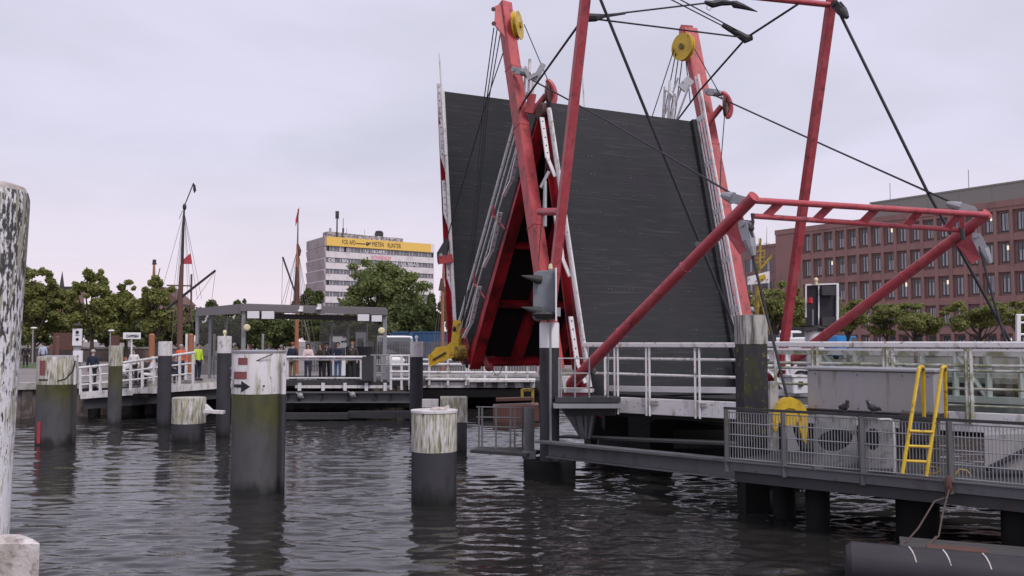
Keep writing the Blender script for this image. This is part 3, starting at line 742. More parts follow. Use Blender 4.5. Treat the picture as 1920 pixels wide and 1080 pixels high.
for k in range(8):
    for c in range(11):
        o = bpy.data.objects.new('window', wms[0]); COL.objects.link(o); o.parent = tb
        o.location = T(c * WW + .1, zt - 4.38 - k * FH + .12, -.24) - tb.location
        u = bpy.data.objects.new('mullion', mulm); COL.objects.link(u); u.parent = o
        if (k, c) in ((0, 0), (0, 1), (3, 9), (4, 9), (0, 10), (3, 0)) or rt.random() < .05:
            d_ = bpy.data.objects.new('open_sash', dk); COL.objects.link(d_); d_.parent = o; d_.location = dF * WW * (.08 if c == 0 else .66) + nF * .02
mb = MB(); q = lambda z: [T(0, z, .25), T(LF - 1.3, z, .25), T(LF - 1.3, z, -.5), T(0, z, -.5)]
mb.hexa(q(zt - 2.72), q(zt - .05)); bn = mb.build('banner', BANNER, tb)
mb = MB(); q = lambda z: [T(LF - 1.29, z, .2), T(LF + .05, z, .2), T(LF + .05, z, -.4), T(LF - 1.29, z, -.4)]
mb.hexa(q(zt - 2.72), q(zt - .05)); mb.build('fascia', SIGNP, tb)
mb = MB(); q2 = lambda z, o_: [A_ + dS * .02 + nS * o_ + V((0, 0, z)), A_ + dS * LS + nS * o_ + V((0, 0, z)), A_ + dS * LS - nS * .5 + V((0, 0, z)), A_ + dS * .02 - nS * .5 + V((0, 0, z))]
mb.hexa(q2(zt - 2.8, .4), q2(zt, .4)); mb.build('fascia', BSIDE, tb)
ZX = V((0, 0, 1))
text('banner_word', 'FCK AFD', T(4.9, zt - 2.0, .28), dF, ZX, 1.9, BLACK, bn, .02, 4.4)
text('banner_word', 'MIETEN', T(14.9, zt - 2.05, .28), dF, ZX, 2.0, BLACK, bn, .02, 4.0)
text('banner_word', 'RUNTER', T(20.2, zt - 2.1, .28), dF, ZX, 2.0, BLACK, bn, .02, 4.7)
mb = MB(); mb.beam(T(9.6, zt - 1.55, .28), T(12.6, zt - 1.55, .28), .05, .28, up=nF.cross(dF)); mb.build('banner_line', BLACK, bn)
mb = MB()
mb.path([T(12.9, zt - 1.1, .3), T(13.3, zt - 1.7, .3), T(13.8, zt - 1.1, .3), T(13.3, zt - .95, .3), T(12.9, zt - 1.5, .3), T(13.3, zt - 1.95, .3), T(14.4, zt - 1.0, .3)], [.1, .13, .13, .12, .13, .13, .22], 6)
mb.build('horn_emblem', BLACK, bn)
for s_, f, k, w_ in (('D', 4.3, 0, .9), ('D', 6.6, 0, .9), ('U', 12.8, 0, 1.0), ('NOAMO', 15.1, 0, 5.2), ('OB', .7, 1, 2.1), ('NN', 5.1, 1, 2.0), ('OFR', 21.5, 1, 2.9), ('ULTRAS', 25.3, 1, 6.0)):
    text('window_letters', s_, T(f, zt - 4.1 - k * FH, -.18), dF, ZX, 1.6, SIGNW, tb, .02, w_)
text('painted_words', 'WOHNRAUM', T(14.6, zt - 6.05, .09), dF, ZX, 1.75, PINKT, tb, .02, 6.9)
mb = MB()
for (f0, f1, h0, h1) in ((1.5, 8.5, 2.4, 2.2), (8.5, 15, 2.2, 2.0), (15, 20, 2.0, 2.3), (20, 27, 2.0, 2.0)):
    mb.hexa([T(f0, zt - .6, -2), T(f1, zt - .6, -2), T(f1, zt - .6, -6), T(f0, zt - .6, -6)], [T(f0 + .1, zt + h0 - .6, -2.1), T(f1, zt + h1 - .6, -2.1), T(f1, zt + h1 - .6, -6), T(f0 + .1, zt + h0 - .6, -6)])
pl = mb.build('plant_room', BUNT, tb)
mb = MB(); mb.box(T(19, zt + 2.2, -3), 2.4, 2.2, .9, .3); mb.ell(T(19, zt + 2.9, -3), 1.2, 1.1, .45); mb.build('roof_vent', GREYD, pl)
mb = MB(); mb.tube(T(4.1, zt - .5, -1.5), T(4.1, zt + 8, -1.5), .25, .2, 7)
for a in (-.35, .2, .5): mb.box(T(4.1 + a, zt + 6.9, -1.5 - abs(a) * .4), .28, .25, 2.3)
mb.build('antenna_mast', GREYD, tb)
mb = MB(); mb.tube(T(6.1, zt - .5, -1.5), T(6.1, zt + 6.0, -1.5), .12, .08, 6); mb.box(T(6.1, zt + 2.3, -1.5), .5, .4, 1.4); mb.build('antenna_mast', GREYD, tb)
mb = MB(); mb.tube(T(2.6, zt - .5, -3), T(2.6, zt + 2.9, -3), .35, n=8); mb.build('chimney', BSIDE, tb)
mb = MB(); mb.tube(T(8, zt, -3), T(8, zt + 3.2, -3), .06, n=5); mb.tube(T(14, zt, -3), T(14, zt + 3.2, -3), .05, n=5); mb.build('roof_rail', GREYD, tb)

# small far roofs over the plane trees
ch = thing('church_spire', 'thin dark church spire far behind the left trees', 'church', XY(113, 260, GZ0))
c = XY(113, 260, 0); zt2 = P(113, 512, 260).z
mb = MB(); mb.box(c + V((0, 0, zt2 / 2 - 3)), 2.6, 2.6, zt2 - 8); mb.build('tower', BRICKD, ch)
mb = MB(); mb.lathe(c + V((0, 0, zt2 - 7)), [(1.5, 0), (.7, 3), (.12, 7), (.02, 7.6)], n=8); mb.build('spire', GREYD, ch)
hb = thing('flat_roof_house', 'dark flat roofed house peeping out behind the left trees', 'house', XY(130, 200, GZ0))
c = XY(130, 200, 0); z1 = P(130, 543, 200).z
mb = MB(); mb.box(c + V((0, 0, z1 / 2)), 3.2, 6, z1); mb.build('wall', BRICKD, hb)
mb = MB(); mb.box(c + V((0, 0, z1 + .25)), 3.5, 6.3, .5); mb.build('roof', GREYD, hb)
hb = thing('gabled_house', 'dark gabled house roof behind the tall dark mast', 'house', XY(318, 180, GZ0))
c = XY(318, 180, 0); z1 = P(318, 572, 180).z
mb = MB(); mb.box(c + V((0, 0, z1 / 2)), 7, 8, z1); mb.build('wall', BRICKD, hb)
mb = MB(); mb.prism([c + V((-3.8, -4.2, z1)), c + V((3.8, -4.2, z1)), c + V((0, -4.2, z1 + 3.4))], (0, 8.4, 0)); mb.build('roof', MASTB, hb)
# ------------------------------------------------------------------ the folding bridge: three leaves
def lerp(a, b, t): return a.lerp(b, t)
fb = thing('folding_bridge', 'raised folding bridge of three dark plank leaves with red girders and white rails', 'bridge', V((2.1, 26, 2.0)))
WD = V((4.46, 2.2, 0)); wd = WD.normalized()
B1L = V((2.12, 24.0, 1.98)); T1L = P(1030, 192, 25.8)
B1R = V((6.58, 26.2, 1.98)); T1R = P(1301, 228, 28.0)
def leaf(BL, BR, TL, TR, face, np_, gird=.6, label=None, bolts=True, taper=.55):
    up = (TL - BL).normalized(); sd = (BR - BL).normalized()
    nrm = sd.cross(up).normalized()
    if nrm.dot(face) < 0: nrm = -nrm
    at = lambda u, v, o=0.0: lerp(lerp(BL, BR, u), lerp(TL, TR, u), v) + nrm * o
    mb = MB()
    for i in range(np_):
        v0, v1 = i / np_, (i + 1) / np_ - .00022
        dz = .0012 * ((i * 7) % 3)
        mb.hexa([at(0, v0, -.09), at(1, v0, -.09), at(1, v0, dz), at(0, v0, dz)], [at(0, v1, -.09), at(1, v1, -.09), at(1, v1, dz), at(0, v1, dz)])
    if bolts:
        mb.cur = 1; rd = random.Random(4)
        for i in range(np_):
            if i % 2: continue
            for u in (.07, .2, .34, .47, .60, .73, .86, .955):
                if rd.random() < .4: continue
                c = at(u + rd.uniform(-.004, .004), (i + .5) / np_, .012)
                for e in (0, .11):
                    if rd.random() < .75: mb.beam(c + sd * (e - .009) , c + sd * (e + .009), .018, .022, up=nrm)
    lf = mb.build('bridge_leaf', [PLANK, BOLT], fb)
    if label: lf['label'] = label
    g = MB()
    for u in (0.015, .985):
        g = MB()
        g.hexa([at(u - .012, 0.005, -.10), at(u + .012, 0.005, -.10), at(u + .012, 0.005, -gird), at(u - .012, 0.005, -gird)],
               [at(u - .012, .995, -.10), at(u + .012, .995, -.10), at(u + .012, .995, -gird * taper), at(u - .012, .995, -gird * taper)])
        f0 = [at(u - .04, 0.0, -gird), at(u + .04, 0.0, -gird), at(u + .04, 0.0, -gird - .04), at(u - .04, 0.0, -gird - .04)]
        f1 = [at(u - .04, 1.0, -gird * taper), at(u + .04, 1.0, -gird * taper), at(u + .04, 1.0, -gird * taper - .04), at(u - .04, 1.0, -gird * taper - .04)]
        g.hexa(f0, f1)
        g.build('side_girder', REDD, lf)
    for u in (.34, .66):
        g = MB()
        g.hexa([at(u - .028, 0.01, -.11), at(u + .028, 0.01, -.11), at(u + .028, 0.01, -gird * .8), at(u - .028, 0.01, -gird * .8)],
               [at(u - .028, .99, -.11), at(u + .028, .99, -.11), at(u + .028, .99, -gird * taper * .8), at(u - .028, .99, -gird * taper * .8)])
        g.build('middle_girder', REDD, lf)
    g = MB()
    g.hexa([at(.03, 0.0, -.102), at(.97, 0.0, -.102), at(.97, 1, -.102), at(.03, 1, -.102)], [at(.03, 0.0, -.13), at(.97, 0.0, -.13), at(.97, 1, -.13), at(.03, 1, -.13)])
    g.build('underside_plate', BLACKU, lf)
    for v in (.01, .26, .5, .74, .975):
        g = MB(); o_ = gird * (1 - v + v * taper)
        g.beam(at(.03, v, -.1 - o_ * .38), at(.97, v, -.1 - o_ * .38), .1, o_ * .7, up=nrm)
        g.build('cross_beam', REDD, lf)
    return lf, at, nrm, up, sd
L1, a1, n1, u1, s1 = leaf(B1L, B1R, T1L, T1R, V((0, -1, .2)), 30, .62, 'leaf facing the near bank, its dark plank deck upright')
B2L = P(874, 672, 30.3); B2R = B2L + WD
T2L = T1L + V((-.30, .52, .02)); T2R = T1R + V((-.30, .52, .02))
L2, a2, n2, u2, s2 = leaf(B2L, B2R, T2L, T2R, V((-.5, .86, .2)), 30, .62, 'middle leaf hanging back down, red girders showing', bolts=False, taper=.62)
B3L = P(857, 652, 31.0); T3L = P(832, 171, 31.0)
B3R = B3L + WD; T3R = T3L + WD
L3, a3, n3, u3, s3 = leaf(B3L, B3R, T3L, T3R, V((.2, -1, .1)), 32, .5, 'outer leaf standing up behind the others')

def bar(parent, pts, r, m, name='handrail', n=7):
    b = MB(); b.path(pts, r, n); return b.build(name, m, parent, smooth=True)
# kerbs along leaf 1
b = MB(); b.beam(a1(.985, 0, .07), a1(.985, 1, .07), .15, .14, up=n1); b.beam(a1(-.006, .0, .02), a1(-.006, 1.0, .02), .05, .22, up=n1)
b.build('edge_kerb', PLANK, L1)
# leaf 1 right handrail: four long rails standing off the deck, white
b = MB()
for o_, r in ((.10, .030), (.23, .028), (.36, .030), (.50, .042)):
    b.path([a1(1.012, 0.03, o_), a1(1.012, 1.16 if o_ > .3 else 1.0, o_)], r, 6)
for v in np.linspace(.1, 1.0, 6): b.beam(a1(1.012, v, 0), a1(1.012, v, .5), .04, .16, up=u1)
b.build('handrail', WHITE, L1)
# leaf 1 left: white edge rail with drilled bracket posts folded outwards
b = MB()
b.path([a1(-.02, 0.03, .10), a1(-.02, .97, .10)], .07, 8)
b.path([a1(-.035, 0.10, .28), a1(-.035, .95, .28)], .04, 6)
b.build('handrail', WHITE, L1, smooth=True)
def bracket(par, c, axis, side, ln=1.25, w=.13):
    b = MB()
    p, q = c - axis * ln * .5, c + axis * ln * .5
    k = p - axis * .55 - side * .16
    b.beam(p, q, w, .05, up=side.cross(axis)); b.beam(k, p, w * .75, .045, up=side.cross(axis))
    b.cur = 1
    nn = side.cross(axis).normalized()
    for t in (.12, .3, .5, .72, .9):
        for s_ in (-1, 1): b.ell(lerp(p, q, t) + nn * .028 * s_, .022, .022, .022, 6, 4)
    return b.build('rail_bracket', [WHITE, BLACK], par)
for v in (.18, .52, .86): bracket(L1, a1(-.075, v, .1), u1, -s1)
# seg 2 left rails: three thin rails and posts on the far facing side
b = MB()
for o_, r in ((.55, .028), (.85, .028), (1.12, .05)):
    b.path([a2(-.01, 0.02, o_), a2(-.01, 1.02, o_)], r, 6)
b.build('handrail', WHITE, L2, smooth=True)
for v in (.22, .52, .80): bracket(L2, a2(-.02, v, .22), (u2 * .97 + n2 * .1).normalized(), s2, 1.3, .14)
for v in (.27, .55):
    b = MB(); b.tube(a2(-.0, v, -.15), a2(-.02, v + .01, .75), .035, n=7); b.tube(a2(-.02, v + .01, .68), a2(-.03, v + .045, .78), .04, n=7); b.build('rail_stop', REDT, L2)
b = MB(); 
for o_ in (.4, .75, 1.1): b.path([a2(1.01, 0.02, o_), a2(1.01, 1.14, o_)], .035, 6)
b.build('handrail', WHITE, L2, smooth=True)
# seg 3 left: white rail running past the top
b = MB(); b.path([a3(-.012, .04, .06), a3(-.012, 1.0, .06)], .06, 8); b.path([a3(-.03, .74, .25), a3(-.035, 1.14, .2)], [.06, .03], 6)
b.build('handrail', WHITE, L3, smooth=True)
for v in (.33, .58, .80, .96): bracket(L3, a3(-.035, v, -.02), u3, -s3, 1.2, .11)
b = MB()
for o_ in (.3, .7, 1.05): b.path([a3(1.01, .04, o_), a3(1.01, 1.12, o_)], .03, 6)
b.build('handrail', WHITE, L3, smooth=True)
# white rail heads standing over the fold on both sides
for base, dx in ((a2(.0, 1.0, .3), 0), (a2(1.0, 1.0, .35), 1)):
    b = MB()
    for k, (o_, h) in enumerate(((0, .9), (.28, 1.25), (.6, .95))):
        p = base + n2 * o_
        b.beam(p - u2 * .3, p + V((-.02, 0, h)), .07, .06)
    b.beam(base + V((0, 0, .8)), base + n2 * .6 + V((0, 0, .85)), .09, .05)
    b.build('rail_head', WHITE, L2)
b = MB(); c = P(1287, 157, 28.6); b.beam(c + V((-.17, 0, -.17)), c + V((.15, .05, .17)), .07, .30, up=(.7, 0, -.7)); b.build('rail_plate', STEEL, L1)
# left fold head: small tilted plates
b = MB(); b.beam(P(1003, 150, 25.9), P(1019, 120, 25.9), .07, .16); b.beam(P(985, 128, 25.7), P(993, 150, 25.7), .10, .1); b.beam(P(993, 146, 25.8), P(1008, 138, 25.8), .08, .1); b.build('rail_plate', STEEL, L1)
# hinge at the fold: brown red hub
b = MB(); b.lathe(a1(-.02, .985, -.30), [(.16, -.12), (.24, -.1), (.24, .16), (.16, .2)], axis=s1, n=16); b.build('hinge_hub', RUST, L1)
# bottom hinge: red yoke and hanging arms
b = MB(); b.tube(B2L + V((-.12, -.12, -.05)), B2L + V((.9, .3, -.05)), .16, n=10); b.tube(B2R + V((-.6, -.3, 0)), B2R, .16, n=10)
b.tube(B2L + V((.05, -.05, .1)), B2L + V((-.1, -.1, 1.0)), .12, .08, 9); b.build('hinge_yoke', RED, L2, smooth=True)
b = MB(); b.beam(P(903, 660, 30.0), P(916, 690, 30.0), .22, .16, w2=.3); b.ell(P(917, 688, 30.0), .15, .12, .15); b.build('latch_arm', RED, L2)
b = MB(); b.beam(P(873, 672, 30.0), P(876, 690, 30.0), .12, .1, w2=.03); b.build('guide_pin', BLACK, L2)
b = MB(); b.path([P(918, 676, 30)] + [P(918 + 28 * t, 676 + 28 * math.sin(math.pi * t) + 0 * t, 30) for t in (.1, .25, .4, .55, .7, .85)] + [P(946, 676, 30)], .012, 5); b.build('hanging_hose', BLACK, L2)
# yellow catch frame at the bottom hinge
yf = MB()
pl = [P(807, 664, 30), P(818, 651, 30), P(838, 648, 30), P(846, 640, 30), P(850, 612, 30), P(857, 600, 30), P(862, 608, 30), P(855, 660, 30), P(848, 668, 30), P(808, 687, 30)]
yf.prism(pl, (.04, .10, 0)); yf.beam(P(807, 686, 29.9), P(851, 668, 29.9), .34, .05); yf.beam(P(805, 665, 29.9), P(807, 687, 29.9), .3, .05)
yf.beam(P(857, 601, 29.95), P(851, 664, 29.95), .26, .05, up=(0, 1, 0))
yo = yf.build('catch_frame', YELLOW, L3)
b = MB(); b.beam(P(812, 675, 29.97), P(836, 661, 29.97), .05, .06); b.build('catch_slot', BLACK, yo)
b = MB(); b.ell(P(852, 617, 29.93), .06, .05, .09); b.build('eye_hole', BLACK, yo)
b = MB(); b.lathe(P(860, 662, 30.1), [(.2, -.2), (.28, -.18), (.28, .18), (.2, .2)], axis=(1, .5, 0), n=16); b.tube(P(862, 625, 30.1), P(858, 660, 30.1), .12, n=8); b.build('catch_roller', YELD, yo)
# block and red bracket at the edge of leaf 3
b = MB(); b.beam(P(847, 484, 30.9), P(822, 488, 30.7), .2, .28); b.build('block_bracket', RED, L3)

# ------------------------------------------------------------------ pulley masts
def fork(par, c, d, ln=.5, m=STEEL, name='cable_socket'):
    d = V(d).normalized(); b = MB(); s_ = d.cross(V((0, 0, 1)))
    s_ = s_.normalized() if s_.length > .01 else V((1, 0, 0))
    for k in (-1, 1): b.beam(c + s_ * .07 * k, c + d * ln * .5 + s_ * .07 * k, .05, .2)
    b.lathe(c + d * ln * .5, [(.13, 0), (.10, ln * .25), (.05, ln * .5)], axis=d, n=10)
    b.tube(c - s_ * .13, c + s_ * .13, .07, n=10)
    return b.build(name, m, par)
def pulley(par, c, ax, r, mname='pulley', w=.16):
    b = MB(); ax = V(ax).normalized()
    b.lathe(c, [(r * .35, -w * .55), (r * .9, -w * .45), (r, -w * .5), (r, -w * .32), (r * .84, -w * .12), (r * .84, w * .12), (r, w * .32), (r, w * .5), (r * .9, w * .45), (r * .35, w * .55)], axis=ax, n=36)
    o = b.build(mname, YELLOW, par, smooth=True)
    h = MB(); h.lathe(c, [(r * .22, -w * .9), (r * .22, w * .9)], axis=ax, n=14); h.build('pulley_hub', YELD, o)
    return o
def pmast(label, base, top, w, h, back, px_r):
    root = thing('pulley_mast', label, 'mast', base)
    d = (top - base).normalized()
    b = MB(); b.beam(base, top, w * .92, h * .92, up=back, w2=w, h2=h); b.build('post', RED, root, bevel=.012)
    for t in (.36, .63, .8):
        b = MB(); c_ = base.lerp(top, t); b.beam(c_ - d * .012, c_ + d * .012, w + .012, h + .012, up=back); b.build('weld_seam', RED, root)
    b = MB()
    for t in np.linspace(.55, .97, 9):
        c_ = base.lerp(top, t) + V((.5, -.86, 0)) * (w * .49); b.beam(c_ + V((.05 * (-1) ** int(t * 50), 0, 0)), c_ + V((.05 * (-1) ** int(t * 50), -.03, .0)), .035, .05)
    b.build('rust_spot', RUST, root) if False else None
    return root, d
LB, LT = P(1044, 705, 24.1), P(945, 9, 28.0)
ml, dl = pmast('left red box mast with yellow pulley, beside the gap of the raised bridge', LB, LT, .40, .36, (-.85, -.5, 0), 0)
b = MB()
ax = (LT - LB).normalized(); outl = V((-1, -.15, -.1)).normalized()
hd = [LT + outl * .1, LT + outl * .36 - ax * .10, LT + outl * .40 - ax * .5, LT + outl * .46 - ax * .8, LT + outl * .34 - ax * 1.0, LT + outl * .12 - ax * 1.4]
b.prism([p + V((.05, -.16, 0)) for p in hd], V((.06, .34, 0))); b.build('head_plate', RED, ml, bevel=.01)
b = MB()
for k in (.25, .8): b.lathe(LT + outl * (.34 + .09 * k) - ax * k + V((0, -.2, 0)), [(.07, 0), (.07, .03)], axis=(0, -1, 0), n=8)
b.build('head_bolt', RUST, ml)
pulley(ml, P(970, 48, 27.6), (.95, -.29, .06), .44)
b = MB(); b.tube(P(952, 48, 27.8), P(975, 48, 27.6), .06, n=8); b.build('pulley_axle', STEEL, ml)
fork(ml, P(966, 132, 26.7), (.75, -.5, -.3), .55)
def horn(par, a, c, rr, tilt):
    b = MB(); b.tube(a, c, .10, .09, 10); b.build('guide_arm', REDT, par, smooth=True)
    h = MB(); pts = []
    for t in np.linspace(-.95, 1.0, 12):
        an = t * 1.45
        pts.append(c + V((math.cos(an) * rr * .62, -.12, math.sin(an) * rr)) + V((tilt * math.sin(an) * rr, 0, 0)))
    h.path(pts, [.05] + [.085] * 10 + [.05], 8); h.build('guide_horn', REDT, par, smooth=True)
    h = MB(); h.lathe(c + V((rr * .25, -.05, 0)), [(rr * .3, -.05), (rr * .86, -.04), (rr * .8, 0), (rr * .86, .04), (rr * .3, .05)], axis=(.93, -.36, 0), n=22); h.build('guide_sheave', MASTB, par, smooth=True)
horn(ml, P(998, 212, 26.5), P(1024, 178, 26.3), .40, -.1)
b = MB(); b.beam(P(992, 212, 26.4), P(998, 176, 26.4), .1, .25, w2=.06); b.build('arm_gusset', RED, ml)
RB, RT = P(1414, 705, 26.7), P(1292, 56, 30.5)
mr_, dr = pmast('right red box mast with yellow pulley, beside the upright dark deck', RB, RT, .30, .50, (-.96, -.28, 0), 0)
b = MB(); axr = (RT - RB).normalized(); b.prism([RT + V((-.32, -.25, .1)), RT + V((.12, -.1, .12)), RT + V((.12, -.1, -.2)), RT + V((-.30, -.25, -.25))], (0, .45, 0)); b.build('head_plate', RED, mr_, bevel=.01)
pulley(mr_, P(1281, 88, 29.9), (-.80, -.60, -.02), .46)
fork(mr_, P(1325, 172, 29.2), (.8, -.5, -.25), .6)
horn(mr_, P(1320, 240, 29.0), P(1353, 199, 28.8), .42, -.15)
b = MB(); b.beam(P(1322, 246, 29.0), P(1330, 212, 29.0), .1, .3, w2=.06); b.build('arm_gusset', RED, mr_)
# ------------------------------------------------------------------ portal frame of two leaning tubes
pf = thing('portal_frame', 'red portal of two slender posts leaning towards the viewer, joined by a top tube', 'frame', P(1019, 705, 23.8))
L2B, L2T = P(1019, 705, 23.8), P(1104, -62, 20.9)
R2B, R2T = P(1462, 705, 26.6), P(1562, -20, 22.6)
b = MB(); b.beam(L2B, L2T, .20, .22, up=(-.8, -.3, 0)); b.build('post', REDT, pf, bevel=.012)
b = MB(); b.beam(R2B, R2T, .20, .22, up=(-.8, -.3, 0)); b.build('post', REDT, pf, bevel=.012)
b = MB(); b.tube(P(1104, -38, 20.95), P(1555, 9, 22.55), .075, n=12); b.build('top_tube', REDT, pf, smooth=True)
fork(pf, P(1568, 8, 22.4), (.3, -.5, -.8), .55, GREYD)
b = MB(); b.tube(P(1012, 397, 24.6), P(1048, 397, 22.9), .10, n=12); b.build('spacer_tube', REDT, pf, smooth=True)
b = MB(); b.tube(P(1022, 340, 24.8), P(1022, 425, 24.5), .05, n=8); b.tube(P(1014, 352, 24.8), P(1029, 322, 24.9), .05, n=8); b.build('damper', STEEL, pf, smooth=True)
# ------------------------------------------------------------------ derrick frame with ladder boom
df = thing('derrick_frame', 'red tubular derrick of two slanting arms joined by a ladder boom', 'frame', P(1070, 720, 23.4))
DLB, DLT = P(1068, 722, 23.3), P(1413, 370, 18.2)
DRB, DRT = P(1437, 712, 26.4), P(1850, 402, 20.5)
for p, q, nm in ((DLB, DLT, 'arm'), (DRB, DRT, 'arm')):
    b = MB(); b.path([p, q], [.14, .12], 20); b.build(nm, REDT, df, smooth=True)
for p, q in ((DLB, DLT), (DRB, DRT)):
    for t in (.33, .68):
        b = MB(); b.lathe(p.lerp(q, t), [(.145, -.012), (.147, 0), (.145, .012)], axis=q - p, n=20); b.build('weld_collar', REDT, df, smooth=True)
for q in (DLT, DRT):
    b = MB(); b.lathe(q, [(.125, -.03), (.13, 0), (.13, .03), (.03, .035)], axis=(q - (DLB if q is DLT else DRB)), n=20); b.build('end_cap', RED, df)
bt0, bt1 = P(1416, 376, 18.25), P(1852, 403, 20.45)
bl0, bl1 = P(1412, 405, 18.4), P(1806, 432, 20.6)
b = MB(); b.tube(bt0, bt1, .068, n=12); b.build('upper_chord', REDT, df, smooth=True)
b = MB(); b.tube(bl0, bl1, .058, n=12); b.build('lower_chord', REDT, df, smooth=True)
for x0, x1 in ((1433, 1459), (1520, 1547), (1604, 1632), (1688, 1715), (1770, 1796)):
    b = MB(); t0 = (x0 - 1412) / 394; t1 = (x1 - 1416) / 436
    b.beam(bl0.lerp(bl1, t0), bt0.lerp(bt1, t1), .17, .03, up=(0.2, -1, 0)); b.build('diagonal_strut', REDT, df)
b = MB(); b.beam(P(1803, 405, 20.42), P(1803, 436, 20.5), .1, .06); b.build('diagonal_strut', REDT, df)
for q, base in ((DLT, DLB), (DRT, DRB)):
    b = MB(); d = (base - q).normalized()
    p0 = q + d * .35; b.prism([p0 + V((0, -.03, -.15)), p0 + d * .55 + V((0, -.03, -.15)), p0 + d * .15 + V((0.03, -.03, -.85)), p0 + V((.1, -.03, -.8))], (0, .06, 0)); b.build('gusset', REDT, df)
fork(df, P(1396, 378, 18.5), (-.7, .6, .35), .55)
fork(df, P(1396, 420, 18.45), (.18, -.2, -.9), .7)
fork(df, P(1826, 396, 20.6), (-.8, .4, .35), .6)
fork(df, P(1830, 442, 20.5), (.3, -.2, -.9), .7)
b = MB(); b.path([P(1410, 400, 18.3), P(1412, 418, 18.3), P(1407, 440, 18.3)], .03, 6); b.ell(P(1409, 428, 18.3), .06, .06, .07); b.build('shackle', GREYD, df)
b = MB(); b.path([P(1803, 428, 20.3), P(1806, 450, 20.3)], .05, 6); b.build('shackle', GREYD, df)
for x, y in ((1312, 463),):
    c = P(x, y, 19.9); b = MB(); b.lathe(c, [(.142, -.02), (.142, .02)], axis=(DLT - DLB), n=20); b.build('clamp_ring', GREYD, df)
b = MB(); b.lathe(P(1108, 692, 22.75), [(.15, -.02), (.15, .02)], axis=(DLT - DLB), n=20); b.build('clamp_ring', GREYD, df)
b = MB(); b.prism([P(1053, 706, 23.2), P(1066, 706, 23.2), P(1072, 728, 23.2), P(1110, 731, 23.2), P(1110, 736, 23.2), P(1058, 736, 23.2)], (.1, .5, 0)); b.build('foot_bearing', PILEW2, df)
b = MB(); b.prism([P(1052, 736, 23.3), P(1108, 736, 23.3), P(1085, 750, 23.3), P(1055, 752, 23.3)], (.1, .5, 0)); b.build('foot_plate', REDT, df)
b = MB(); b.prism([P(1042, 688, 23.9), P(1072, 694, 23.9), P(1076, 745, 23.9), P(1040, 745, 23.9)], (.1, .3, 0)); b.build('foot_plate', CONC, df)

# ------------------------------------------------------------------ steel ropes
def cable(pts, r, label, group='steel ropes of the folding bridge'):
    b = MB(); b.path(pts, r, 6); return tag(b.build('steel_rope', CABLE), label, 'rope', group)
cable([P(1104, -55, 20.8), P(1215, 219, 21.5), P(1360, 572, 22.3), P(1402, 690, 22.6)], .036, 'thick dark rope crossing the upright dark deck from top left to lower right')
cable([P(1572, 20, 22.3), P(1740, 362, 21.8), P(1800, 470, 21.7), P(1898, 648, 21.5)], .038, 'thickest rope sloping down from the head of the right portal post')
cable([P(972, 136, 26.8), P(1150, 233, 23.6), P(1387, 372, 18.7)], .024, 'thin rope from left pulley mast to left derrick tip')
cable([P(1338, 178, 29.0), P(1560, 279, 25.0), P(1808, 390, 20.8)], .026, 'thin rope from right pulley mast to right derrick tip')
cable([P(1088, 42, 21.4), P(985, 186, 25.5), P(975, 204, 26.6)], .032, 'short dark rope slanting left behind the left pulley mast')
NA = P(1399, 71, 24.0)
cable([P(1545, -24, 22.7), NA], .030, 'short rope from overhead node to the head of right portal post')
cable([NA, P(1310, 172, 27.0), P(1268, 228, 29.5)], .030, 'short rope from overhead node down behind the right pulley mast')
cable([P(1110, 35, 21.5), NA], .022, 'overhead rope running level to the right end node')
cable([P(1110, 33, 21.5), P(1170, 24, 22.2), P(1322, 6, 23.6)], .024, 'overhead rope rising to the dark spindle')
cable([NA, P(1252, -4, 22.6), P(1225, -20, 22.4)], .016, 'lower of the twin thin rods beside the overhead node')
cable([P(1392, 62, 24.0), P(1262, -8, 22.6), P(1235, -22, 22.4)], .016, 'upper of the twin thin rods beside the overhead node')
sp = thing('cable_spindle', 'dark pointed spindle fitting hanging at the top edge of the picture', 'fitting', P(1345, 6, 23.7))
b = MB(); b.path([P(1322, 4, 23.6), P(1336, 8, 23.7), P(1352, 4, 23.7), P(1370, 6, 23.8)], [.05, .10, .10, .06], 8); b.build('body', CABLE, sp, smooth=True)
b = MB(); b.path([P(1370, 4, 23.8), P(1378, 8, 23.8), P(1392, 12, 23.8), P(1420, 22, 23.9)], [.04, .11, .08, .012], 8); b.build('cone', CABLE, sp, smooth=True)
b = MB(); b.path([P(1326, 10, 23.6), P(1325, 16, 23.6), P(1331, 20, 23.6), P(1334, 14, 23.6)], .012, 5); b.build('ring', STEEL, sp)
nd = thing('cable_node', 'dark clevis node where four overhead ropes meet', 'fitting', NA)
b = MB(); b.path([P(1410, 70, 24), P(1398, 73, 24), P(1385, 64, 24), P(1355, 47, 23.8)], [.08, .13, .1, .06], 8); b.build('body', GREYD, nd, smooth=True)
nd = thing('cable_clevis', 'dark clevis fitting on the left portal post', 'fitting', P(1110, 34, 21.4))
b = MB(); b.path([P(1102, 33, 21.4), P(1116, 33, 21.4), P(1132, 30, 21.6), P(1172, 25, 22.0)], [.11, .10, .05, .03], 8); b.build('body', GREYD, nd, smooth=True)
HG = 'hoist ropes below the pulley mast heads'
cable([P(948, 85, 28.2), P(914, 184, 29.2), P(840, 440, 30.8), P(833, 460, 30.9)], .02, 'hoist rope from left pulley mast down to the grey block', HG)
for k, (x0, x1, x2) in enumerate(((926, 908, 866), (932, 913, 870), (939, 917, 874))):
    cable([P(x0, 52 + 3 * k, 28.0), P(x1, 184, 29.4), P(x2, 632, 30.4)], .018, ('leftmost', 'middle', 'rightmost')[k] + ' of the three parallel hoist ropes under the left mast head', HG)
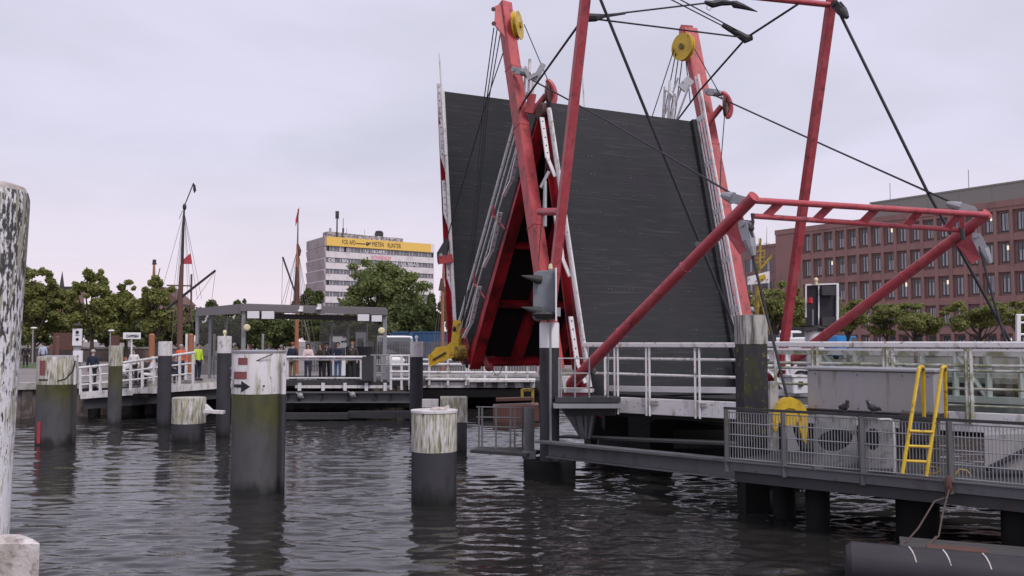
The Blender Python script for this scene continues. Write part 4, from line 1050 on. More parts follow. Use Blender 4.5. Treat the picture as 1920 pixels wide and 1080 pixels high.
for k, (x0, y0, x1, y1) in enumerate(((1264, 92, 1221, 224), (1267, 100, 1243, 226), (1272, 108, 1255, 228), (1279, 113, 1264, 230), (1286, 112, 1294, 190))):
    cable([P(x0, y0, 30.0), P(x1, y1, 32.5)], .018, ('first', 'second', 'third', 'fourth', 'fifth')[k] + ' from the left of the fanned hoist ropes under the right pulley', HG)
cable([P(983, 46, 27.8), P(1028, 152, 26.3), P(1033, 180, 26.2), P(1024, 300, 25.6), P(1010, 486, 24.7)], .016, 'thin rope from left yellow pulley round its guide horn', HG)
cable([P(1297, 82, 29.9), P(1355, 186, 28.7), P(1359, 212, 28.7), P(1352, 300, 28.3), P(1340, 640, 27)], .016, 'thin rope from right yellow pulley round its guide horn', HG)
cable([P(1404, 452, 18.4), P(1440, 600, 18.2), P(1476, 745, 17.9)], .028, 'rope running from left derrick tip down to the yellow drum guard')
cable([P(1836, 462, 20.4), P(1862, 560, 20.2), P(1890, 655, 20.0)], .026, 'rope running from right derrick tip down behind the railing')
bk = thing('hoist_block', 'dark grey pulley block on the left edge of the raised bridge', 'pulley block', P(827, 470, 30.7))
b = MB(); b.prism([P(835, 448, 30.7), P(840, 452, 30.7), P(836, 476, 30.7), P(830, 494, 30.7), P(820, 492, 30.7), P(819, 474, 30.7)], (.05, .24, 0)); b.build('cheek', GREYD, bk)
b = MB(); b.lathe(P(827, 478, 30.65), [(.06, 0), (.06, .05)], axis=(0, -1, 0), n=10); b.build('axle', STEEL, bk)

# ------------------------------------------------------------------ signal box on its dolphin
sg = thing('signal_box', 'grey signal housing with two hooded lights, seen from the side on a white topped pile', 'signal', P(1022, 602, 23.0))
b = MB(); b.prism([P(1002, 512, 22.7), P(1008, 508, 22.7), P(1040, 506, 22.7), P(1040, 598, 22.7), P(1006, 602, 22.7), P(999, 597, 22.7), P(1000, 516, 22.7)], (.02, .55, 0)); b.build('housing', SIGNAL, sg, bevel=.02)
b = MB(); b.beam(P(1041.5, 504, 22.65), P(1041.5, 602, 22.65), .035, .7, up=(0, 1, 0)); b.build('board_edge', SIGNW, sg)
for y in (521, 580):
    b = MB(); b.path([P(1014, y + 4, 22.6), P(1003, y + 2, 22.55), P(978, y - 4, 22.5)], [.115, .10, .012], 14); b.build('light_hood', GREYD, sg, smooth=True)
b = MB(); b.lathe(P(1020, 597, 22.6), [(.2, 0), (.3, .1), (.26, .16)], n=14); b.build('crumpled_cover', GREYD, sg)
b = MB(); b.lathe(P(1033, 506, 22.9), [(.05, 0), (.07, .03), (.06, .12), (.02, .16)], n=10); b.build('lamp', LAMPG, sg)
b = MB(); b.beam(P(1042, 585, 22.75), P(1051, 585, 22.75), .05, .22); b.build('junction_box', STEEL, sg)
# ------------------------------------------------------------------ near deck (right) with its railing
def YN(px): return 1.0 / (.04255 + 1.7504e-5 * (px - 1163))
def D(px, z): return XY(px, YN(px), z)
ZD, ZRL = 1.95, 3.37
nd_ = thing('approach_deck', 'near fixed bridge deck with pale concrete edge on the right', 'bridge deck', D(1500, 0))
wv = V((.906, .423, 0)); 
p0, p1 = D(1112, 0), D(2250, 0)
mb = MB()
mb.hexa([p0 + V((0, 0, 1.5)) + wv * .3, p1 + V((0, 0, 1.5)) + wv * .3, p1 + wv * 7 + V((0, 0, 1.5)), p0 + wv * 5.2 + V((0, 0, 1.5))],
        [p0 + V((0, 0, ZD)), p1 + V((0, 0, ZD)), p1 + wv * 7 + V((0, 0, ZD)), p0 + wv * 5.2 + V((0, 0, ZD))])
mb.build('slab', GREYD, nd_)
mb = MB(); nv = (D(1800, 0) - D(1200, 0)).normalized(); ov = V((nv.y, -nv.x, 0))
mb.beam(D(1165, 1.83) + ov * .06, D(2250, 1.83) + ov * .06, .12, .40); mb.build('edge_beam', WHITE, nd_, bevel=.01)
for px in (1220, 1310):
    mb = MB(); mb.beam(D(px + 2, 1.93) + ov * .14, D(px + 18, 1.93) + ov * .14, .08, .10); mb.build('shoe_plate', CONC, nd_)
mb = MB(); mb.beam(D(1112, ZD + .26) + wv * .5, D(1372, ZD + .34) + wv * .3, .12, .14); mb.build('threshold_beam', WHITEC, nd_)
mb = MB(); mb.beam(D(1118, ZD + .06) + wv * .3, D(1385, ZD + .06) + wv * .3, .5, .12); mb.build('wheel_plate', CONCD, nd_)
# pivot platform on the left end
pp = thing('pivot_platform', 'small grey steel platform at the foot of the derrick, with thin railing', 'platform', P(1090, 760, 23.0))
mb = MB(); mb.beam(P(1036, 758, 22.8), P(1170, 758, 22.8), 1.4, .10); mb.build('floor_plate', STEEL, pp)
mb = MB(); mb.beam(P(1040, 748, 22.75), P(1160, 748, 22.75), .9, .12); mb.build('grating', GREYD, pp)
for px, y0 in ((1048, 672), (1052, 672), (1078, 672), (1105, 672), (1140, 660)):
    mb = MB(); mb.tube(P(px, y0, 22.4), P(px, 752, 22.4), .022, n=7); mb.build('post', STEEL, pp)
mb = MB()
for y in (672, 700, 728): mb.tube(P(1047, y, 22.4), P(1106, y, 22.4), .018, n=6)
mb.build('rail', STEEL, pp)
mb = MB(); mb.prism([P(1048, 760, 22.9), P(1120, 760, 22.9), P(1106, 822, 22.9), P(1088, 822, 22.9), P(1068, 790, 22.9)], (.1, .5, 0)); mb.build('bracket_plate', GREYP, pp)
for a, b_ in ((1078, 1092), (1085, 1095), (1098, 1098), (1112, 1104)):
    mb = MB(); mb.beam(P(a, 763, 22.8), P(b_, 822, 22.8), .05, .06); mb.build('bracket_rib', GREYP, pp)
mb = MB(); mb.beam(P(1060, 763, 23.2), P(1150, 763, 23.2), 1.0, .35); mb.build('beam', GREYD, pp)
mb = MB(); mb.ell(P(1127, 772, 22.9), .1, .1, .14); mb.prism([P(1122, 764, 22.9), P(1136, 764, 22.9), P(1130, 782, 22.9)], (0, .1, 0)); mb.build('red_cap', FLAGR, pp)
# pier and dark structures below the deck
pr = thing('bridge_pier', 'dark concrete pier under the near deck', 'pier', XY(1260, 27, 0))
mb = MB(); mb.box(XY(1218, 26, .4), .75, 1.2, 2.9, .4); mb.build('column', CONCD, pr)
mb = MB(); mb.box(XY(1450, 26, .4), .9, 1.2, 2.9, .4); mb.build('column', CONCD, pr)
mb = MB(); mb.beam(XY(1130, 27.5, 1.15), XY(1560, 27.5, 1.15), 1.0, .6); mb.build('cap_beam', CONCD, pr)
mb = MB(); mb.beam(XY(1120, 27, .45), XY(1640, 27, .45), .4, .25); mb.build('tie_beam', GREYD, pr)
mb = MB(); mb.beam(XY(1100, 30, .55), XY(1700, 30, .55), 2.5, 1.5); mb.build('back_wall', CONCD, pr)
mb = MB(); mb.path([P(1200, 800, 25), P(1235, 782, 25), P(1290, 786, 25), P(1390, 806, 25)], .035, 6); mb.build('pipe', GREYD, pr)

def rails(name, label, spec, group=None, cat='railing'):
    root = thing(name, label, cat, spec['loc'], group)
    for p, q, w in spec['posts']:
        b = MB(); b.beam(p, q, w, w * .75, up=(0, 1, 0)); b.build('post', spec.get('pm', WHITE), root)
    for nm, p, q, r in spec['rails']:
        b = MB(); b.path([p, q], r, 9); b.build(nm, spec.get('rm', WHITE), root, smooth=True)
    return root
posts = []
for px in (1140, 1158, 1164, 1217, 1223, 1308, 1316):
    posts.append((D(px, ZD - .35) + ov * .16, D(px, ZRL) + ov * .16, .05))
nr = rails('deck_railing', 'white railing with thick handrail before the upright dark deck, left of the wooden pile', dict(loc=D(1240, ZD), posts=posts, rails=[
    ('mid_rail', D(1140, 3.02) + ov * .12, D(1385, 3.02) + ov * .12, .035),
    ('mid_rail', D(1108, 2.63) + ov * .12, D(1385, 2.61) + ov * .12, .035)]))
b = MB(); b.beam(D(1098, ZRL) + ov * .12, D(1392, ZRL) + ov * .12, .18, .12); b.build('handrail', WHITE, nr, bevel=.015)
for px, z1 in ((1101, ZRL), (1135, 3.0)):
    b = MB(); b.tube(D(px, 2.1), D(px, z1), .035, n=8); b.build('post', WHITE, nr)
# glazed railing on the right
posts = []
for px in (1458, 1528, 1536, 1660, 1667, 1676, 1813, 1822, 1990, 1999):
    posts.append((D(px, ZD - .15) + ov * .16, D(px, ZRL) + ov * .16, .06))
gr = rails('glass_railing', 'long white railing with green glass panes behind the grey housing', dict(loc=D(1700, ZD), posts=posts, pm=WHITEALG, rm=WHITEALG, rails=[
    ('mid_rail', D(1432, 2.97) + ov * .10, D(2200, 2.97) + ov * .10, .035), ('mid_rail', D(1432, 2.86) + ov * .10, D(2200, 2.87) + ov * .10, .03),
    ('mid_rail', D(1432, 2.50) + ov * .10, D(2200, 2.50) + ov * .10, .028), ('mid_rail', D(1700, 2.16) + ov * .10, D(2200, 2.16) + ov * .10, .02)]))
b = MB(); b.beam(D(1430, ZRL + .02) + ov * .10, D(2200, ZRL + .02) + ov * .10, .2, .13); b.build('handrail', WHITE, gr, bevel=.02)
b = MB(); b.beam(D(1430, 3.21) + ov * .10, D(2200, 3.21) + ov * .10, .07, .10); b.build('top_frame', WHITEALG, gr)
for a, c in ((1539, 1659), (1679, 1811), (1825, 1988), (2002, 2190)):
    b = MB(); b.beam(D(a, 2.58) + ov * .05, D(c, 2.58) + ov * .05, .012, 1.16); b.build('glass_pane', GLASSG, gr)
# white lattice gangway rail on the far side of the deck
def D2(px, z): return D(px, z) + wv * 4.6
tr_ = thing('lattice_railing', 'white lattice railing with diagonals on the far side of the deck, behind the glass', 'railing', D2(1600, ZD))
b = MB(); b.beam(D2(1120, 3.2), D2(2150, 3.2), .14, .14); b.build('top_chord', WHITEC, tr_)
b = MB(); b.beam(D2(1120, 2.72), D2(2150, 2.72), .10, .10); b.build('mid_chord', WHITEC, tr_)
b = MB(); b.beam(D2(1120, 2.05), D2(2150, 2.05), .14, .16); b.build('bottom_chord', WHITEC, tr_)
for k, px in enumerate(range(1150, 2000, 62)):
    b = MB(); b.beam(D2(px, 2.0), D2(px, 3.2), .12, .10, up=(0, 1, 0)); b.build('post', WHITEC, tr_)
    if k % 2 == 0:
        b = MB(); b.beam(D2(px + 4, 3.12), D2(px + 58, 2.1), .09, .08, up=(0, 1, 0)); b.build('diagonal', WHITEC, tr_)
# white machinery blocks on the deck seen through the rails
for (px, y0, y1, w, Y, lab) in ((1430, 660, 700, 46, 25.5, 'white plate machine box behind the railing, left of the slanting red tube'), (1492, 706, 738, 34, 24.5, 'bright white bollard box on the deck below the right slanting red tube'), (1520, 660, 690, 40, 27, 'pale grey cabinet behind the right slanting red tube')):
    r_ = thing('machine_box', lab, 'box', P(px, y1, Y))
    c = P(px, (y0 + y1) / 2, Y); h = (y1 - y0) / 1700 * Y
    b = MB(); b.box(c, w / 1700 * Y, .5, h, .3); b.build('casing', WHITEC if 'pale' not in lab else STEEL, r_, bevel=.03)
    b = MB(); b.box(c + V((-.03, -.01, h / 2 + .02)), w / 1700 * Y + .06, .56, .05, .3); b.build('lid', WHITE, r_)
    b = MB(); b.box(c + V((.05, -.29, .04)), .12, .03, .14, .3); b.build('latch', GREYD, r_)
# ------------------------------------------------------------------ machinery platform in front
def YM(px): return 1.0 / (.05714 + 2.363e-5 * (px - 1358))
def Q(px, z, o=0.0): return XY(px, YM(px), z) + OV * o
OV = V((0, 0, 0)); dv_ = (Q(1900, 0) - Q(1360, 0)).normalized(); OV = V((dv_.y, -dv_.x, 0))
ZF, ZM = 1.19, 2.16
PXE = 2150
mp_ = thing('machinery_platform', 'dark grey steel platform on round legs holding the winch machinery', 'platform', Q(1650, 0))
b = MB(); b.hexa([Q(1362, ZF - .14, -.02), Q(PXE, ZF - .14, -.02), Q(PXE, ZF - .14, -3.0), Q(1362, ZF - .14, -2.2)], [Q(1362, ZF - .02, -.02), Q(PXE, ZF - .02, -.02), Q(PXE, ZF - .02, -3.0), Q(1362, ZF - .02, -2.2)]); b.build('floor', GREYD, mp_)
b = MB(); b.beam(Q(1358, ZF - .09), Q(PXE, ZF - .09), .07, .18); b.beam(Q(1358, ZF - .0, .04), Q(PXE, ZF - .0, .04), .1, .02); b.build('edge_channel', GREYP, mp_)
b = MB(); b.beam(Q(1372, ZF - .29, -.12), Q(PXE, ZF - .29, -.12), .16, .2); b.build('main_beam', GREYD, mp_)
for t in range(7):
    px = 1372 + t * 120
    b = MB(); b.beam(Q(px, ZF - .3, -.2), Q(px, ZF - .3, -2.1), .14, .22); b.build('cross_beam', GREYD, mp_)
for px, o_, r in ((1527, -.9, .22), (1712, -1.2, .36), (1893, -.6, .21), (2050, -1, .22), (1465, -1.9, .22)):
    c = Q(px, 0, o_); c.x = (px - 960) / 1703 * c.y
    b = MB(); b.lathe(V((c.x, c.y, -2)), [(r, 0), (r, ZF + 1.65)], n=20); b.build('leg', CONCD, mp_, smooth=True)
mf = thing('mesh_fence', 'grey wire mesh fence along the edge of the machinery platform', 'fence', Q(1650, ZF))
b = MB(); b.beam(Q(1356, ZM + .02), Q(PXE, ZM + .02), .05, .05); b.build('top_rail', GREYD, mf)
for px in (1361, 1467, 1612, 1776, 1960):
    b = MB(); b.beam(Q(px, ZF - .2, .03), Q(px, ZM, .03), .09, .07, up=(1, 0, 0)); b.build('post', GREYP, mf)
for a, c in ((1366, 1462), (1473, 1606), (1619, 1769), (1784, 1953), (1967, 2120)):
    b = MB(); n_ = max(2, int((Q(c, 0) - Q(a, 0)).length / .052))
    for k in range(n_ + 1):
        px = a + (c - a) * k / n_
        b.tube(Q(px, ZF + .03), Q(px, ZM - .04), .0085, n=4)
    for z in (ZF + .05, ZF + .27, ZF + .5, ZF + .72, ZM - .05): b.tube(Q(a - 2, z), Q(c + 2, z), .010, n=4)
    b.build('mesh_panel', STEEL, mf)
# big grey housing
def YH(px): return 1.0 / (1 / 17.9 + (1 / 16.2 - 1 / 17.9) * (px - 1512) / 238)
def H(px, z, o=0.0): return XY(px, YH(px), z) + OV * o
hs = thing('machine_housing', 'big plain grey sheet metal housing behind the mesh fence', 'housing', H(1630, ZF))
b = MB(); q = lambda z: [H(1512, z), H(1750, z), H(1750, z, -.8), H(1512, z, -.8)]
b.hexa(q(2.14), q(2.9)); b.build('casing', GREYBOX, hs, bevel=.02)
b = MB(); q = lambda z: [H(1508, z, .04), H(1754, z, .04), H(1754, z, -.85), H(1508, z, -.85)]
b.hexa(q(2.9), q(2.96)); b.build('lid', STEEL, hs, bevel=.015)
b = MB(); q = lambda z: [H(1506, z, -.02), H(1752, z, -.02), H(1752, z, -.78), H(1506, z, -.78)]
b.hexa(q(2.03), q(2.14)); b.build('skirt', BLACK, hs)
for px in (1528, 1606, 1690, 1738):
    for z in (2.2, 2.83):
        b = MB(); b.lathe(H(px, z, .0), [(.012, 0), (.012, .012)], axis=OV, n=6); b.build('rivet', GREYD, hs)
for px in (1520, 1740):
    b = MB(); b.beam(H(px, ZF, -.3), H(px, 2.05, -.3), .1, .1); b.build('stand', GREYD, hs)
# winch frame plates with oval holes
def plate(label, x0, x1, y0, y1, holes, Y):
    r_ = thing('winch_plate', label, 'machine part', P((x0 + x1) / 2, y1, Y))
    N_ = 40; outer = []
    me = bpy.data.meshes.new('plate'); bm = bmesh.new()
    pts = [P(x0, y1, Y), P(x1, y1, Y), P(x1 - 6, y0, Y), P(x0 + 4, y0, Y)]
    loops = [[bm.verts.new(p) for p in pts]]
    for (cx, cy, rx, ry, sk) in holes:
        loops.append([bm.verts.new(P(cx + rx * math.cos(t) + sk * math.sin(t), cy + ry * math.sin(t) * (1.25 if math.sin(t) > 0 else .85), Y)) for t in np.linspace(0, 2 * math.pi, 25)[:-1]])
    es = []
    for lp in loops: es += [bm.edges.new((lp[i], lp[(i + 1) % len(lp)])) for i in range(len(lp))]
    bmesh.ops.triangle_fill(bm, use_beauty=True, edges=es)
    ret = bmesh.ops.extrude_face_region(bm, geom=bm.faces[:])
    bmesh.ops.translate(bm, verts=[v for v in ret['geom'] if isinstance(v, bmesh.types.BMVert)], vec=(.03, .06, 0))
    bmesh.ops.recalc_face_normals(bm, faces=bm.faces[:])
    off = woff(r_)
    for v in bm.verts: v.co -= off
    bm.to_mesh(me); bm.free(); me.materials.append(WINCH)
    o = bpy.data.objects.new('plate', me); COL.objects.link(o); o.parent = r_
    b = MB(); b.beam(P(x0, y1 - 3, Y - .02), P(x1, y1 - 3, Y - .02), .2, .06); b.build('base_angle', GREYP, r_)
    return r_
plate('grey winch plate with a wide drop shaped hole behind the mesh fence', 1524, 1610, 778, 880, [(1566, 822, 32, 20, -6)], 16.4)
plate('grey winch plate with a tall oval hole behind the mesh fence', 1612, 1680, 783, 884, [(1636, 820, 14, 20, 0)], 15.9)
for lab, x0, x1, y0, y1, Y in (('dark winch drum behind the drop shaped hole', 1534, 1602, 800, 842, 16.9), ('dark winch drum behind the tall oval hole', 1616, 1664, 795, 845, 16.5)):
    r_ = thing('winch_drum', lab, 'drum', P((x0 + x1) / 2, y1 + 30, Y)); c = P((x0 + x1) / 2, (y0 + y1) / 2, Y); R_ = (y1 - y0) / 2 / 1700 * Y
    b = MB(); b.lathe(c, [(R_ * 1.15, -.26), (R_ * 1.15, -.22), (R_ * .8, -.2), (R_ * .8, .2), (R_ * 1.15, .22), (R_ * 1.15, .26)], axis=OV, n=24); b.build('drum', BLACK, r_, smooth=True)
    b = MB(); b.box(V((c.x, c.y, (ZF + c.z) / 2)), .2, .2, c.z - ZF); b.build('stand', GREYD, r_)
r_ = thing('motor_box', 'pale sloping motor cover behind the right end of the mesh fence', 'cover', P(1890, 880, 15.6))
b = MB(); b.prism([P(1846, 816, 15.4), P(1960, 812, 15.4), P(1960, 880, 15.4), P(1846, 880, 15.4)], (.3, .6, 0)); b.build('cover', GREYBOX, r_)
b = MB(); b.beam(P(1850, 880, 15.36), P(1935, 838, 15.36), .06, .14, up=(0, -1, 0)); b.build('stripe', BLACK, r_)
r_ = thing('bent_pipe', 'bent pale pipe behind the mesh fence left of the yellow ladder', 'pipe', P(1672, 880, 15.7))
b = MB(); b.path([P(1646, 787, 15.7), P(1668, 786, 15.7), P(1674, 792, 15.7), P(1677, 830, 15.7), P(1677, 886, 15.7)], .022, 8); tag(b.build('pipe', WHITE, r_, smooth=True))
r_ = thing('valve_box', 'dark blue grey control box behind the yellow ladder', 'box', P(1720, 850, 15.7))
b = MB(); b.box(P(1725, 800, 15.9), .6, .3, .5, -.7); b.build('casing', GREYD, r_, bevel=.02)
b = MB(); b.box(P(1718, 797, 15.6), .1, .03, .12, -.7); b.build('dial', BLUE, r_)
r_ = thing('yellow_hose', 'coil of yellow hose on the platform floor right of the ladder foot', 'hose', P(1760, 890, 15.1))
b = MB(); b.path([P(1745 + 18 * math.cos(t * .9), 882 + 7 * math.sin(t * .9), 15.2 + .01 * t) for t in range(15)], .02, 6); b.build('hose', YELD, r_, smooth=True)
r_ = thing('yellow_clamp', 'small yellow clamp on the platform floor behind the fence post', 'clamp', P(1808, 890, 15.1))
b = MB(); b.path([P(1790, 892, 15.1), P(1798, 880, 15.1), P(1812, 882, 15.1), P(1820, 893, 15.1)], .022, 6); b.build('clamp', YELD, r_, smooth=True)
# yellow drum guard
yg = thing('drum_guard', 'round yellow rope drum guard with a white notch, left of the grey housing', 'guard', P(1480, 830, 17.7))
c = P(1482, 783, 17.7); Rg = 33 / 1700 * 17.7
arc = [c + V((Rg * math.cos(t), 0, Rg * math.sin(t) * 1.12)) for t in np.linspace(math.pi + .25, -.55, 20)]
inn = [c + V((Rg * .62 * math.cos(t), 0, Rg * .70 * math.sin(t) - .06)) for t in np.linspace(math.pi + .1, -.3, 20)]
b = MB()
for i in range(19): b.hexa([arc[i], arc[i + 1], inn[i + 1], inn[i]], [p + V((.05, .34, 0)) for p in (arc[i], arc[i + 1], inn[i + 1], inn[i])])
b.prism([p + V((0, .05, 0)) for p in inn], V((.04, .26, 0)))
b.prism([P(1459, 768, 17.72), P(1506, 768, 17.72), P(1502, 797, 17.72), P(1482, 801, 17.72), P(1463, 795, 17.72)], (.03, .22, 0))
b.prism([P(1448, 795, 17.68), P(1462, 790, 17.68), P(1455, 812, 17.68)], (.02, .3, 0)); b.prism([P(1496, 790, 17.68), P(1515, 792, 17.68), P(1512, 832, 17.68), P(1506, 826, 17.68)], (.02, .3, 0))
b.build('hood', YELLOW, yg)
b = MB(); b.lathe(c + V((.02, .17, 0)), [(Rg * .58, -.1), (Rg * .58, .1)], axis=(0.15, -1, 0), n=24); b.build('drum', YELD, yg)
b = MB(); b.prism([P(1472, 800, 17.66), P(1484, 796, 17.66), P(1500, 845, 17.66), P(1478, 845, 17.66)], (.02, .3, 0)); b.build('bearing_stand', STEEL, yg)
b = MB(); b.beam(P(1450, 715, 17.9), P(1450, 845, 17.9), .16, .12, up=(0, 1, 0)); b.build('side_post', CONC, yg)
# yellow ladder
ld = thing('ladder', 'yellow hooked ladder hung over the mesh fence', 'ladder', P(1715, 890, 15.2))
for xt, xb, xk in ((1727, 1692, 1731), (1770, 1737, 1772)):
    yb = 888 if xt == 1727 else 893
    b = MB(); b.path([P(xb, yb, 14.95), P(xt - 4, 692, 15.15), P(xt - 1, 687.5, 15.2), P(xt + 3, 688, 15.3), P(xk, 694, 15.42), P(xk + 1.5, 783, 15.6)], .031, 9); b.build('stile', YELLOW, ld, smooth=True)
for y in (808, 836, 864):
    f = (y - 692) / 196
    b = MB(); b.tube(P(1724 - 31.5 * f, y, 15.0), P(1767 - 31 * f, y + 2, 15.0), .024, n=8); b.build('rung', YELLOW, ld, smooth=True)
# pigeons
def pigeon(label, c, face, s_=1.0):
    r_ = thing('pigeon', label, 'bird', c)
    m_ = Matrix.Rotation(face, 3, 'Z')
    T_ = lambda p: c + m_ @ (V(p) * s_)
    b = MB(); b.path([T_((-.17, 0, .08)), T_((-.09, 0, .10)), T_((0, 0, .13)), T_((.07, 0, .15)), T_((.10, 0, .20)), T_((.115, 0, .245)), T_((.14, 0, .255)), T_((.17, 0, .245))], [.012, .04, .066, .055, .033, .036, .026, .004], 10)
    for k in (-1, 1): b.tube(T_((.02, .025 * k, .08)), T_((.025, .03 * k, .0)), .008, n=5)
    b.build('body', mat_pig, r_, smooth=True)
    b = MB(); b.path([T_((-.2, 0, .065)), T_((-.1, .05, .12)), T_((.04, .055, .15))], [.008, .03, .02], 8); b.path([T_((-.2, 0, .065)), T_((-.1, -.05, .12)), T_((.04, -.055, .15))], [.008, .03, .02], 8); b.build('wing', GREYD, r_, smooth=True)
mat_pig = mat('pigeon_feather', (0.06, 0.056, 0.062), 0.8, var=.3, scale=9, dirt=(.45, .43, .44), dirt_amt=.16, dirt_scale=9)
pigeon('grey pigeon facing the viewer on the fence rail before the grey housing', Q(1581, ZM + .045), R(-80), .85)
pigeon('grey pigeon leaning left on the fence rail right of the other pigeon', Q(1634, ZM + .045), R(200), .9)
# thin gangway beam between the piles
gb = thing('walkway_beam', 'long grey steel beam low over the water between the dark piles', 'beam', P(1200, 850, 21))
a, c = P(1030, 842, 22.6), P(1395, 866, 18.9)
c.z = a.z
b = MB(); b.beam(a, c, .06, .30); b.build('web', GREYP, gb)
b = MB(); b.beam(a + V((-.25, 0, .19)), c + V((0, 0, .19)), .35, .05); b.build('top_flange', GREYP, gb)
b = MB(); b.beam(a + V((0, 0, -.17)), c + V((0, 0, -.17)), .3, .04); b.build('bottom_flange', GREYP, gb)
b = MB(); b.beam(P(1050, 818, 24.5), P(1390, 832, 20.5), .5, .05); b.build('rear_plank', GREYD, gb)
# small fenced service platform left of the signal pile
sv = thing('service_platform', 'low grey fenced service platform left of the signal pile', 'platform', P(950, 850, 24))
b = MB(); b.beam(P(898, 843, 24.2), P(1003, 850, 23.4), .9, .08); b.build('floor', GREYD, sv)
for px in (898, 904, 930, 957, 965, 980, 1000):
    b = MB(); b.beam(P(px, 762, 23.8), P(px, 845, 23.8), .045, .045, up=(0, 1, 0)); b.build('post', GREYP, sv)
for y in (763, 782, 800, 838):
    b = MB(); b.tube(P(893, y, 23.8), P(1002, y + 2, 23.8), .02, n=6); b.build('rail', GREYP, sv)
b = MB(); b.box(P(992, 805, 23.6), .26, .35, 1.1); b.build('cabinet', GREYP, sv)
b = MB(); b.box(P(992, 852, 23.4), .34, .5, .18); b.build('foot', GREYP, sv)
# floating pontoon and rope
po = thing('float_pontoon', 'dark round float pipe with planks at the lower right corner', 'pontoon', XY(1750, 13.8, 0))
a, c = V((4.98, 13.7, .17)), V((10.5, 11.5, .10))
b = MB(); b.path([a - V((.02, 0, 0)), a + (c - a) * .01, c], [.25, .32, .31], 26); b.build('float_pipe', PIPE, po, smooth=True)
dd = (c - a).normalized(); pn = V((-dd.y, dd.x, 0))
b = MB()
for k in range(4): b.beam(a + dd * .75 + pn * (.46 + .2 * k) + V((0, 0, .20)), c + pn * (.46 + .2 * k) + V((0, 0, .20)), .19, .06)
b.build('plank_deck', PLANKW, po)
for t in (.14, .215, .30):
    p = a + (c - a) * t
    b = MB(); b.path([p + V((0, -.33 * math.cos(s_), .33 * math.sin(s_))) for s_ in (.5, .8, 1.1, 1.4)], .012, 5); b.build('lashing', CONCW, po)
b = MB(); b.beam(a + dd * 1.1 + pn * .3 + V((0, 0, .28)), a + dd * 1.9 + pn * .32 + V((0, 0, .28)), .3, .03); b.build('rusty_plate', RUST, po)
b = MB(); b.path([Q(1773, ZF - .1, .06), Q(1770, ZF - .25, .08), P(1752, 940, 14.4), P(1722, 990, 14.2), P(1700, 1015, 14.0), P(1685, 1022, 14.0)], .013, 6)
tag(b.build('mooring_rope', ROPE, smooth=True), 'brown mooring rope hanging slanted from the platform to the pontoon', 'rope')
b = MB(); b.path([Q(1775, ZF - .1, .06), P(1768, 960, 14.3), P(1760, 1005, 14.1), P(1735, 1024, 13.9), P(1733, 1030, 13.8), P(1745, 1018, 13.9), P(1755, 1006, 14)], .013, 6)
tag(b.build('mooring_rope', ROPE, smooth=True), 'brown mooring rope with loose coil on the pontoon planks', 'rope')
b = MB(); b.ell(Q(1774, ZF - .05, .07), .07, .05, .16); b.path([Q(1770, ZF + .02, .09), Q(1778, ZF - .1, .1), Q(1770, ZF - .2, .09)], .03, 6); tag(b.build('rope_knot', RUST, smooth=True), 'rust brown rope knot on the platform edge under the fence post', 'knot')

# ------------------------------------------------------------------ piles and dolphins
def pile(label, px, wpx, top, split, Y, mw=PILEW, md=PILED, square=False, rim=True, group=None):
    c = XY(px, Y, 0); r = wpx / 2 / 1703 * Y
    zt_, zs = P(px, top, Y).z, P(px, split, Y).z
    root = thing('mooring_pile', label, 'pile', c + V((0, 0, -1.8)), group)
    b = MB()
    if square: b.box(c + V((0, 0, (zs - 1.8) / 2)), 2 * r * .97, 2 * r * .97, zs + 1.8, .1)
    else: b.lathe(c, [(r * .985, -1.8), (r * .985, zs)], n=36)
    b.build('shaft', md, root, smooth=not square)
    b = MB()
    if square: b.box(c + V((0, 0, (zs + zt_) / 2)), 2 * r, 2 * r, zt_ - zs, .1)
    else: b.lathe(c, [(r, zs), (r * 1.0, zt_ - .05), (r * .97, zt_)], n=36)
    b.build('painted_head', mw, root, smooth=not square)
    return root, c, r, zt_, zs
def angle_at(c, r, px):
    base = math.atan2(c.x, c.y)                 # angles are measured from the side facing -Y
    lo, hi = -1.25 - base, 1.25 - base
    lo, hi = max(lo, -1.5), min(hi, 1.5)
    for _ in range(40):
        m = (lo + hi) / 2
        if (c.x + r * math.sin(m)) / (c.y - r * math.cos(m)) < (px - 960) / 1703: lo = m
        else: hi = m
    return (lo + hi) / 2
def wrap(root, c, r, px_a, px_b, y0, y1, Y, m, name, arrow=False):
    """a painted patch hugging the pile's round front"""
    b = MB(); a0 = angle_at(c, r, px_a); a1_ = angle_at(c, r, px_b)
    z1, z0 = P(px_a, y0, Y - r).z, P(px_a, y1, Y - r).z; n_ = 8; rr = r + .006
    vs = []
    for i in range(n_ + 1):
        t = a0 + (a1_ - a0) * i / n_
        for z in (z0, z1): vs.append(V((c.x + rr * math.sin(t), c.y - rr * math.cos(t), z)))
    b.add(vs, [(2 * i, 2 * i + 2, 2 * i + 3, 2 * i + 1) for i in range(n_)])
    return b.build(name, m, root, smooth=True)
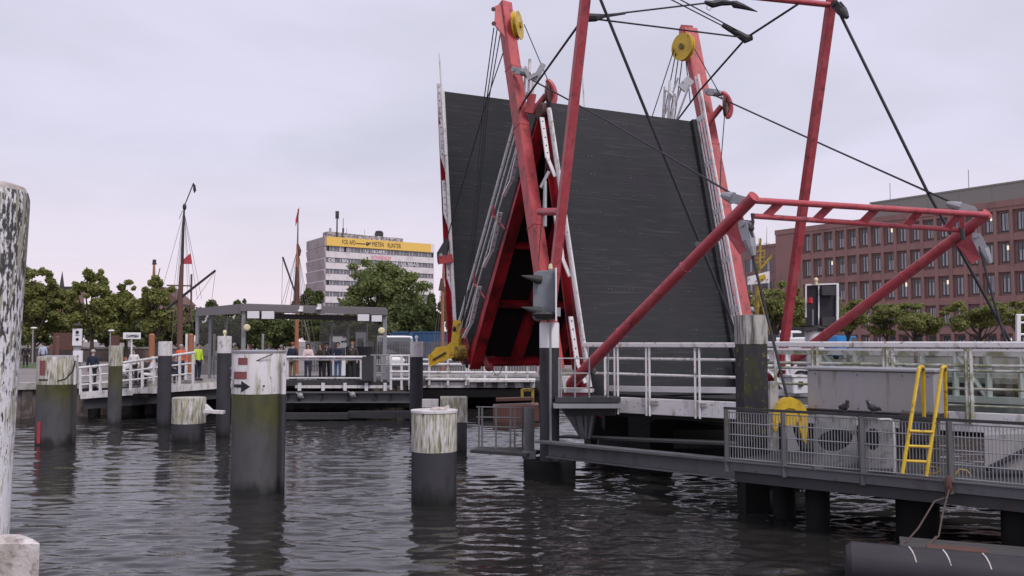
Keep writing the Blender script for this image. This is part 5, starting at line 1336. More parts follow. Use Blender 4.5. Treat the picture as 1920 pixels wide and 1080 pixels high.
# foreground pile on its block
fp = thing('white_pile', 'huge flaking white pile at the left edge, nearest to the viewer', 'pile', XY(-24, 7.8, 1.9))
c = XY(-37, 7.8, 0); b = MB()
b.lathe(c + V((0, 0, 1.9)), [(.26, -3.2), (.268, 0), (.285, .8), (.345, 2.72), (.345, 2.80), (.33, 2.86)], n=40); b.build('shaft', BIRCH, fp, smooth=True)
b = MB(); b.lathe(c + V((0, 0, 4.74)), [(.33, 0), (.31, .06), (.25, .085)], n=40); b.build('cap', CONCW, fp)
bl = MB(); bl.hexa([V((-6.5, 7.25, -1)), V((-3.71, 7.25, -1)), V((-3.98, 7.5, -1)), V((-6.5, 7.5, -1))], [V((-6.5, 7.25, 1.895)), V((-3.71, 7.25, 1.895)), V((-3.98, 7.5, 1.895)), V((-6.5, 7.5, 1.895))])
tag(bl.build('concrete_block', CONCW, bevel=.03), 'rough white concrete block at the lower left corner under the huge white pile', 'block')

r_, c, r, zt_, zs = pile('wide mossy dark pile with dirty white head and red board, second from the left edge', 109, 70, 668, 720, 31, md=PILEG)
wrap(r_, c, r, 76, 87, 676, 704, 31, FADED, 'red_board'); wrap(r_, c, r, 74.6, 81, 791, 832, 31, FLAGR, 'red_stripe'); wrap(r_, c, r, 75, 92, 711, 714, 31, BLACK, 'black_dash')
b = MB(); b.tube(XY(142, 30.6, zs), XY(142, 30.6, zt_), .04, n=7); b.build('guide_pipe', WHITE, r_)
b = MB(); b.tube(XY(142, 30.6, -1), XY(142, 30.6, zs), .04, n=7); b.build('guide_pipe', PILED, r_)
b = MB(); b.path([XY(110, 30.3, zs + .12), XY(125, 30.3, zs + .2), XY(138, 30.4, zs + .45), XY(142, 30.5, zs + .8)], .025, 6); b.build('hose', BLACK, r_)
b = MB(); b.lathe(c + V((0, 0, zt_)), [(r * .98, 0), (r * .6, .03)], n=24); b.build('lid', STEEL, r_)
pile('slim greenish pile with whitish head before the left end of the ramp railing', 218, 25, 648, 686, 38, md=PILEG)
pile('slim dark pile with clean pale head between the ramp railing and the shelter', 310, 25, 640, 667, 37, mw=PILEW2)
r_, c, r, zt_, zs = pile('slim dark pile with pale head and lamp globe left of the arrow pile', 421, 26, 630, 662, 33, mw=PILEW2)
b = MB(); b.tube(c + V((0, 0, zt_)), c + V((0, 0, zt_ + .08)), .03); b.ell(c + V((0, 0, zt_ + .14)), .07, .07, .08); b.build('lamp', LAMPG, r_, smooth=True)
for y in (690, 708, 722):
    b = MB(); b.beam(P(432, y, 32.7), P(441, y, 32.7), .05, .05); b.build('rung', STEEL, r_)
r_, c, r, zt_, zs = pile('short stained pile head low over the water, with a gull mess bracket', 357, 61, 745, 793, 31.5)
b = MB(); b.prism([P(384, 758, 31), P(398, 770, 31), P(385, 780, 31)], (0, .2, 0)); b.beam(P(384, 771, 31), P(420, 773, 31), .3, .1); b.build('bracket', PILEW2, r_)
b = MB(); b.ell(P(404, 772, 31), .22, .12, .05); b.build('bird_mess', CONCW, r_)
r_, c, r, zt_, zs = pile('largest pile in the middle, white head with black arrow and red stripes', 486, 97, 660, 737, 21.3, mw=PILEW2, md=PILEG)
wrap(r_, c, r, 447.5, 465, 671, 684, 21.3, FADED, 'red_stripe'); wrap(r_, c, r, 440, 464, 697, 711, 21.3, FADED, 'red_stripe')
wrap(r_, c, r, 440.5, 456, 721, 727, 21.3, BLACK, 'arrow_shaft')
b = MB(); vs = []
tri = [(454, 714), (470, 724.5), (454, 735)]; N2 = 6
for i in range(N2 + 1):
    px = 454 + 16 * i / N2; hh = 10.5 * (1 - i / N2) + .2
    t = angle_at(c, r, px)
    for s_ in (-1, 1):
        vs.append(V((c.x + (r + .007) * math.sin(t), c.y - (r + .007) * math.cos(t), P(px, 724.5 + s_ * hh, 21.3 - r * .8).z)))
b.add(vs, [(2 * i, 2 * i + 2, 2 * i + 3, 2 * i + 1) for i in range(N2)]); b.build('arrow_head', BLACK, r_)
b = MB(); b.tube(XY(533, 20.9, zs), XY(533, 20.9, zt_ - .05), .055, n=10); b.build('guide_pipe', PILEW2, r_)
b = MB(); b.tube(XY(533, 20.9, -1), XY(533, 20.9, zs), .055, n=10); b.build('guide_pipe', PILED, r_)
b = MB(); b.lathe(c + V((0, 0, zt_ - .01)), [(r * 1.02, 0), (r * 1.02, .04), (r * .5, .06)], n=36); b.build('lid', STEEL, r_)
b = MB(); b.lathe(XY(496, 21.3 - r, P(0, 724, 21.3 - r).z) + V((0, .01, 0)), [(.025, 0), (.025, .02)], axis=(0, -1, 0), n=10); b.build('bolt', BLACK, r_)
b = MB(); b.path([XY(452, 21.3 - r * .75, P(0, 692, 21.3 - r).z), XY(462, 21.3 - r * .9, P(0, 685, 21.3 - r).z), XY(490, 21.3 - r, P(0, 673, 21.3 - r).z), XY(512, 21.3 - r * .9, P(0, 664, 21.3 - r).z)], .012, 5); b.build('cable', BLACK, r_)
r_, c, r, zt_, zs = pile('short thick pile with streaked white drum head in mid water', 815, 85, 770, 845, 19.7)
b = MB(); b.lathe(c + V((0, 0, zt_ - .03)), [(r * 1.03, 0), (r * 1.03, .05), (r * .4, .06)], n=36); b.build('lid', PILEW2, r_)
b = MB(); b.prism([P(820, 768, 19.6), P(841, 760, 19.6), P(843, 769, 19.6)], (0, .15, 0)); b.ell(P(822, 767, 19.5), .18, .1, .05); b.build('bird_mess', CONCW, r_)
r_, c, r, zt_, zs = pile('slim dark grey pile with small lamp before the far white railing', 781, 25, 640, 669, 36, mw=PILEW2)
b = MB(); b.tube(c + V((0, 0, zt_)), c + V((0, 0, zt_ + .1)), .03); b.ell(c + V((0, 0, zt_ + .16)), .07, .07, .07); b.build('lamp', WHITEC, r_, smooth=True)
r_, c, r, zt_, zs = pile('low pile with square stained head behind the streaked drum pile', 851, 49, 744, 790, 29, square=True)
b = MB(); b.beam(P(792, 756, 29.5), P(822, 756, 29.5), .3, .26); b.build('side_box', PILEW2, r_)
r_, c, r, zt_, zs = pile('dark pile with clean white head carrying the grey signal housing', 1030, 37, 605, 652, 23, mw=WHITEC)
b = MB(); b.tube(P(1032, 602, 22.6), V((P(1032, 602, 22.6).x, 22.6, .6)), .03, n=7); b.build('guide_pipe', STEEL, r_)
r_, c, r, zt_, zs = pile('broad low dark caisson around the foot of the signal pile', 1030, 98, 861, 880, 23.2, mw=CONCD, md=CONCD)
r_, c, r, zt_, zs = pile('weathered wooden pile with grey white head and yellow lichen, in front of the railing', 1408, 47, 591, 645, 18.8, mw=WOODW, md=LICH, square=True)
r_, c, r, zt_, zs = pile('white headed pile under the framed black signal board', 1527, 34, 622, 660, 29, mw=WHITEC)
# framed board with lamp
sb = thing('signal_board', 'black signal board in a white frame with red lamp and amber globe', 'signal', P(1541, 615, 29))
b = MB(); b.beam(P(1540, 533, 28.9), P(1540, 612, 28.9), 1.0, .06, up=(0, 1, 0)); b.build('board', BLACK, sb)
for p, q, w in ((P(1511, 534, 28.8), P(1571, 532, 28.8), .045), (P(1511, 534, 28.8), P(1511, 595, 28.8), .04), (P(1570, 531, 28.8), P(1570, 615, 28.8), .075), (P(1535, 536, 28.8), P(1535, 612, 28.8), .035), (P(1535, 613, 28.8), P(1571, 615, 28.8), .05)):
    b = MB(); b.beam(p, q, w, w, up=(0, 1, 0)); b.build('frame', WHITEC, sb)
for y in (545, 603):
    b = MB(); b.box(P(1552, y, 28.7), .42, .2, .3); b.build('light_housing', GREYD, sb)
b = MB(); b.path([P(1519, 571, 28.6), P(1519, 568, 28.6), P(1519, 558, 28.6)], [.05, .09, .08], 12); b.build('red_lamp', REDL, sb, smooth=True)
b = MB(); b.tube(P(1524, 580, 28.6), P(1524, 610, 28.6), .02); b.build('pole', STEEL, sb)
b = MB(); b.tube(P(1530, 534, 28.7), P(1530, 528, 28.7), .05); b.ell(P(1530, 525, 28.7), .07, .07, .08); b.build('globe_lamp', LAMPG, sb, smooth=True)
b = MB(); b.box(P(1530, 617, 28.9), .9, .5, .12); b.ell(P(1540, 615, 28.8), .3, .2, .12); b.build('base_plate', GREYD, sb)

# ------------------------------------------------------------------ far bridge deck, ramp and shelter
ZFD = 1.66; YF = 42.0
fd = thing('far_deck', 'far bridge deck with grey girder face and white kerb stubs, carrying the shelter', 'bridge deck', XY(640, YF, 0))
b = MB(); b.hexa([XY(440, YF, 1.4), XY(792, YF, 1.4), XY(800, YF + 6, 1.4), XY(430, YF + 6, 1.4)], [XY(440, YF, ZFD), XY(792, YF, ZFD), XY(800, YF + 6, ZFD), XY(430, YF + 6, ZFD)]); b.build('slab', GREYD, fd)
b = MB(); b.beam(XY(555, YF - .15, 1.38), XY(735, YF - .15, 1.38), .1, .13); b.build('kerb', PILEW2, fd)
for px in (563, 607, 648, 688, 723):
    b = MB(); b.beam(XY(px, YF - .22, 1.2), XY(px, YF - .22, 1.56), .14, .14, up=(0, 1, 0)); b.build('kerb_stub', WHITE, fd)
b = MB(); b.beam(XY(535, YF - .3, 1.13), XY(785, YF - .3, 1.13), .35, .06); b.beam(XY(535, YF - .3, .69), XY(785, YF - .3, .69), .35, .06); b.build('girder_flange', GREYP, fd)
b = MB(); b.beam(XY(535, YF - .2, .91), XY(785, YF - .2, .91), .06, .40); b.build('girder_web', GREYP, fd)
for px in (540, 560, 604, 652, 704, 732, 780):
    b = MB(); b.beam(XY(px, YF - .3, .72), XY(px, YF - .3, 1.1), .06, .16, up=(0, 1, 0)); b.build('stiffener', GREYD, fd)
b = MB(); b.beam(XY(530, YF + .6, .52), XY(792, YF + .6, .52), .3, .28); b.build('inner_beam', CONCD, fd)
b = MB(); b.beam(XY(535, 40, .2), XY(655, 40, .2), .5, .26); b.beam(XY(655, 40.4, .24), XY(790, 40.4, .24), .4, .28); b.build('lower_beam', GREYD, fd)
b = MB(); b.lathe(XY(639, 40.6, -1.5), [(.33, 0), (.33, 1.7)], n=16); b.build('column', CONCD, fd)
for x, y in ((563, 742), (661, 740)):
    b = MB(); b.ell(P(x, y, YF - .5), .14, .1, .14); b.tube(P(x - 8, y - 6, YF - .5), P(x + 6, y + 4, YF - .5), .03); b.build('pipe_valve', STEEL, fd)
# ramp to the left
rp = thing('ramp', 'pale edged access ramp sloping down to the left quay', 'ramp', XY(250, 40, 0))
ra, rb = P(152, 737, 39.5), P(440, 716, 41.8)
b = MB(); b.hexa([ra + V((0, 0, -.18)), rb + V((0, 0, -.18)), rb + V((0, 5, -.18)), ra + V((0, 5, -.18))], [ra, rb, rb + V((0, 5, 0)), ra + V((0, 5, 0))]); b.build('slab', CONC, rp)
b = MB(); b.beam(ra + V((0, -.06, -.1)), rb + V((0, -.06, -.1)), .1, .3); b.build('edge_beam', PILEW2, rp)
b = MB(); b.beam(ra + V((0, .3, -.5)), rb + V((0, .3, -.5)), .3, .42); b.build('girder', GREYD, rp)
for px in (165, 252):
    b = MB(); b.beam(P(px, 742, 40.2), P(px + 28, 742, 40.2), .3, .2); b.build('bearing', CONCD, rp)
for px in (180, 262, 330, 400):
    b = MB(); b.lathe(XY(px, 42.5, -1.5), [(.28, 0), (.28, 2.6)], n=14); b.build('column', CONCD, rp)
b = MB(); b.beam(XY(140, 44.8, .55), XY(470, 45.5, .55), 1.2, 1.3); b.build('abutment', CONCD, rp)
# ramp railing
def railset(name, label, root_px, posts, rl, m=WHITE, cat='railing', r=.05):
    root = thing(name, label, cat, root_px)
    for p, q in posts:
        b = MB(); b.beam(p, q, .10, .08, up=(0, 1, 0)); b.build('post', m, root)
    for nm, pts, rr in rl:
        b = MB(); b.path(pts, rr, 8); b.build(nm, m, root, smooth=True)
    return root
YR = 39.7
top = [(150, 690), (207, 684), (300, 670), (366, 661)]
def ty(px): return np.interp(px, [t[0] for t in top], [t[1] for t in top])
def by(px): return np.interp(px, [150, 366], [738, 720])
ps = [(P(px, by(px) + 2, YR), P(px, ty(px), YR)) for px in (151, 170, 188, 207, 245, 267, 289, 337, 362)]
rr_ = [('handrail', [P(px, ty(px), YR) for px in (148, 207, 300, 366)], .06)]
for f in (.33, .66): rr_.append(('mid_rail', [P(px, ty(px) + (by(px) - ty(px)) * f, YR) for px in (150, 207, 300, 364)], .04))
railset('ramp_railing', 'white railing climbing along the access ramp at the left', P(250, 735, YR), ps, rr_)
# people rail: white frame in front of the shelter
ps = [(P(px, 711, YF - .3), P(px, 671, YF - .3)) for px in (539, 677)]
fr = railset('frame_railing', 'low white framed barrier the onlookers lean on, right of the arrow pile', P(610, 712, YF - .3), ps,
             [('bottom_rail', [P(537, 709, YF - .3), P(679, 709, YF - .3)], .035), ('mid_rail', [P(537, 674.5, YF - .3), P(679, 674.5, YF - .3)], .035)])
b = MB()
for i in range(8):
    b.cur = i % 2
    x0, x1 = 537 + 18.7 * i, 537 + 18.7 * (i + 1)
    b.tube(P(x0, 669.5, YF - .35), P(x1, 669.5, YF - .35), .06, n=10)
b.build('handrail', [WHITEC, SIGNP], fr)
b = MB(); b.beam(P(690, 668, YF - .3), P(690, 714, YF - .3), .45, .3, up=(0, 1, 0)); tag(b.build('barrier_post', GREYD), 'dark grey barrier post at the right end of the low white framed barrier', 'post')
# grey and white railings right of it
ps = [(P(px, 716, YF), P(px, 665, YF)) for px in (703, 716, 728)]
railset('grey_railing', 'thin grey steel railing between the shelter and the white gate', P(715, 716, YF), ps, [('handrail', [P(695, 666, YF), P(735, 666, YF)], .03), ('mid_rail', [P(695, 684, YF), P(735, 684, YF)], .03), ('mid_rail', [P(695, 700, YF), P(735, 700, YF)], .03)], STEEL)
ps = [(P(px, 731, YF - .4), P(px, 668, YF - .4)) for px in (733, 753, 768)]
railset('white_gate', 'short white barred gate just left of the slim lamp pile', P(750, 730, YF - .4), ps, [('handrail', [P(732, 667, YF - .4), P(770, 667, YF - .4)], .05), ('bar', [P(732, 684, YF - .4), P(770, 684, YF - .4)], .06), ('bar', [P(732, 697, YF - .4), P(770, 697, YF - .4)], .06), ('bar', [P(732, 711, YF - .4), P(770, 711, YF - .4)], .06)])
# far right span with railings
YS = 46.5
fs = thing('far_span', 'white edged far span with bracket blocks below the raised bridge', 'bridge deck', XY(900, YS, 0))
b = MB(); b.hexa([XY(770, YS, 1.1), XY(1015, YS, 1.1), XY(1015, YS + 6, 1.1), XY(770, YS + 6, 1.1)], [XY(770, YS, 1.45), XY(1015, YS, 1.45), XY(1015, YS + 6, 1.45), XY(770, YS + 6, 1.45)]); b.build('slab', GREYD, fs)
b = MB(); b.beam(P(790, 722, YS - .1), P(1003, 722, YS - .1), .1, .26); b.build('edge_beam', PILEW2, fs)
b = MB(); b.beam(P(880, 714, YS - .25), P(1003, 714, YS - .25), .5, .1); b.build('kerb', PILEW2, fs)
for px in (900, 928, 958, 988):
    b = MB(); b.box(P(px, 721, YS - .25), .3, .2, .28); b.build('bracket_block', GREYD, fs)
b = MB(); b.beam(P(780, 738, YS), P(1000, 736, YS), .5, .4); b.build('girder', CONCD, fs)
b = MB(); b.beam(XY(770, YS + 3, .45), XY(1020, YS + 3, .45), 3, .6); b.build('abutment', CONCD, fs)
ps = [(P(px, 722, YS - .3), P(px, 673, YS - .3)) for px in (805, 840, 874, 879, 909, 949, 989)]
railset('far_railing', 'white railing on the far span below the red girders', P(900, 722, YS - .3), ps, [('handrail', [P(770, 674, YS - .3), P(1004, 676, YS - .3)], .05)] + [('mid_rail', [P(770, y, YS - .3), P(1004, y + 1, YS - .3)], .07) for y in (683, 698, 711)])
# orange brown workboat part below the far span
wb = thing('work_raft', 'rusty brown work raft moored under the far span', 'raft', P(950, 790, 40))
b = MB(); b.beam(P(925, 775, 40), P(1010, 772, 40), 1.5, .7); b.build('hull', MASTB, wb)
b = MB(); b.beam(P(930, 749, 40), P(1000, 747, 40), .6, .12); b.build('deck_plank', RUST, wb)
b = MB()
for p, q in ((P(979, 730, 39.8), P(979, 748, 39.8)), (P(999, 729, 39.8), P(999, 755, 39.8)), (P(979, 731, 39.8), P(999, 731, 39.8))): b.beam(p, q, .12, .1, up=(0, 1, .1))
b.build('frame', YELD, wb)
b = MB(); b.tube(P(955, 765, 39.5), P(955, 832, 39.5), .05); b.tube(P(965, 765, 39.5), P(965, 832, 39.5), .05); b.build('fender_pole', RUST, wb)

# shelter
YA, YB = 43.2, 46.2
sh = thing('glass_shelter', 'flat roofed glass shelter with grey posts and white lamp boxes under its roof edge', 'shelter', XY(600, 44.5, ZFD))
zr = P(600, 580, YA).z
b = MB(); b.hexa([P(456, 577, YA), P(724, 586, YA), P(722, 588, YB), P(368, 586, YB)], [P(456, 569, YA), P(724, 576.5, YA), P(722, 580, YB), P(368, 578, YB)]); b.build('roof', SHROOF, sh)
b = MB(); b.beam(P(452, 577.5, YA - .1), P(726, 585, YA - .1), .2, .30); b.build('roof_beam', SHROOF, sh)
b = MB(); b.beam(P(455, 583, YA), P(370, 588, YB), .2, .25); b.build('roof_beam', SHROOF, sh)
b = MB(); b.beam(P(470, 592, YB), P(722, 598, YB), .1, .26); b.build('rear_fascia', SHROOF, sh)
for (px, y0, Y, w) in ((458, 572, YA, .17), (722, 584, YA, .17), (371, 588, YB, .16), (395, 592, YB, .14), (425, 592, YB, .1), (622, 604, YB, .1), (653, 604, YB, .1), (688, 606, YB, .08)):
    b = MB(); b.beam(V((*P(px, y0, Y).xy, ZFD - .2)), P(px, y0, Y), w, w, up=(0, 1, 0)); b.build('post', SHPOST, sh)
for a, c_ in ((373, 394), (397, 424), (427, 455)):
    b = MB(); b.beam(V((P((a + c_) / 2, 600, YB).x, YB - .02, ZFD + .1)), V((P((a + c_) / 2, 600, YB).x, YB - .02, P(0, 592, YB).z)), (c_ - a) / 1703 * YB, .012, up=(0, 1, 0)); b.build('glass_pane', GLASSS, sh)
for a, c_ in ((600, 621), (624, 652), (655, 687), (690, 720)):
    b = MB(); b.beam(V((P((a + c_) / 2, 600, YB).x, YB - .02, ZFD + .9)), V((P((a + c_) / 2, 600, YB).x, YB - .02, P(0, 602, YB).z)), (c_ - a) / 1703 * YB, .012, up=(0, 1, 0)); b.build('glass_pane', GLASSS, sh)
for x0, x1, y0, y1 in ((463, 487, 582, 598), (490, 515, 582, 599), (670, 693, 588, 603), (696, 717, 590, 604)):
    b = MB(); b.box(P((x0 + x1) / 2, (y0 + y1) / 2, YA - .35), (x1 - x0) / 1700 * YA, .12, (y1 - y0) / 1700 * YA); o = b.build('lamp_box', GREYD, sh)
    b = MB(); b.box(P((x0 + x1) / 2, (y0 + y1) / 2, YA - .42), (x1 - x0 - 2) / 1700 * YA, .04, (y1 - y0 - 2.5) / 1700 * YA); b.build('lamp_face', SIGNW, o)
for x, y in ((564, 581), (598, 577)):
    b = MB(); b.box(P(x + 1, y - 2, YA - .3), .16, .16, .26); b.ell(P(x - 2, y + 2, YA - .35), .1, .08, .07); b.build('spot_lamp', WHITEC, sh)
for x, y in ((463, 614), (715, 620)):
    b = MB(); b.lathe(P(x, y, YA - .25), [(.16, 0), (.16, .05), (.1, .09)], axis=(.5, -1, 0), n=18); b.build('round_mirror', LAMPG, sh)
b = MB(); b.box(P(674, 680, YB - .6), 1.3, .5, 1.6); b.build('bench_back', GREYD, sh)
# white name board, signal board, lamp posts on the far bank
bd = thing('name_board', 'small white board with a dark word on a thin pole behind the ramp', 'sign', P(247, 690, 50))
b = MB(); b.beam(P(247, 632, 50), V((*P(247, 690, 50).xy, 1.5)), .07, .07, up=(0, 1, 0)); b.build('pole', WHITE, bd)
b = MB(); b.box(P(247.5, 629.5, 49.9), .95, .06, .36); o = b.build('board', SIGNW, bd)
text('board_word', 'CAMPSEN', P(236.5, 632.2, 49.85), (1, 0, 0), (0, 0, 1), .2, BLACK, o, .01, .66)
sd_ = thing('channel_sign', 'tall white signal board with dark symbols and a small grey hood, left of the ramp', 'sign', P(145, 690, 44))
b = MB(); b.box(P(145, 632, 44), .42, .12, .82); o = b.build('board', SIGNW, sd_)
b = MB(); b.lathe(P(145, 623, 43.93), [(.08, 0), (.08, .02)], axis=(0, -1, 0), n=14); b.prism([P(141.5, 636, 43.92), P(145, 633, 43.92), P(148.5, 636, 43.92), P(145, 639, 43.92)], (0, -.02, 0)); b.beam(P(141, 628.5, 43.93), P(149, 628.5, 43.93), .02, .02); b.build('symbol', BLACK, o)
b = MB(); b.lathe(P(145, 611, 44), [(.2, 0), (.2, .06), (.1, .12)], n=14); b.build('hood', GREYD, sd_)
b = MB(); b.box(P(146, 668, 44), .42, .14, .55); b.build('lower_board', SIGNW, sd_)
b = MB(); b.ell(P(145.5, 668, 43.9), .05, .03, .05); b.build('lower_mark', BLACK, sd_)
b = MB(); b.beam(P(145, 645, 44.1), V((*P(145, 690, 44.1).xy, 1.3)), .3, .16, up=(0, 1, 0)); b.build('column', STEEL, sd_)
for px, y0, lab in ((62, 613, 'thin street lamp above the walker at the left'), (207, 618, 'thin street lamp before the trees left of the name board')):
    lp = thing('street_lamp', lab, 'street lamp', XY(px, 80, GZ0))
    b = MB(); b.tube(XY(px, 80, GZ0), P(px, y0 + 3, 80), .07, .05, 7); b.build('pole', STEEL, lp)
    b = MB(); b.ell(P(px + 1.5, y0 + 2, 80), .3, .16, .09); b.build('lamp_head', WHITEC, lp)
for px, y0, w, Y, lab in ((108, 632, .3, 62, 'brown red post behind the left mossy pile'), (96, 648, .26, 64, 'dark brown post just left of the brown red post'), (285, 628, .32, 52, 'bright orange red post left of the dark mast'), (358, 628, .28, 53, 'slim orange red post right of the dark mast')):
    b = MB(); b.tube(XY(px, Y, GZ0), P(px, y0, Y), w / 2, w / 2, 10); b.lathe(P(px, y0, Y), [(w * .5, 0), (w * .3, .08)], n=10)
    tag(b.build('mooring_post', MASTO if Y < 60 else MASTB, smooth=True), lab, 'post')
b = MB(); b.box(P(216, 640, 70), .5, .4, .9); b.tube(P(216, 648, 70), XY(216, 70, GZ0), .08); tag(b.build('notice_board', RUST), 'small rust red notice board above the slim greenish pile', 'sign')
b = MB(); b.box(P(123, 640, 75), 1.6, 1, 1.4); b.ell(P(123, 634, 75), .8, .5, .35); tag(b.build('kiosk', RUST), 'small rust red kiosk under the trees behind the signal board', 'kiosk')
for px, lab in ((350, 'white pole between the orange posts by the shelter'), (493, 'thick white post beside the bald man in the blue shirt'), (402, 'short pale pole inside the left end of the shelter')):
    Y = 47; b = MB(); b.tube(XY(px, Y, GZ0), P(px, 626, Y), .06, n=8); tag(b.build('white_post', WHITEC), lab, 'post')

# ------------------------------------------------------------------ sailing ships
def ship(label, base, parts_, cat='sailing ship'):
    return thing('sailing_ship', label, cat, base)
s1_ = ship('tall dark masted sailing ship with black pennant, left of the shelter', 0, None) if False else thing('sailing_ship', 'tall dark masted sailing ship with black pennant, left of the shelter', 'sailing ship', XY(343, 56, 0))
Y = 56
b = MB(); b.path([V((*P(338, 640, Y).xy, .3)), P(338, 560, Y), P(341, 497, Y)], [.18, .16, .12], 12); b.build('lower_mast', MASTB, s1_, smooth=True)
b = MB(); b.path([P(341, 515, Y), P(343, 450, Y), P(345.5, 386, Y)], [.10, .08, .055], 9); b.ell(P(346, 388, Y), .12, .12, .22); b.build('top_mast', HULL, s1_, smooth=True)
b = MB(); b.tube(P(345, 388, Y), P(363, 343, Y), .035, n=6); b.build('flag_staff', MASTB, s1_)
b = MB(); b.prism([P(362, 343, Y), P(366, 347, Y), P(367.5, 357, Y), P(364, 362, Y), P(362, 356, Y)], (0, .05, 0)); b.build('pennant', FLAGD, s1_)
b = MB(); b.prism([P(355, 476, Y), P(340, 490, Y), P(339, 495, Y), P(358, 495, Y)], (.05, .05, 0)); b.build('red_flag', FLAGR, s1_)
b = MB(); b.tube(P(311, 580, Y), P(404, 507, Y), .09, .07, 8); b.build('gaff_boom', HULL, s1_, smooth=True)
b = MB(); b.tube(P(359, 514, Y), P(358, 600, Y), .06, n=7); b.build('mizzen_mast', MASTB, s1_)
b = MB(); b.beam(P(313, 535, Y), P(358, 536, Y), .12, .08); b.build('cross_tree', MASTB, s1_)
b = MB(); b.tube(P(330, 540, Y), P(322, 640, Y), .02, n=4)
for a in (308, 316, 324, 329): b.tube(P(344, 400, Y), P(a, 620 if a > 315 else 528, Y), .012, n=4)
for a in (355, 362, 370, 378): b.tube(P(346, 400, Y), P(a, 620 if a < 365 else 560, Y), .012, n=4)
b.tube(P(342, 395, Y), P(336, 410, Y), .02, n=4); b.tube(P(404, 508, Y), P(397, 562, Y), .012, n=4); b.tube(P(404, 508, Y), P(368, 562, Y), .012, n=4)
b.build('rigging', RIG, s1_)
b = MB(); b.prism([P(334, 545, Y), P(329, 575, Y), P(336, 575, Y)], (0, .3, 0)); b.prism([P(348, 590, Y), P(345, 606, Y), P(351, 604, Y), P(352, 586, Y)], (0, .05, 0)); b.build('furled_cloth', RUST, s1_)
def hull(root, cx, Y, L, m=HULL):
    b = MB(); c = XY(cx, Y, 0); n_ = 9; secs = []
    for i in range(n_ + 1):
        t = -1 + 2 * i / n_; w = .95 * (1 - abs(t) ** 2.6) + .03; z = .9 + .35 * t * t
        secs.append([c + V((t * L / 2, -w, z)), c + V((t * L / 2 * .94, -w * .5, -.3)), c + V((t * L / 2 * .94, w * .5, -.3)), c + V((t * L / 2, w, z))])
    for i in range(n_): b.hexa(secs[i], secs[i + 1])
    return b.build('hull', m, root)
hull(s1_, 345, Y, 8)
s2_ = thing('sailing_ship', 'sailing ship with orange brown mast and drooping red flag behind the shelter', 'sailing ship', XY(557, 55, 0))
Y = 55
b = MB(); b.path([V((*P(557, 640, Y).xy, .4)), P(557, 540, Y), P(558, 457, Y)], [.13, .11, .07], 12); b.build('mast', MASTO, s2_, smooth=True)
b = MB(); b.path([P(558, 470, Y), P(559, 392, Y)], [.05, .03], 7); b.build('flag_staff', MASTB, s2_)
b = MB(); b.prism([P(561, 388, Y), P(558, 396, Y), P(554, 412, Y), P(554, 424, Y), P(557, 416, Y), P(560, 402, Y)], (.0, .05, 0)); b.build('red_flag', FLAGR, s2_)
b = MB(); b.tube(P(530, 482, Y), P(556, 556, Y), .06, .05, 7); b.build('gaff', HULL, s2_)
b = MB(); b.path([P(558, 458, Y), P(562, 470, Y), P(561, 480, Y)], [.07, .1, .06], 8); b.path([P(557, 500, Y), P(557, 536, Y), P(556, 575, Y)], [.1, .15, .2], 8); b.build('furled_sail', RUST, s2_)
b = MB()
for a in (520, 527, 540, 547): b.tube(P(557, 470, Y), P(a, 600, Y), .013, n=4)
for a in (568, 574, 590, 582): b.tube(P(559, 470, Y), P(a, 640, Y), .013, n=4)
b.tube(P(530, 482, Y), P(528, 575, Y), .013, n=4); b.tube(P(566, 585, Y), P(585, 660, Y), .05, n=5)
b.build('rigging', RIG, s2_); hull(s2_, 560, Y, 8, MASTB)
s3_ = thing('sailing_ship', 'sailing ship with slim orange brown mast just left of the raised bridge', 'sailing ship', XY(830, 56, 0))
Y = 56
b = MB(); b.path([V((*P(830, 660, Y).xy, .5)), P(830, 560, Y), P(832, 480, Y)], [.12, .10, .05], 12); b.build('mast', MASTO, s3_, smooth=True)
b = MB()
for a in (812, 818, 824): b.tube(P(832, 500, Y), P(a, 655, Y), .014, n=4)
for a in (838, 845): b.tube(P(832, 500, Y), P(a, 655, Y), .014, n=4)
b.build('rigging', RIG, s3_); b = MB(); b.path([P(829, 522, Y), P(828, 545, Y)], [.1, .2], 7); b.build('furled_sail', RUST, s3_); hull(s3_, 830, Y, 7, MASTB)
s4_ = thing('ship_mast', 'distant thin ship mast with radar head above the plane trees', 'mast', XY(290, 100, GZ0)); Y = 100
b = MB(); b.path([XY(288, Y, GZ0), P(288, 545, Y), P(289, 495, Y)], [.3, .25, .12], 8); b.build('mast', MASTO, s4_)
b = MB(); b.beam(P(285, 495, Y), P(294, 495, Y), .12, .12); b.box(P(289.5, 491, Y), .3, .3, .5); b.tube(P(296, 520, Y), P(300, 503, Y), .05); b.build('radar_head', GREYD, s4_)
# yellow masted workboat right of the bridge
ym = thing('yellow_mast', 'thin yellow mast with a slanted white and yellow banner, between the red posts', 'mast', V((*P(1416, 640, 34).xy, 0))); Y = 34
b = MB(); b.path([V((*P(1416, 640, Y).xy, -.3)), P(1418, 590, Y), P(1423, 500, Y), P(1426, 447, Y)], [.11, .10, .07, .04], 9); b.build('mast', YELD, ym, smooth=True)
b = MB(); b.tube(P(1419, 512, Y), P(1449, 478, Y), .05, n=7); b.build('boom', YELD, ym)
b = MB()
for y in (470, 482, 490): b.beam(P(1417, y + 2, Y), P(1434, y, Y), .06, .05)
b.tube(P(1433, 468, Y), P(1432, 492, Y), .03, n=5); b.build('cross_arm', YELD, ym)
b = MB(); b.prism([P(1402, 519, Y - .1), P(1443, 508, Y - .1), P(1443, 530, Y - .1), P(1402, 534, Y - .1)], (0, .05, 0)); o = b.build('banner', SIGNW, ym)
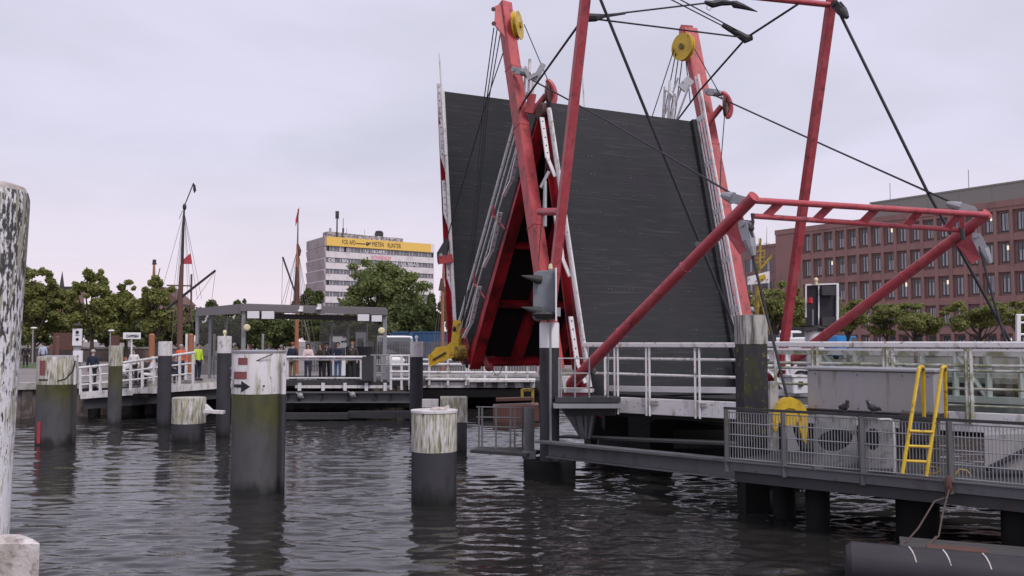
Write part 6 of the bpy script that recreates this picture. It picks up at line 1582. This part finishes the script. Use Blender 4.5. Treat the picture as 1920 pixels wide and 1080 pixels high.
b = MB(); b.prism([P(1424, 517, Y - .13), P(1434, 514, Y - .13), P(1437, 522, Y - .13), P(1428, 528, Y - .13), P(1421, 525, Y - .13)], (0, .02, 0)); b.build('banner_motif', YELLOW, o)
b = MB()
for x, y in ((1439, 524.5), (1405, 523), (1418, 527), (1429, 524)): b.box(P(x, y, Y - .14), .05, .02, .035)
b.build('banner_marks', BLACK, o)
b = MB(); b.tube(P(1421, 548, Y), P(1444, 630, Y), .03, n=5); b.build('stay', YELD, ym)
b = MB(); b.ell(P(1409, 581, Y), .12, .1, .12); b.box(P(1413, 583, Y), .2, .1, .06); b.ell(P(1408, 556, Y), .05, .05, .06); b.build('deck_lamp', STEEL, ym)
b = MB(); b.beam(P(1400, 655, Y), P(1450, 655, Y), 1.6, 1.1, w2=.8); b.build('hull', HULL, ym)

# ------------------------------------------------------------------ vehicles and containers on the far bank
def van(label, px, Y, w, h, L, body, m2, rz):
    c = XY(px, Y, GZ0); r_ = thing('parked_van', label, 'van', c); M_ = Matrix.Rotation(rz, 3, 'Z')
    T_ = lambda x, y, z: c + M_ @ V((x, y, z))
    b = MB(); prof = [(-L / 2, .35), (L / 2 - .1, .35), (L / 2, .8), (L / 2 - .25, 1.15), (L / 2 - .95, h - .05), (-L / 2 + .05, h), (-L / 2, h - .15)]
    b.prism([T_(x, -w / 2, z) for x, z in prof], M_ @ V((0, w, 0))); b.build('body', body, r_, bevel=.05)
    b = MB(); b.prism([T_(L / 2 - .27, -w / 2 - .01, 1.2), T_(L / 2 - .85, -w / 2 - .01, h - .2), T_(L / 2 - 1.5, -w / 2 - .01, h - .2), T_(L / 2 - 1.5, -w / 2 - .01, 1.2)], M_ @ V((0, w + .02, 0))); b.build('side_window', WINDOW, r_)
    b = MB(); b.prism([T_(L / 2 - .2, -w / 2 + .15, 1.2), T_(L / 2 - .88, -w / 2 + .15, h - .15), T_(L / 2 - .8, -w / 2 + .15, h - .13), T_(L / 2 - .14, -w / 2 + .15, 1.2)], M_ @ V((0, w - .3, 0))); b.build('windscreen', WINDOW, r_)
    for x in (-L / 2 + .9, L / 2 - .8):
        for s_ in (-1, 1):
            b = MB(); b.lathe(T_(x, s_ * (w / 2 - .08), .34), [(.2, -.1), (.34, -.1), (.34, .1), (.2, .1)], axis=M_ @ V((0, 1, 0)), n=18); o = b.build('wheel', HULL, r_)
            b = MB(); b.lathe(T_(x, s_ * (w / 2 - .08), .34), [(.2, -.11), (.2, .11)], axis=M_ @ V((0, 1, 0)), n=12); b.build('rim', STEEL, o)
    for s_ in (-1, 1):
        b = MB(); b.box(T_(L / 2 - .03, s_ * (w / 2 - .22), .85), .12, .25, .18, rz); b.build('headlight', SIGNW, r_)
    if m2:
        b = MB(); b.beam(T_(-L / 2 + .1, -w / 2 - .005, 1.0), T_(L / 2 - .3, -w / 2 - .005, 1.0), .02, .22); b.build('side_stripe', m2, r_)
    return r_
van('white delivery van parked right of the glass shelter', 741, 60, 1.9, 2.35, 4.4, WHITEC, None, R(-75))
van('white and red emergency van behind the foot of the right portal post', 1440, 42, 1.9, 2.15, 4.6, WHITEC, FLAGR, R(165))
van('bright blue van half hidden behind the right slanting tube', 1586, 100, 1.9, 2.6, 3.2, BLUEB, None, R(10))
for x0, x1, y0, y1, Y, lab in ((736, 772, 622, 662, 66, 'long blue container just behind the white van'), (776, 852, 622, 660, 70, 'blue container behind the slim lamp pile, left of the orange brown mast')):
    r_ = thing('blue_container', lab, 'container', XY((x0 + x1) / 2, Y, GZ0)); w = (x1 - x0) / 1703 * Y; h = P(0, y0, Y).z - GZ0; c = XY((x0 + x1) / 2, Y, GZ0)
    b = MB(); b.box(c + V((0, 0, h / 2)), w, 2.4, h); b.build('wall', BLUE, r_)
    b = MB()
    for k in range(int(w / .35)): b.box(c + V((-w / 2 + .2 + .35 * k, -1.22, h / 2)), .12, .05, h - .3)
    b.build('corrugation', BLUE, r_)
    b = MB()
    for sx in (-1, 1): b.box(c + V((sx * (w / 2 - .04), -1.2, h / 2)), .12, .12, h)
    b.box(c + V((0, -1.2, h - .05)), w, .12, .12); b.build('corner_frame', BLUE, r_)
for x0, x1, y0, y1, Y, m, lab in ((1480, 1514, 617, 641, 46, GREYD, 'dark grey tool container beside the white headed pile'), (1450, 1480, 632, 650, 44, WHITEC, 'small white kiosk with blue top behind the right portal post'), (620, 642, 630, 665, 52, WHITEC, 'white ticket machine seen through the shelter glass'), (640, 650, 642, 668, 51, WHITEC, 'smaller white machine right of the ticket machine'), (668, 686, 622, 650, 54, STEEL, 'pale grey cabinet behind the right shelter panes')):
    r_ = thing('cabinet', lab, 'cabinet', XY((x0 + x1) / 2, Y, GZ0)); w = (x1 - x0) / 1703 * Y; h = P(0, y0, Y).z - GZ0; c = XY((x0 + x1) / 2, Y, GZ0)
    b = MB(); b.box(c + V((0, 0, h / 2)), w, w * .8, h); b.build('casing', m, r_, bevel=.03)
    b = MB(); b.box(c + V((0, -w * .4 - .02, h * .72)), w * .6, .04, h * .25); b.build('front_panel', WINDOW if m is not GREYD else STEEL, r_)
    b = MB(); b.box(c + V((0, 0, h + .04)), w * 1.08, w * .88, .08); b.build('lid', BLUE if 'blue' in lab else GREYD, r_)
b = MB(); b.box(P(1482, 622, 43), 1.0, .1, .12); b.tube(P(1484, 624, 43), XY(1484, 43, GZ0), .04); tag(b.build('lamp_bar', WHITEC), 'white T shaped lamp bar behind the right portal post', 'lamp')
# slatted grey harbour fence behind the shelter
hf = thing('harbour_fence', 'grey slatted harbour fence far behind the shelter', 'fence', XY(620, 58, GZ0))
b = MB()
for px in range(575, 1010, 5): b.box(XY(px, 58, GZ0 + 1.0), .13, .04, 1.9)
b.build('slats', GREYP, hf)
b = MB(); b.beam(XY(573, 58.05, GZ0 + 1.7), XY(1010, 58.05, GZ0 + 1.7), .05, .08); b.beam(XY(573, 58.05, GZ0 + .4), XY(1010, 58.05, GZ0 + .4), .05, .08); b.build('rail', GREYD, hf)
# red white buoy ring rack behind orange people, white shore rail at far right
railset('shore_railing', 'piece of white shore railing at the right edge before the red building', P(1915, 640, 24), [(P(1909, 640, 24), P(1909, 590, 24)), (P(1940, 640, 24), P(1940, 590, 24))], [('handrail', [P(1905, 591, 24), P(1945, 591, 24)], .03), ('mid_rail', [P(1908, 605, 24), P(1945, 605, 24)], .03), ('mid_rail', [P(1908, 627, 24), P(1945, 627, 24)], .03)], WHITEC)
# ------------------------------------------------------------------ people
SKIN = mat('skin', (0.50, 0.30, 0.23), 0.6, var=.06)
EYE_M = BLACK
CM = {}
def cloth(c):
    if c not in CM: CM[c] = mat('cloth_%d' % len(CM), c, .85, var=.14, scale=9)
    return CM[c]
def skin_mesh(verts, edges, radii, name, mats, sub=1):
    me = bpy.data.meshes.new(name + '_cage'); me.from_pydata(verts, edges, [])
    ob_ = bpy.data.objects.new(name + '_cage', me); COL.objects.link(ob_)
    sm = ob_.modifiers.new('s', 'SKIN'); sm.use_smooth_shade = True
    for i, r_ in enumerate(radii):
        rr = r_ if isinstance(r_, tuple) else (r_, r_)
        me.skin_vertices[0].data[i].radius = rr
        me.skin_vertices[0].data[i].use_root = (i == 0)
    ss = ob_.modifiers.new('u', 'SUBSURF'); ss.levels = sub; ss.render_levels = sub
    dg = bpy.context.evaluated_depsgraph_get(); dg.update()
    out = bpy.data.meshes.new_from_object(ob_.evaluated_get(dg)); out.name = name
    bpy.data.objects.remove(ob_); bpy.data.meshes.remove(me)
    out.materials.clear()
    for m in mats: out.materials.append(m)
    out.polygons.foreach_set('use_smooth', [True] * len(out.polygons))
    return out
def joints(pose, fem):
    s = .93 if fem else 1.0
    J = dict(pel=(0, 0, .95), spi=(0, 0, 1.14), che=(0, 0, 1.34), nec=(0, 0, 1.49), h0=(0, -.015, 1.56), h1=(0, -.02, 1.65), h2=(0, -.005, 1.735), nose=(0, -.125, 1.635))
    for k, n_ in ((-1, 'l'), (1, 'r')):
        J.update({'sh' + n_: (.175 * k * s, 0, 1.42), 'el' + n_: (.24 * k, .02, 1.13), 'wr' + n_: (.24 * k, -.06, .88), 'hi' + n_: (.09 * k, 0, .90), 'kn' + n_: (.10 * k, -.01, .50), 'an' + n_: (.10 * k, .02, .09), 'to' + n_: (.115 * k, -.15, .035)})
    J = {k: V(v) for k, v in J.items()}
    if pose in ('lean', 'phone'):
        for k, n_ in ((-1, 'l'), (1, 'r')):
            if pose == 'lean': J['el' + n_] = V((.25 * k, -.16, 1.16)); J['wr' + n_] = V((.12 * k, -.36, 1.09))
            else: J['el' + n_] = V((.23 * k, -.08, 1.13)); J['wr' + n_] = V((.06 * k, -.32, 1.22))
        f = .10 if pose == 'lean' else .03
        for j in ('spi', 'che', 'nec', 'h0', 'h1', 'h2', 'nose', 'shl', 'shr'): J[j] += V((0, -f * (J[j].z - .9) * 1.6, -.012))
    if pose == 'walk':
        J['knl'] = V((-.1, -.2, .52)); J['anl'] = V((-.1, -.22, .1)); J['tol'] = V((-.11, -.38, .05)); J['knr'] = V((.1, .06, .5)); J['anr'] = V((.1, .3, .14)); J['tor'] = V((.11, .17, .03))
        J['wrl'] = V((-.25, .12, .9)); J['wrr'] = V((.24, -.2, .92))
    if pose == 'sit':
        dz = -.47
        for j in J:
            if j[:2] in ('kn', 'an', 'to'): continue
            J[j] += V((0, 0, dz))
        for k, n_ in ((-1, 'l'), (1, 'r')):
            J['kn' + n_] = V((.13 * k, -.44, .48)); J['an' + n_] = V((.13 * k, -.42, .08)); J['to' + n_] = V((.14 * k, -.58, .035))
            J['el' + n_] = V((.25 * k, -.12, .70)); J['wr' + n_] = V((.14 * k, -.36, .70))
    return J
def person(label, pos, face, pose, top_c, leg_c, hair_c, hair='short', fem=False, scale=1.0, shoe=(.03, .03, .035), vest=None, long_coat=False, cap=None, group=None):
    J = joints(pose, fem); root = thing('person', label, 'person', V(pos), group)
    order = ['pel', 'spi', 'che', 'nec', 'h0', 'h1', 'h2', 'nose']
    rad = {'pel': (.135, .10), 'spi': (.125, .095), 'che': (.145, .10), 'nec': .052, 'h0': (.062, .07), 'h1': (.078, .10), 'h2': (.05, .062), 'nose': .012}
    ed = [('pel', 'spi'), ('spi', 'che'), ('che', 'nec'), ('nec', 'h0'), ('h0', 'h1'), ('h1', 'h2'), ('h1', 'nose')]
    for n_ in 'lr':
        order += [j + n_ for j in ('sh', 'el', 'wr', 'hi', 'kn', 'an', 'to')]
        rad.update({'sh' + n_: .058, 'el' + n_: .042, 'wr' + n_: (.028, .022), 'hi' + n_: .085, 'kn' + n_: .056, 'an' + n_: .042, 'to' + n_: (.036, .025)})
        ed += [('che', 'sh' + n_), ('sh' + n_, 'el' + n_), ('el' + n_, 'wr' + n_), ('pel', 'hi' + n_), ('hi' + n_, 'kn' + n_), ('kn' + n_, 'an' + n_), ('an' + n_, 'to' + n_)]
        # palm and five fingers
        d = (J['wr' + n_] - J['el' + n_]).normalized(); k = -1 if n_ == 'l' else 1
        sd = d.cross(V((0, 0, 1))); sd = sd.normalized() if sd.length > .2 else V((0, -1, 0))
        cu = sd.cross(d).normalized() * -1
        J['pa' + n_] = J['wr' + n_] + d * .06; order.append('pa' + n_); rad['pa' + n_] = (.034, .018); ed.append(('wr' + n_, 'pa' + n_))
        for i, (o_, ln) in enumerate(((-.028, .07), (-.010, .082), (.010, .078), (.027, .062))):
            a, b_ = 'f%d%s' % (i, n_), 'g%d%s' % (i, n_)
            J[a] = J['pa' + n_] + d * (ln * .6) + sd * o_ * 1.1 + cu * .006; J[b_] = J[a] + d * ln * .35 + cu * .022
            order += [a, b_]; rad[a] = .009; rad[b_] = .007; ed += [('pa' + n_, a), (a, b_)]
        J['t' + n_] = J['wr' + n_] + d * .055 - sd * .05; order.append('t' + n_); rad['t' + n_] = .010; ed.append(('wr' + n_, 't' + n_))
    ix = {j: i for i, j in enumerate(order)}
    body = skin_mesh([tuple(J[j]) for j in order], [(ix[a], ix[b_]) for a, b_ in ed], [rad[j] for j in order], 'body', [SKIN, BLACK, cloth((.35, .12, .11))])
    ez = J['h1'].z - .003; ey = J['h1'].y
    for p in body.polygons:
        c = p.center
        if c.y < ey - .045 and abs(abs(c.x) - .033) < .014 and abs(c.z - ez) < .012: p.material_index = 1
        elif c.y < ey - .045 and abs(c.x) < .024 and abs(c.z - (ez - .062)) < .009: p.material_index = 2
    bo = bpy.data.objects.new('body', body); COL.objects.link(bo); bo.parent = root
    def garment(name, js, es, grow, m, extra=None):
        JJ = dict(J); RR = {}
        for j in js:
            r_ = rad.get(j, .1); RR[j] = tuple(x + grow for x in (r_ if isinstance(r_, tuple) else (r_, r_)))
        if extra: 
            for j, (p, r_) in extra.items(): JJ[j] = V(p); RR[j] = r_; js = js + [j]
        i2 = {j: i for i, j in enumerate(js)}
        me = skin_mesh([tuple(JJ[j]) for j in js], [(i2[a], i2[b_]) for a, b_ in es], [RR[j] for j in js], name, [cloth(m)])
        o = bpy.data.objects.new(name, me); COL.objects.link(o); o.parent = root; return o
    cut = lambda a, b_, t: J[a].lerp(J[b_], t)
    hem = .62 if long_coat else .86
    ex = {'hem': (J['pel'] + V((0, 0, -.08)), (.165, .13)), 'cl': (cut('ell', 'wrl', .93), (.045, .04)), 'cr': (cut('elr', 'wrr', .93), (.045, .04))}
    es = [('pel', 'spi'), ('spi', 'che'), ('che', 'nk'), ('pel', 'hem'), ('che', 'shl'), ('shl', 'ell'), ('ell', 'cl'), ('che', 'shr'), ('shr', 'elr'), ('elr', 'cr')]
    ex['nk'] = (J['nec'] + V((0, 0, -.02)), (.075, .075))
    garment('jacket', ['che', 'spi', 'pel', 'shl', 'ell', 'shr', 'elr'], es, .022, top_c, ex)
    if vest: garment('shirt_front', ['che', 'spi'], [('che', 'spi'), ('che', 'vn')], -.03, vest, {'vn': (J['nec'] + V((0, -.045, -.05)), (.045, .045)), 'che': (J['che'] + V((0, -.075, 0)), (.05, .06)), 'spi': (J['spi'] + V((0, -.075, 0)), (.05, .06))}) if False else None
    garment('trousers', ['pel', 'hil', 'knl', 'hir', 'knr'], [('pel', 'hil'), ('hil', 'knl'), ('knl', 'al'), ('pel', 'hir'), ('hir', 'knr'), ('knr', 'ar')], .017, leg_c, {'al': (J['anl'] + V((0, 0, .02)), (.062, .062)), 'ar': (J['anr'] + V((0, 0, .02)), (.062, .062))})
    for n_ in 'lr':
        b = MB(); a, t_ = J['an' + n_], J['to' + n_]
        b.path([a + V((0, .06, -.03)), a + V((0, 0, -.02)), t_ + V((0, .03, .012)), t_ + V((0, -.05, .0))], [.045, .06, .05, .03], 9)
        me = b.mesh('shoe', cloth(shoe), (0, 0, 0), True); o = bpy.data.objects.new('shoe', me); COL.objects.link(o); o.parent = root
    h = J['h1']
    b = MB()
    if hair != 'bald':
        b.ell(h + V((0, .022, .035)), .098, .112, .088, 16, 10)
        if hair == 'long':
            b.path([h + V((0, .06, .0)), h + V((0, .085, -.10)), h + V((0, .08, -.20))], [.095, .10, .06], 10)
        me = b.mesh('hair', cloth(hair_c), (0, 0, 0), True)
        # leave the face free
        bm = bmesh.new(); bm.from_mesh(me)
        for v in bm.verts:
            if v.co.y < h.y - .03 and v.co.z < h.z + .045: v.co.y = h.y - .03 + (v.co.y - h.y) * .1; v.co.x *= .98
        bm.to_mesh(me); bm.free()
    else:
        b.path([h + V((-.085, .02, -.01)), h + V((-.06, .085, -.01)), h + V((0, .108, -.01)), h + V((.06, .085, -.01)), h + V((.085, .02, -.01))], [.012, .02, .022, .02, .012], 8); me = b.mesh('hair', cloth(hair_c), (0, 0, 0), True)
    o = bpy.data.objects.new('hair', me); COL.objects.link(o); o.parent = root
    for k in (-1, 1):
        pass
    if cap:
        b = MB(); b.ell(h + V((0, .01, .06)), .106, .12, .075, 16, 8); b.path([h + V((0, -.09, .06)), h + V((0, -.18, .045))], [.07, .05], 10)
        o = bpy.data.objects.new('cap', b.mesh('cap', cloth(cap), (0, 0, 0), True)); COL.objects.link(o); o.parent = root
    root.rotation_euler = (0, 0, face); root.scale = (scale,) * 3
    return root
NAVY, BLK, DKB, WHT, LBL = (.02, .025, .05), (.018, .018, .022), (.05, .035, .03), (.72, .70, .71), (.42, .48, .66)
JEAN, TAN, GRY, ORG, HIV, PNK = (.08, .13, .24), (.20, .13, .08), (.16, .16, .17), (.72, .12, .04), (.55, .75, .05), (.70, .55, .55)
HBR, HBK, HGR, HRD = (.07, .04, .025), (.015, .013, .013), (.42, .40, .38), (.24, .10, .05)
GRP = 'onlookers on the far side of the bridge'
Z = ZFD
def at(px, Y, z=None): return XY(px, Y, Z if z is None else z)
person('person in navy jacket and brown trousers turned away, first right of the arrow pile', at(549, 42.8), R(165), 'stand', NAVY, TAN, HRD, group=GRP)
person('dark haired woman in pale pink jacket holding a phone at the white barrier', at(578, 42.6), R(12), 'phone', PNK, (.05, .045, .09), HBK, 'long', True, .97, shoe=(.6, .6, .6), group=GRP)
person('person with long brown hair and dark brown coat, second right of the pink jacket woman', at(604, 42.7), R(-25), 'lean', DKB, BLK, HBR, 'long', True, .96, group=GRP)
person('man in dark cap and black jacket standing behind the brown haired person', at(613, 43.3), R(20), 'stand', BLK, BLK, HBK, cap=NAVY, group=GRP)
person('black haired man in navy jacket and blue jeans leaning on the white barrier', at(634, 42.6), R(5), 'lean', NAVY, JEAN, HBK, scale=1.01, group=GRP)
person('red haired person in dark brown open jacket and dark trousers at the barrier end', at(661, 42.6), R(-8), 'stand', (.06, .045, .04), (.04, .04, .035), HRD, 'short', scale=1.02, group=GRP)
person('bald man in light blue shirt seen behind the arrow pile', at(505, 44.6), R(15), 'stand', LBL, GRY, HGR, 'bald', group=GRP, scale=.97)
person('grey haired person in white top beside the bald man', at(528, 44.2), R(170), 'stand', WHT, BLK, HGR, 'short', True, .93, group=GRP)
person('person in light cap and beige jacket between lamp pile and shelter post', at(440, 44.6), R(0), 'stand', (.35, .30, .24), GRY, HBR, cap=WHT, group=GRP, scale=.97)
person('red haired woman in dark top beside the shelter post, left of the arrow pile', at(469, 44.8), R(-20), 'stand', (.25, .08, .08), BLK, HRD, 'long', True, .95, group=GRP)
person('grey haired man in navy jumper standing with his back to us on the ramp', P(173, 728, 41.5), R(180), 'stand', NAVY, BLK, HGR, group=GRP)
person('person in bright yellow green safety jacket beside the left shelter post', at(372, 43.2, 1.6), R(60), 'stand', HIV, NAVY, HBR, group=GRP)
person('person in orange red rescue jacket behind the ramp railing', at(340, 44.5, 1.55), R(20), 'stand', ORG, NAVY, HGR, group=GRP, scale=1.0)
person('person in dark jacket sitting low right of the slim pile with clean pale head', at(331, 42.5, 1.52), R(30), 'sit', NAVY, BLK, HBR, group=GRP)
person('person in white shirt and black hair at the table on the ramp', at(252, 43.2, 1.5), R(10), 'stand', WHT, BLK, HBK, group=GRP, scale=.9)
person('person in white shirt sitting at the left of the table behind the ramp railing', at(236, 42.2, 1.42), R(60), 'sit', WHT, GRY, HRD, group=GRP)
person('person in dark jacket sitting behind the table', at(276, 43.0, 1.47), R(0), 'sit', DKB, BLK, HBR, group=GRP)
person('person in pale shirt sitting at the right of the table', at(287, 42.2, 1.48), R(-60), 'sit', (.6, .6, .66), WHT, HGR, group=GRP)
person('walker in black jacket over white shirt on the promenade at the far left', XY(49, 68, GZ0), R(25), 'walk', BLK, BLK, HBK, group='people on the promenade', vest=None)
person('person in light blue denim jacket behind the mossy pile with the red board', XY(81, 66, GZ0), R(-140), 'stand', (.38, .44, .55), BLK, HBR, group='people on the promenade', scale=1.05)
# table and chairs on the ramp
t_ = thing('table', 'dark bistro table between the seated white shirted people', 'table', at(258, 42.2, 1.45))
c = at(258, 42.2, 1.45)
b = MB(); b.box(c + V((0, 0, .73)), .75, .75, .04); b.build('table_top', GREYD, t_)
b = MB(); b.tube(c, c + V((0, 0, .72)), .03); b.lathe(c, [(.25, 0), (.2, .03)], n=14); b.build('leg', GREYD, t_)
def chair(label, c, rz, m):
    r_ = thing('chair', label, 'chair', c, 'chairs on the ramp'); M_ = Matrix.Rotation(rz, 3, 'Z'); T_ = lambda x, y, z: c + M_ @ V((x, y, z))
    b = MB(); b.box(c + V((0, 0, .43)), .42, .42, .04, rz); b.build('seat', m, r_)
    b = MB(); b.prism([T_(-.2, .2, .47), T_(.2, .2, .47), T_(.19, .26, .86), T_(-.19, .26, .86)], M_ @ V((0, .03, 0))); b.build('backrest', m, r_)
    for x in (-.18, .18):
        for y in (-.18, .18):
            b = MB(); b.tube(T_(x, y, .42), T_(x * 1.1, y * 1.1, 0), .015, n=6); b.build('leg', STEEL, r_)
chair('chair under the white shirted person at the left of the table', at(236, 42.25, 1.42), R(60), GREYD)
chair('chair under the dark jacketed person behind the table', at(276, 43.05, 1.47), R(0), GREYD)
chair('pale chair under the person at the right of the table', at(287, 42.25, 1.48), R(-60), STEEL)
chair('dark chair under the low sitting person by the slim pale headed pile', at(331, 42.55, 1.52), R(30), GREYD)
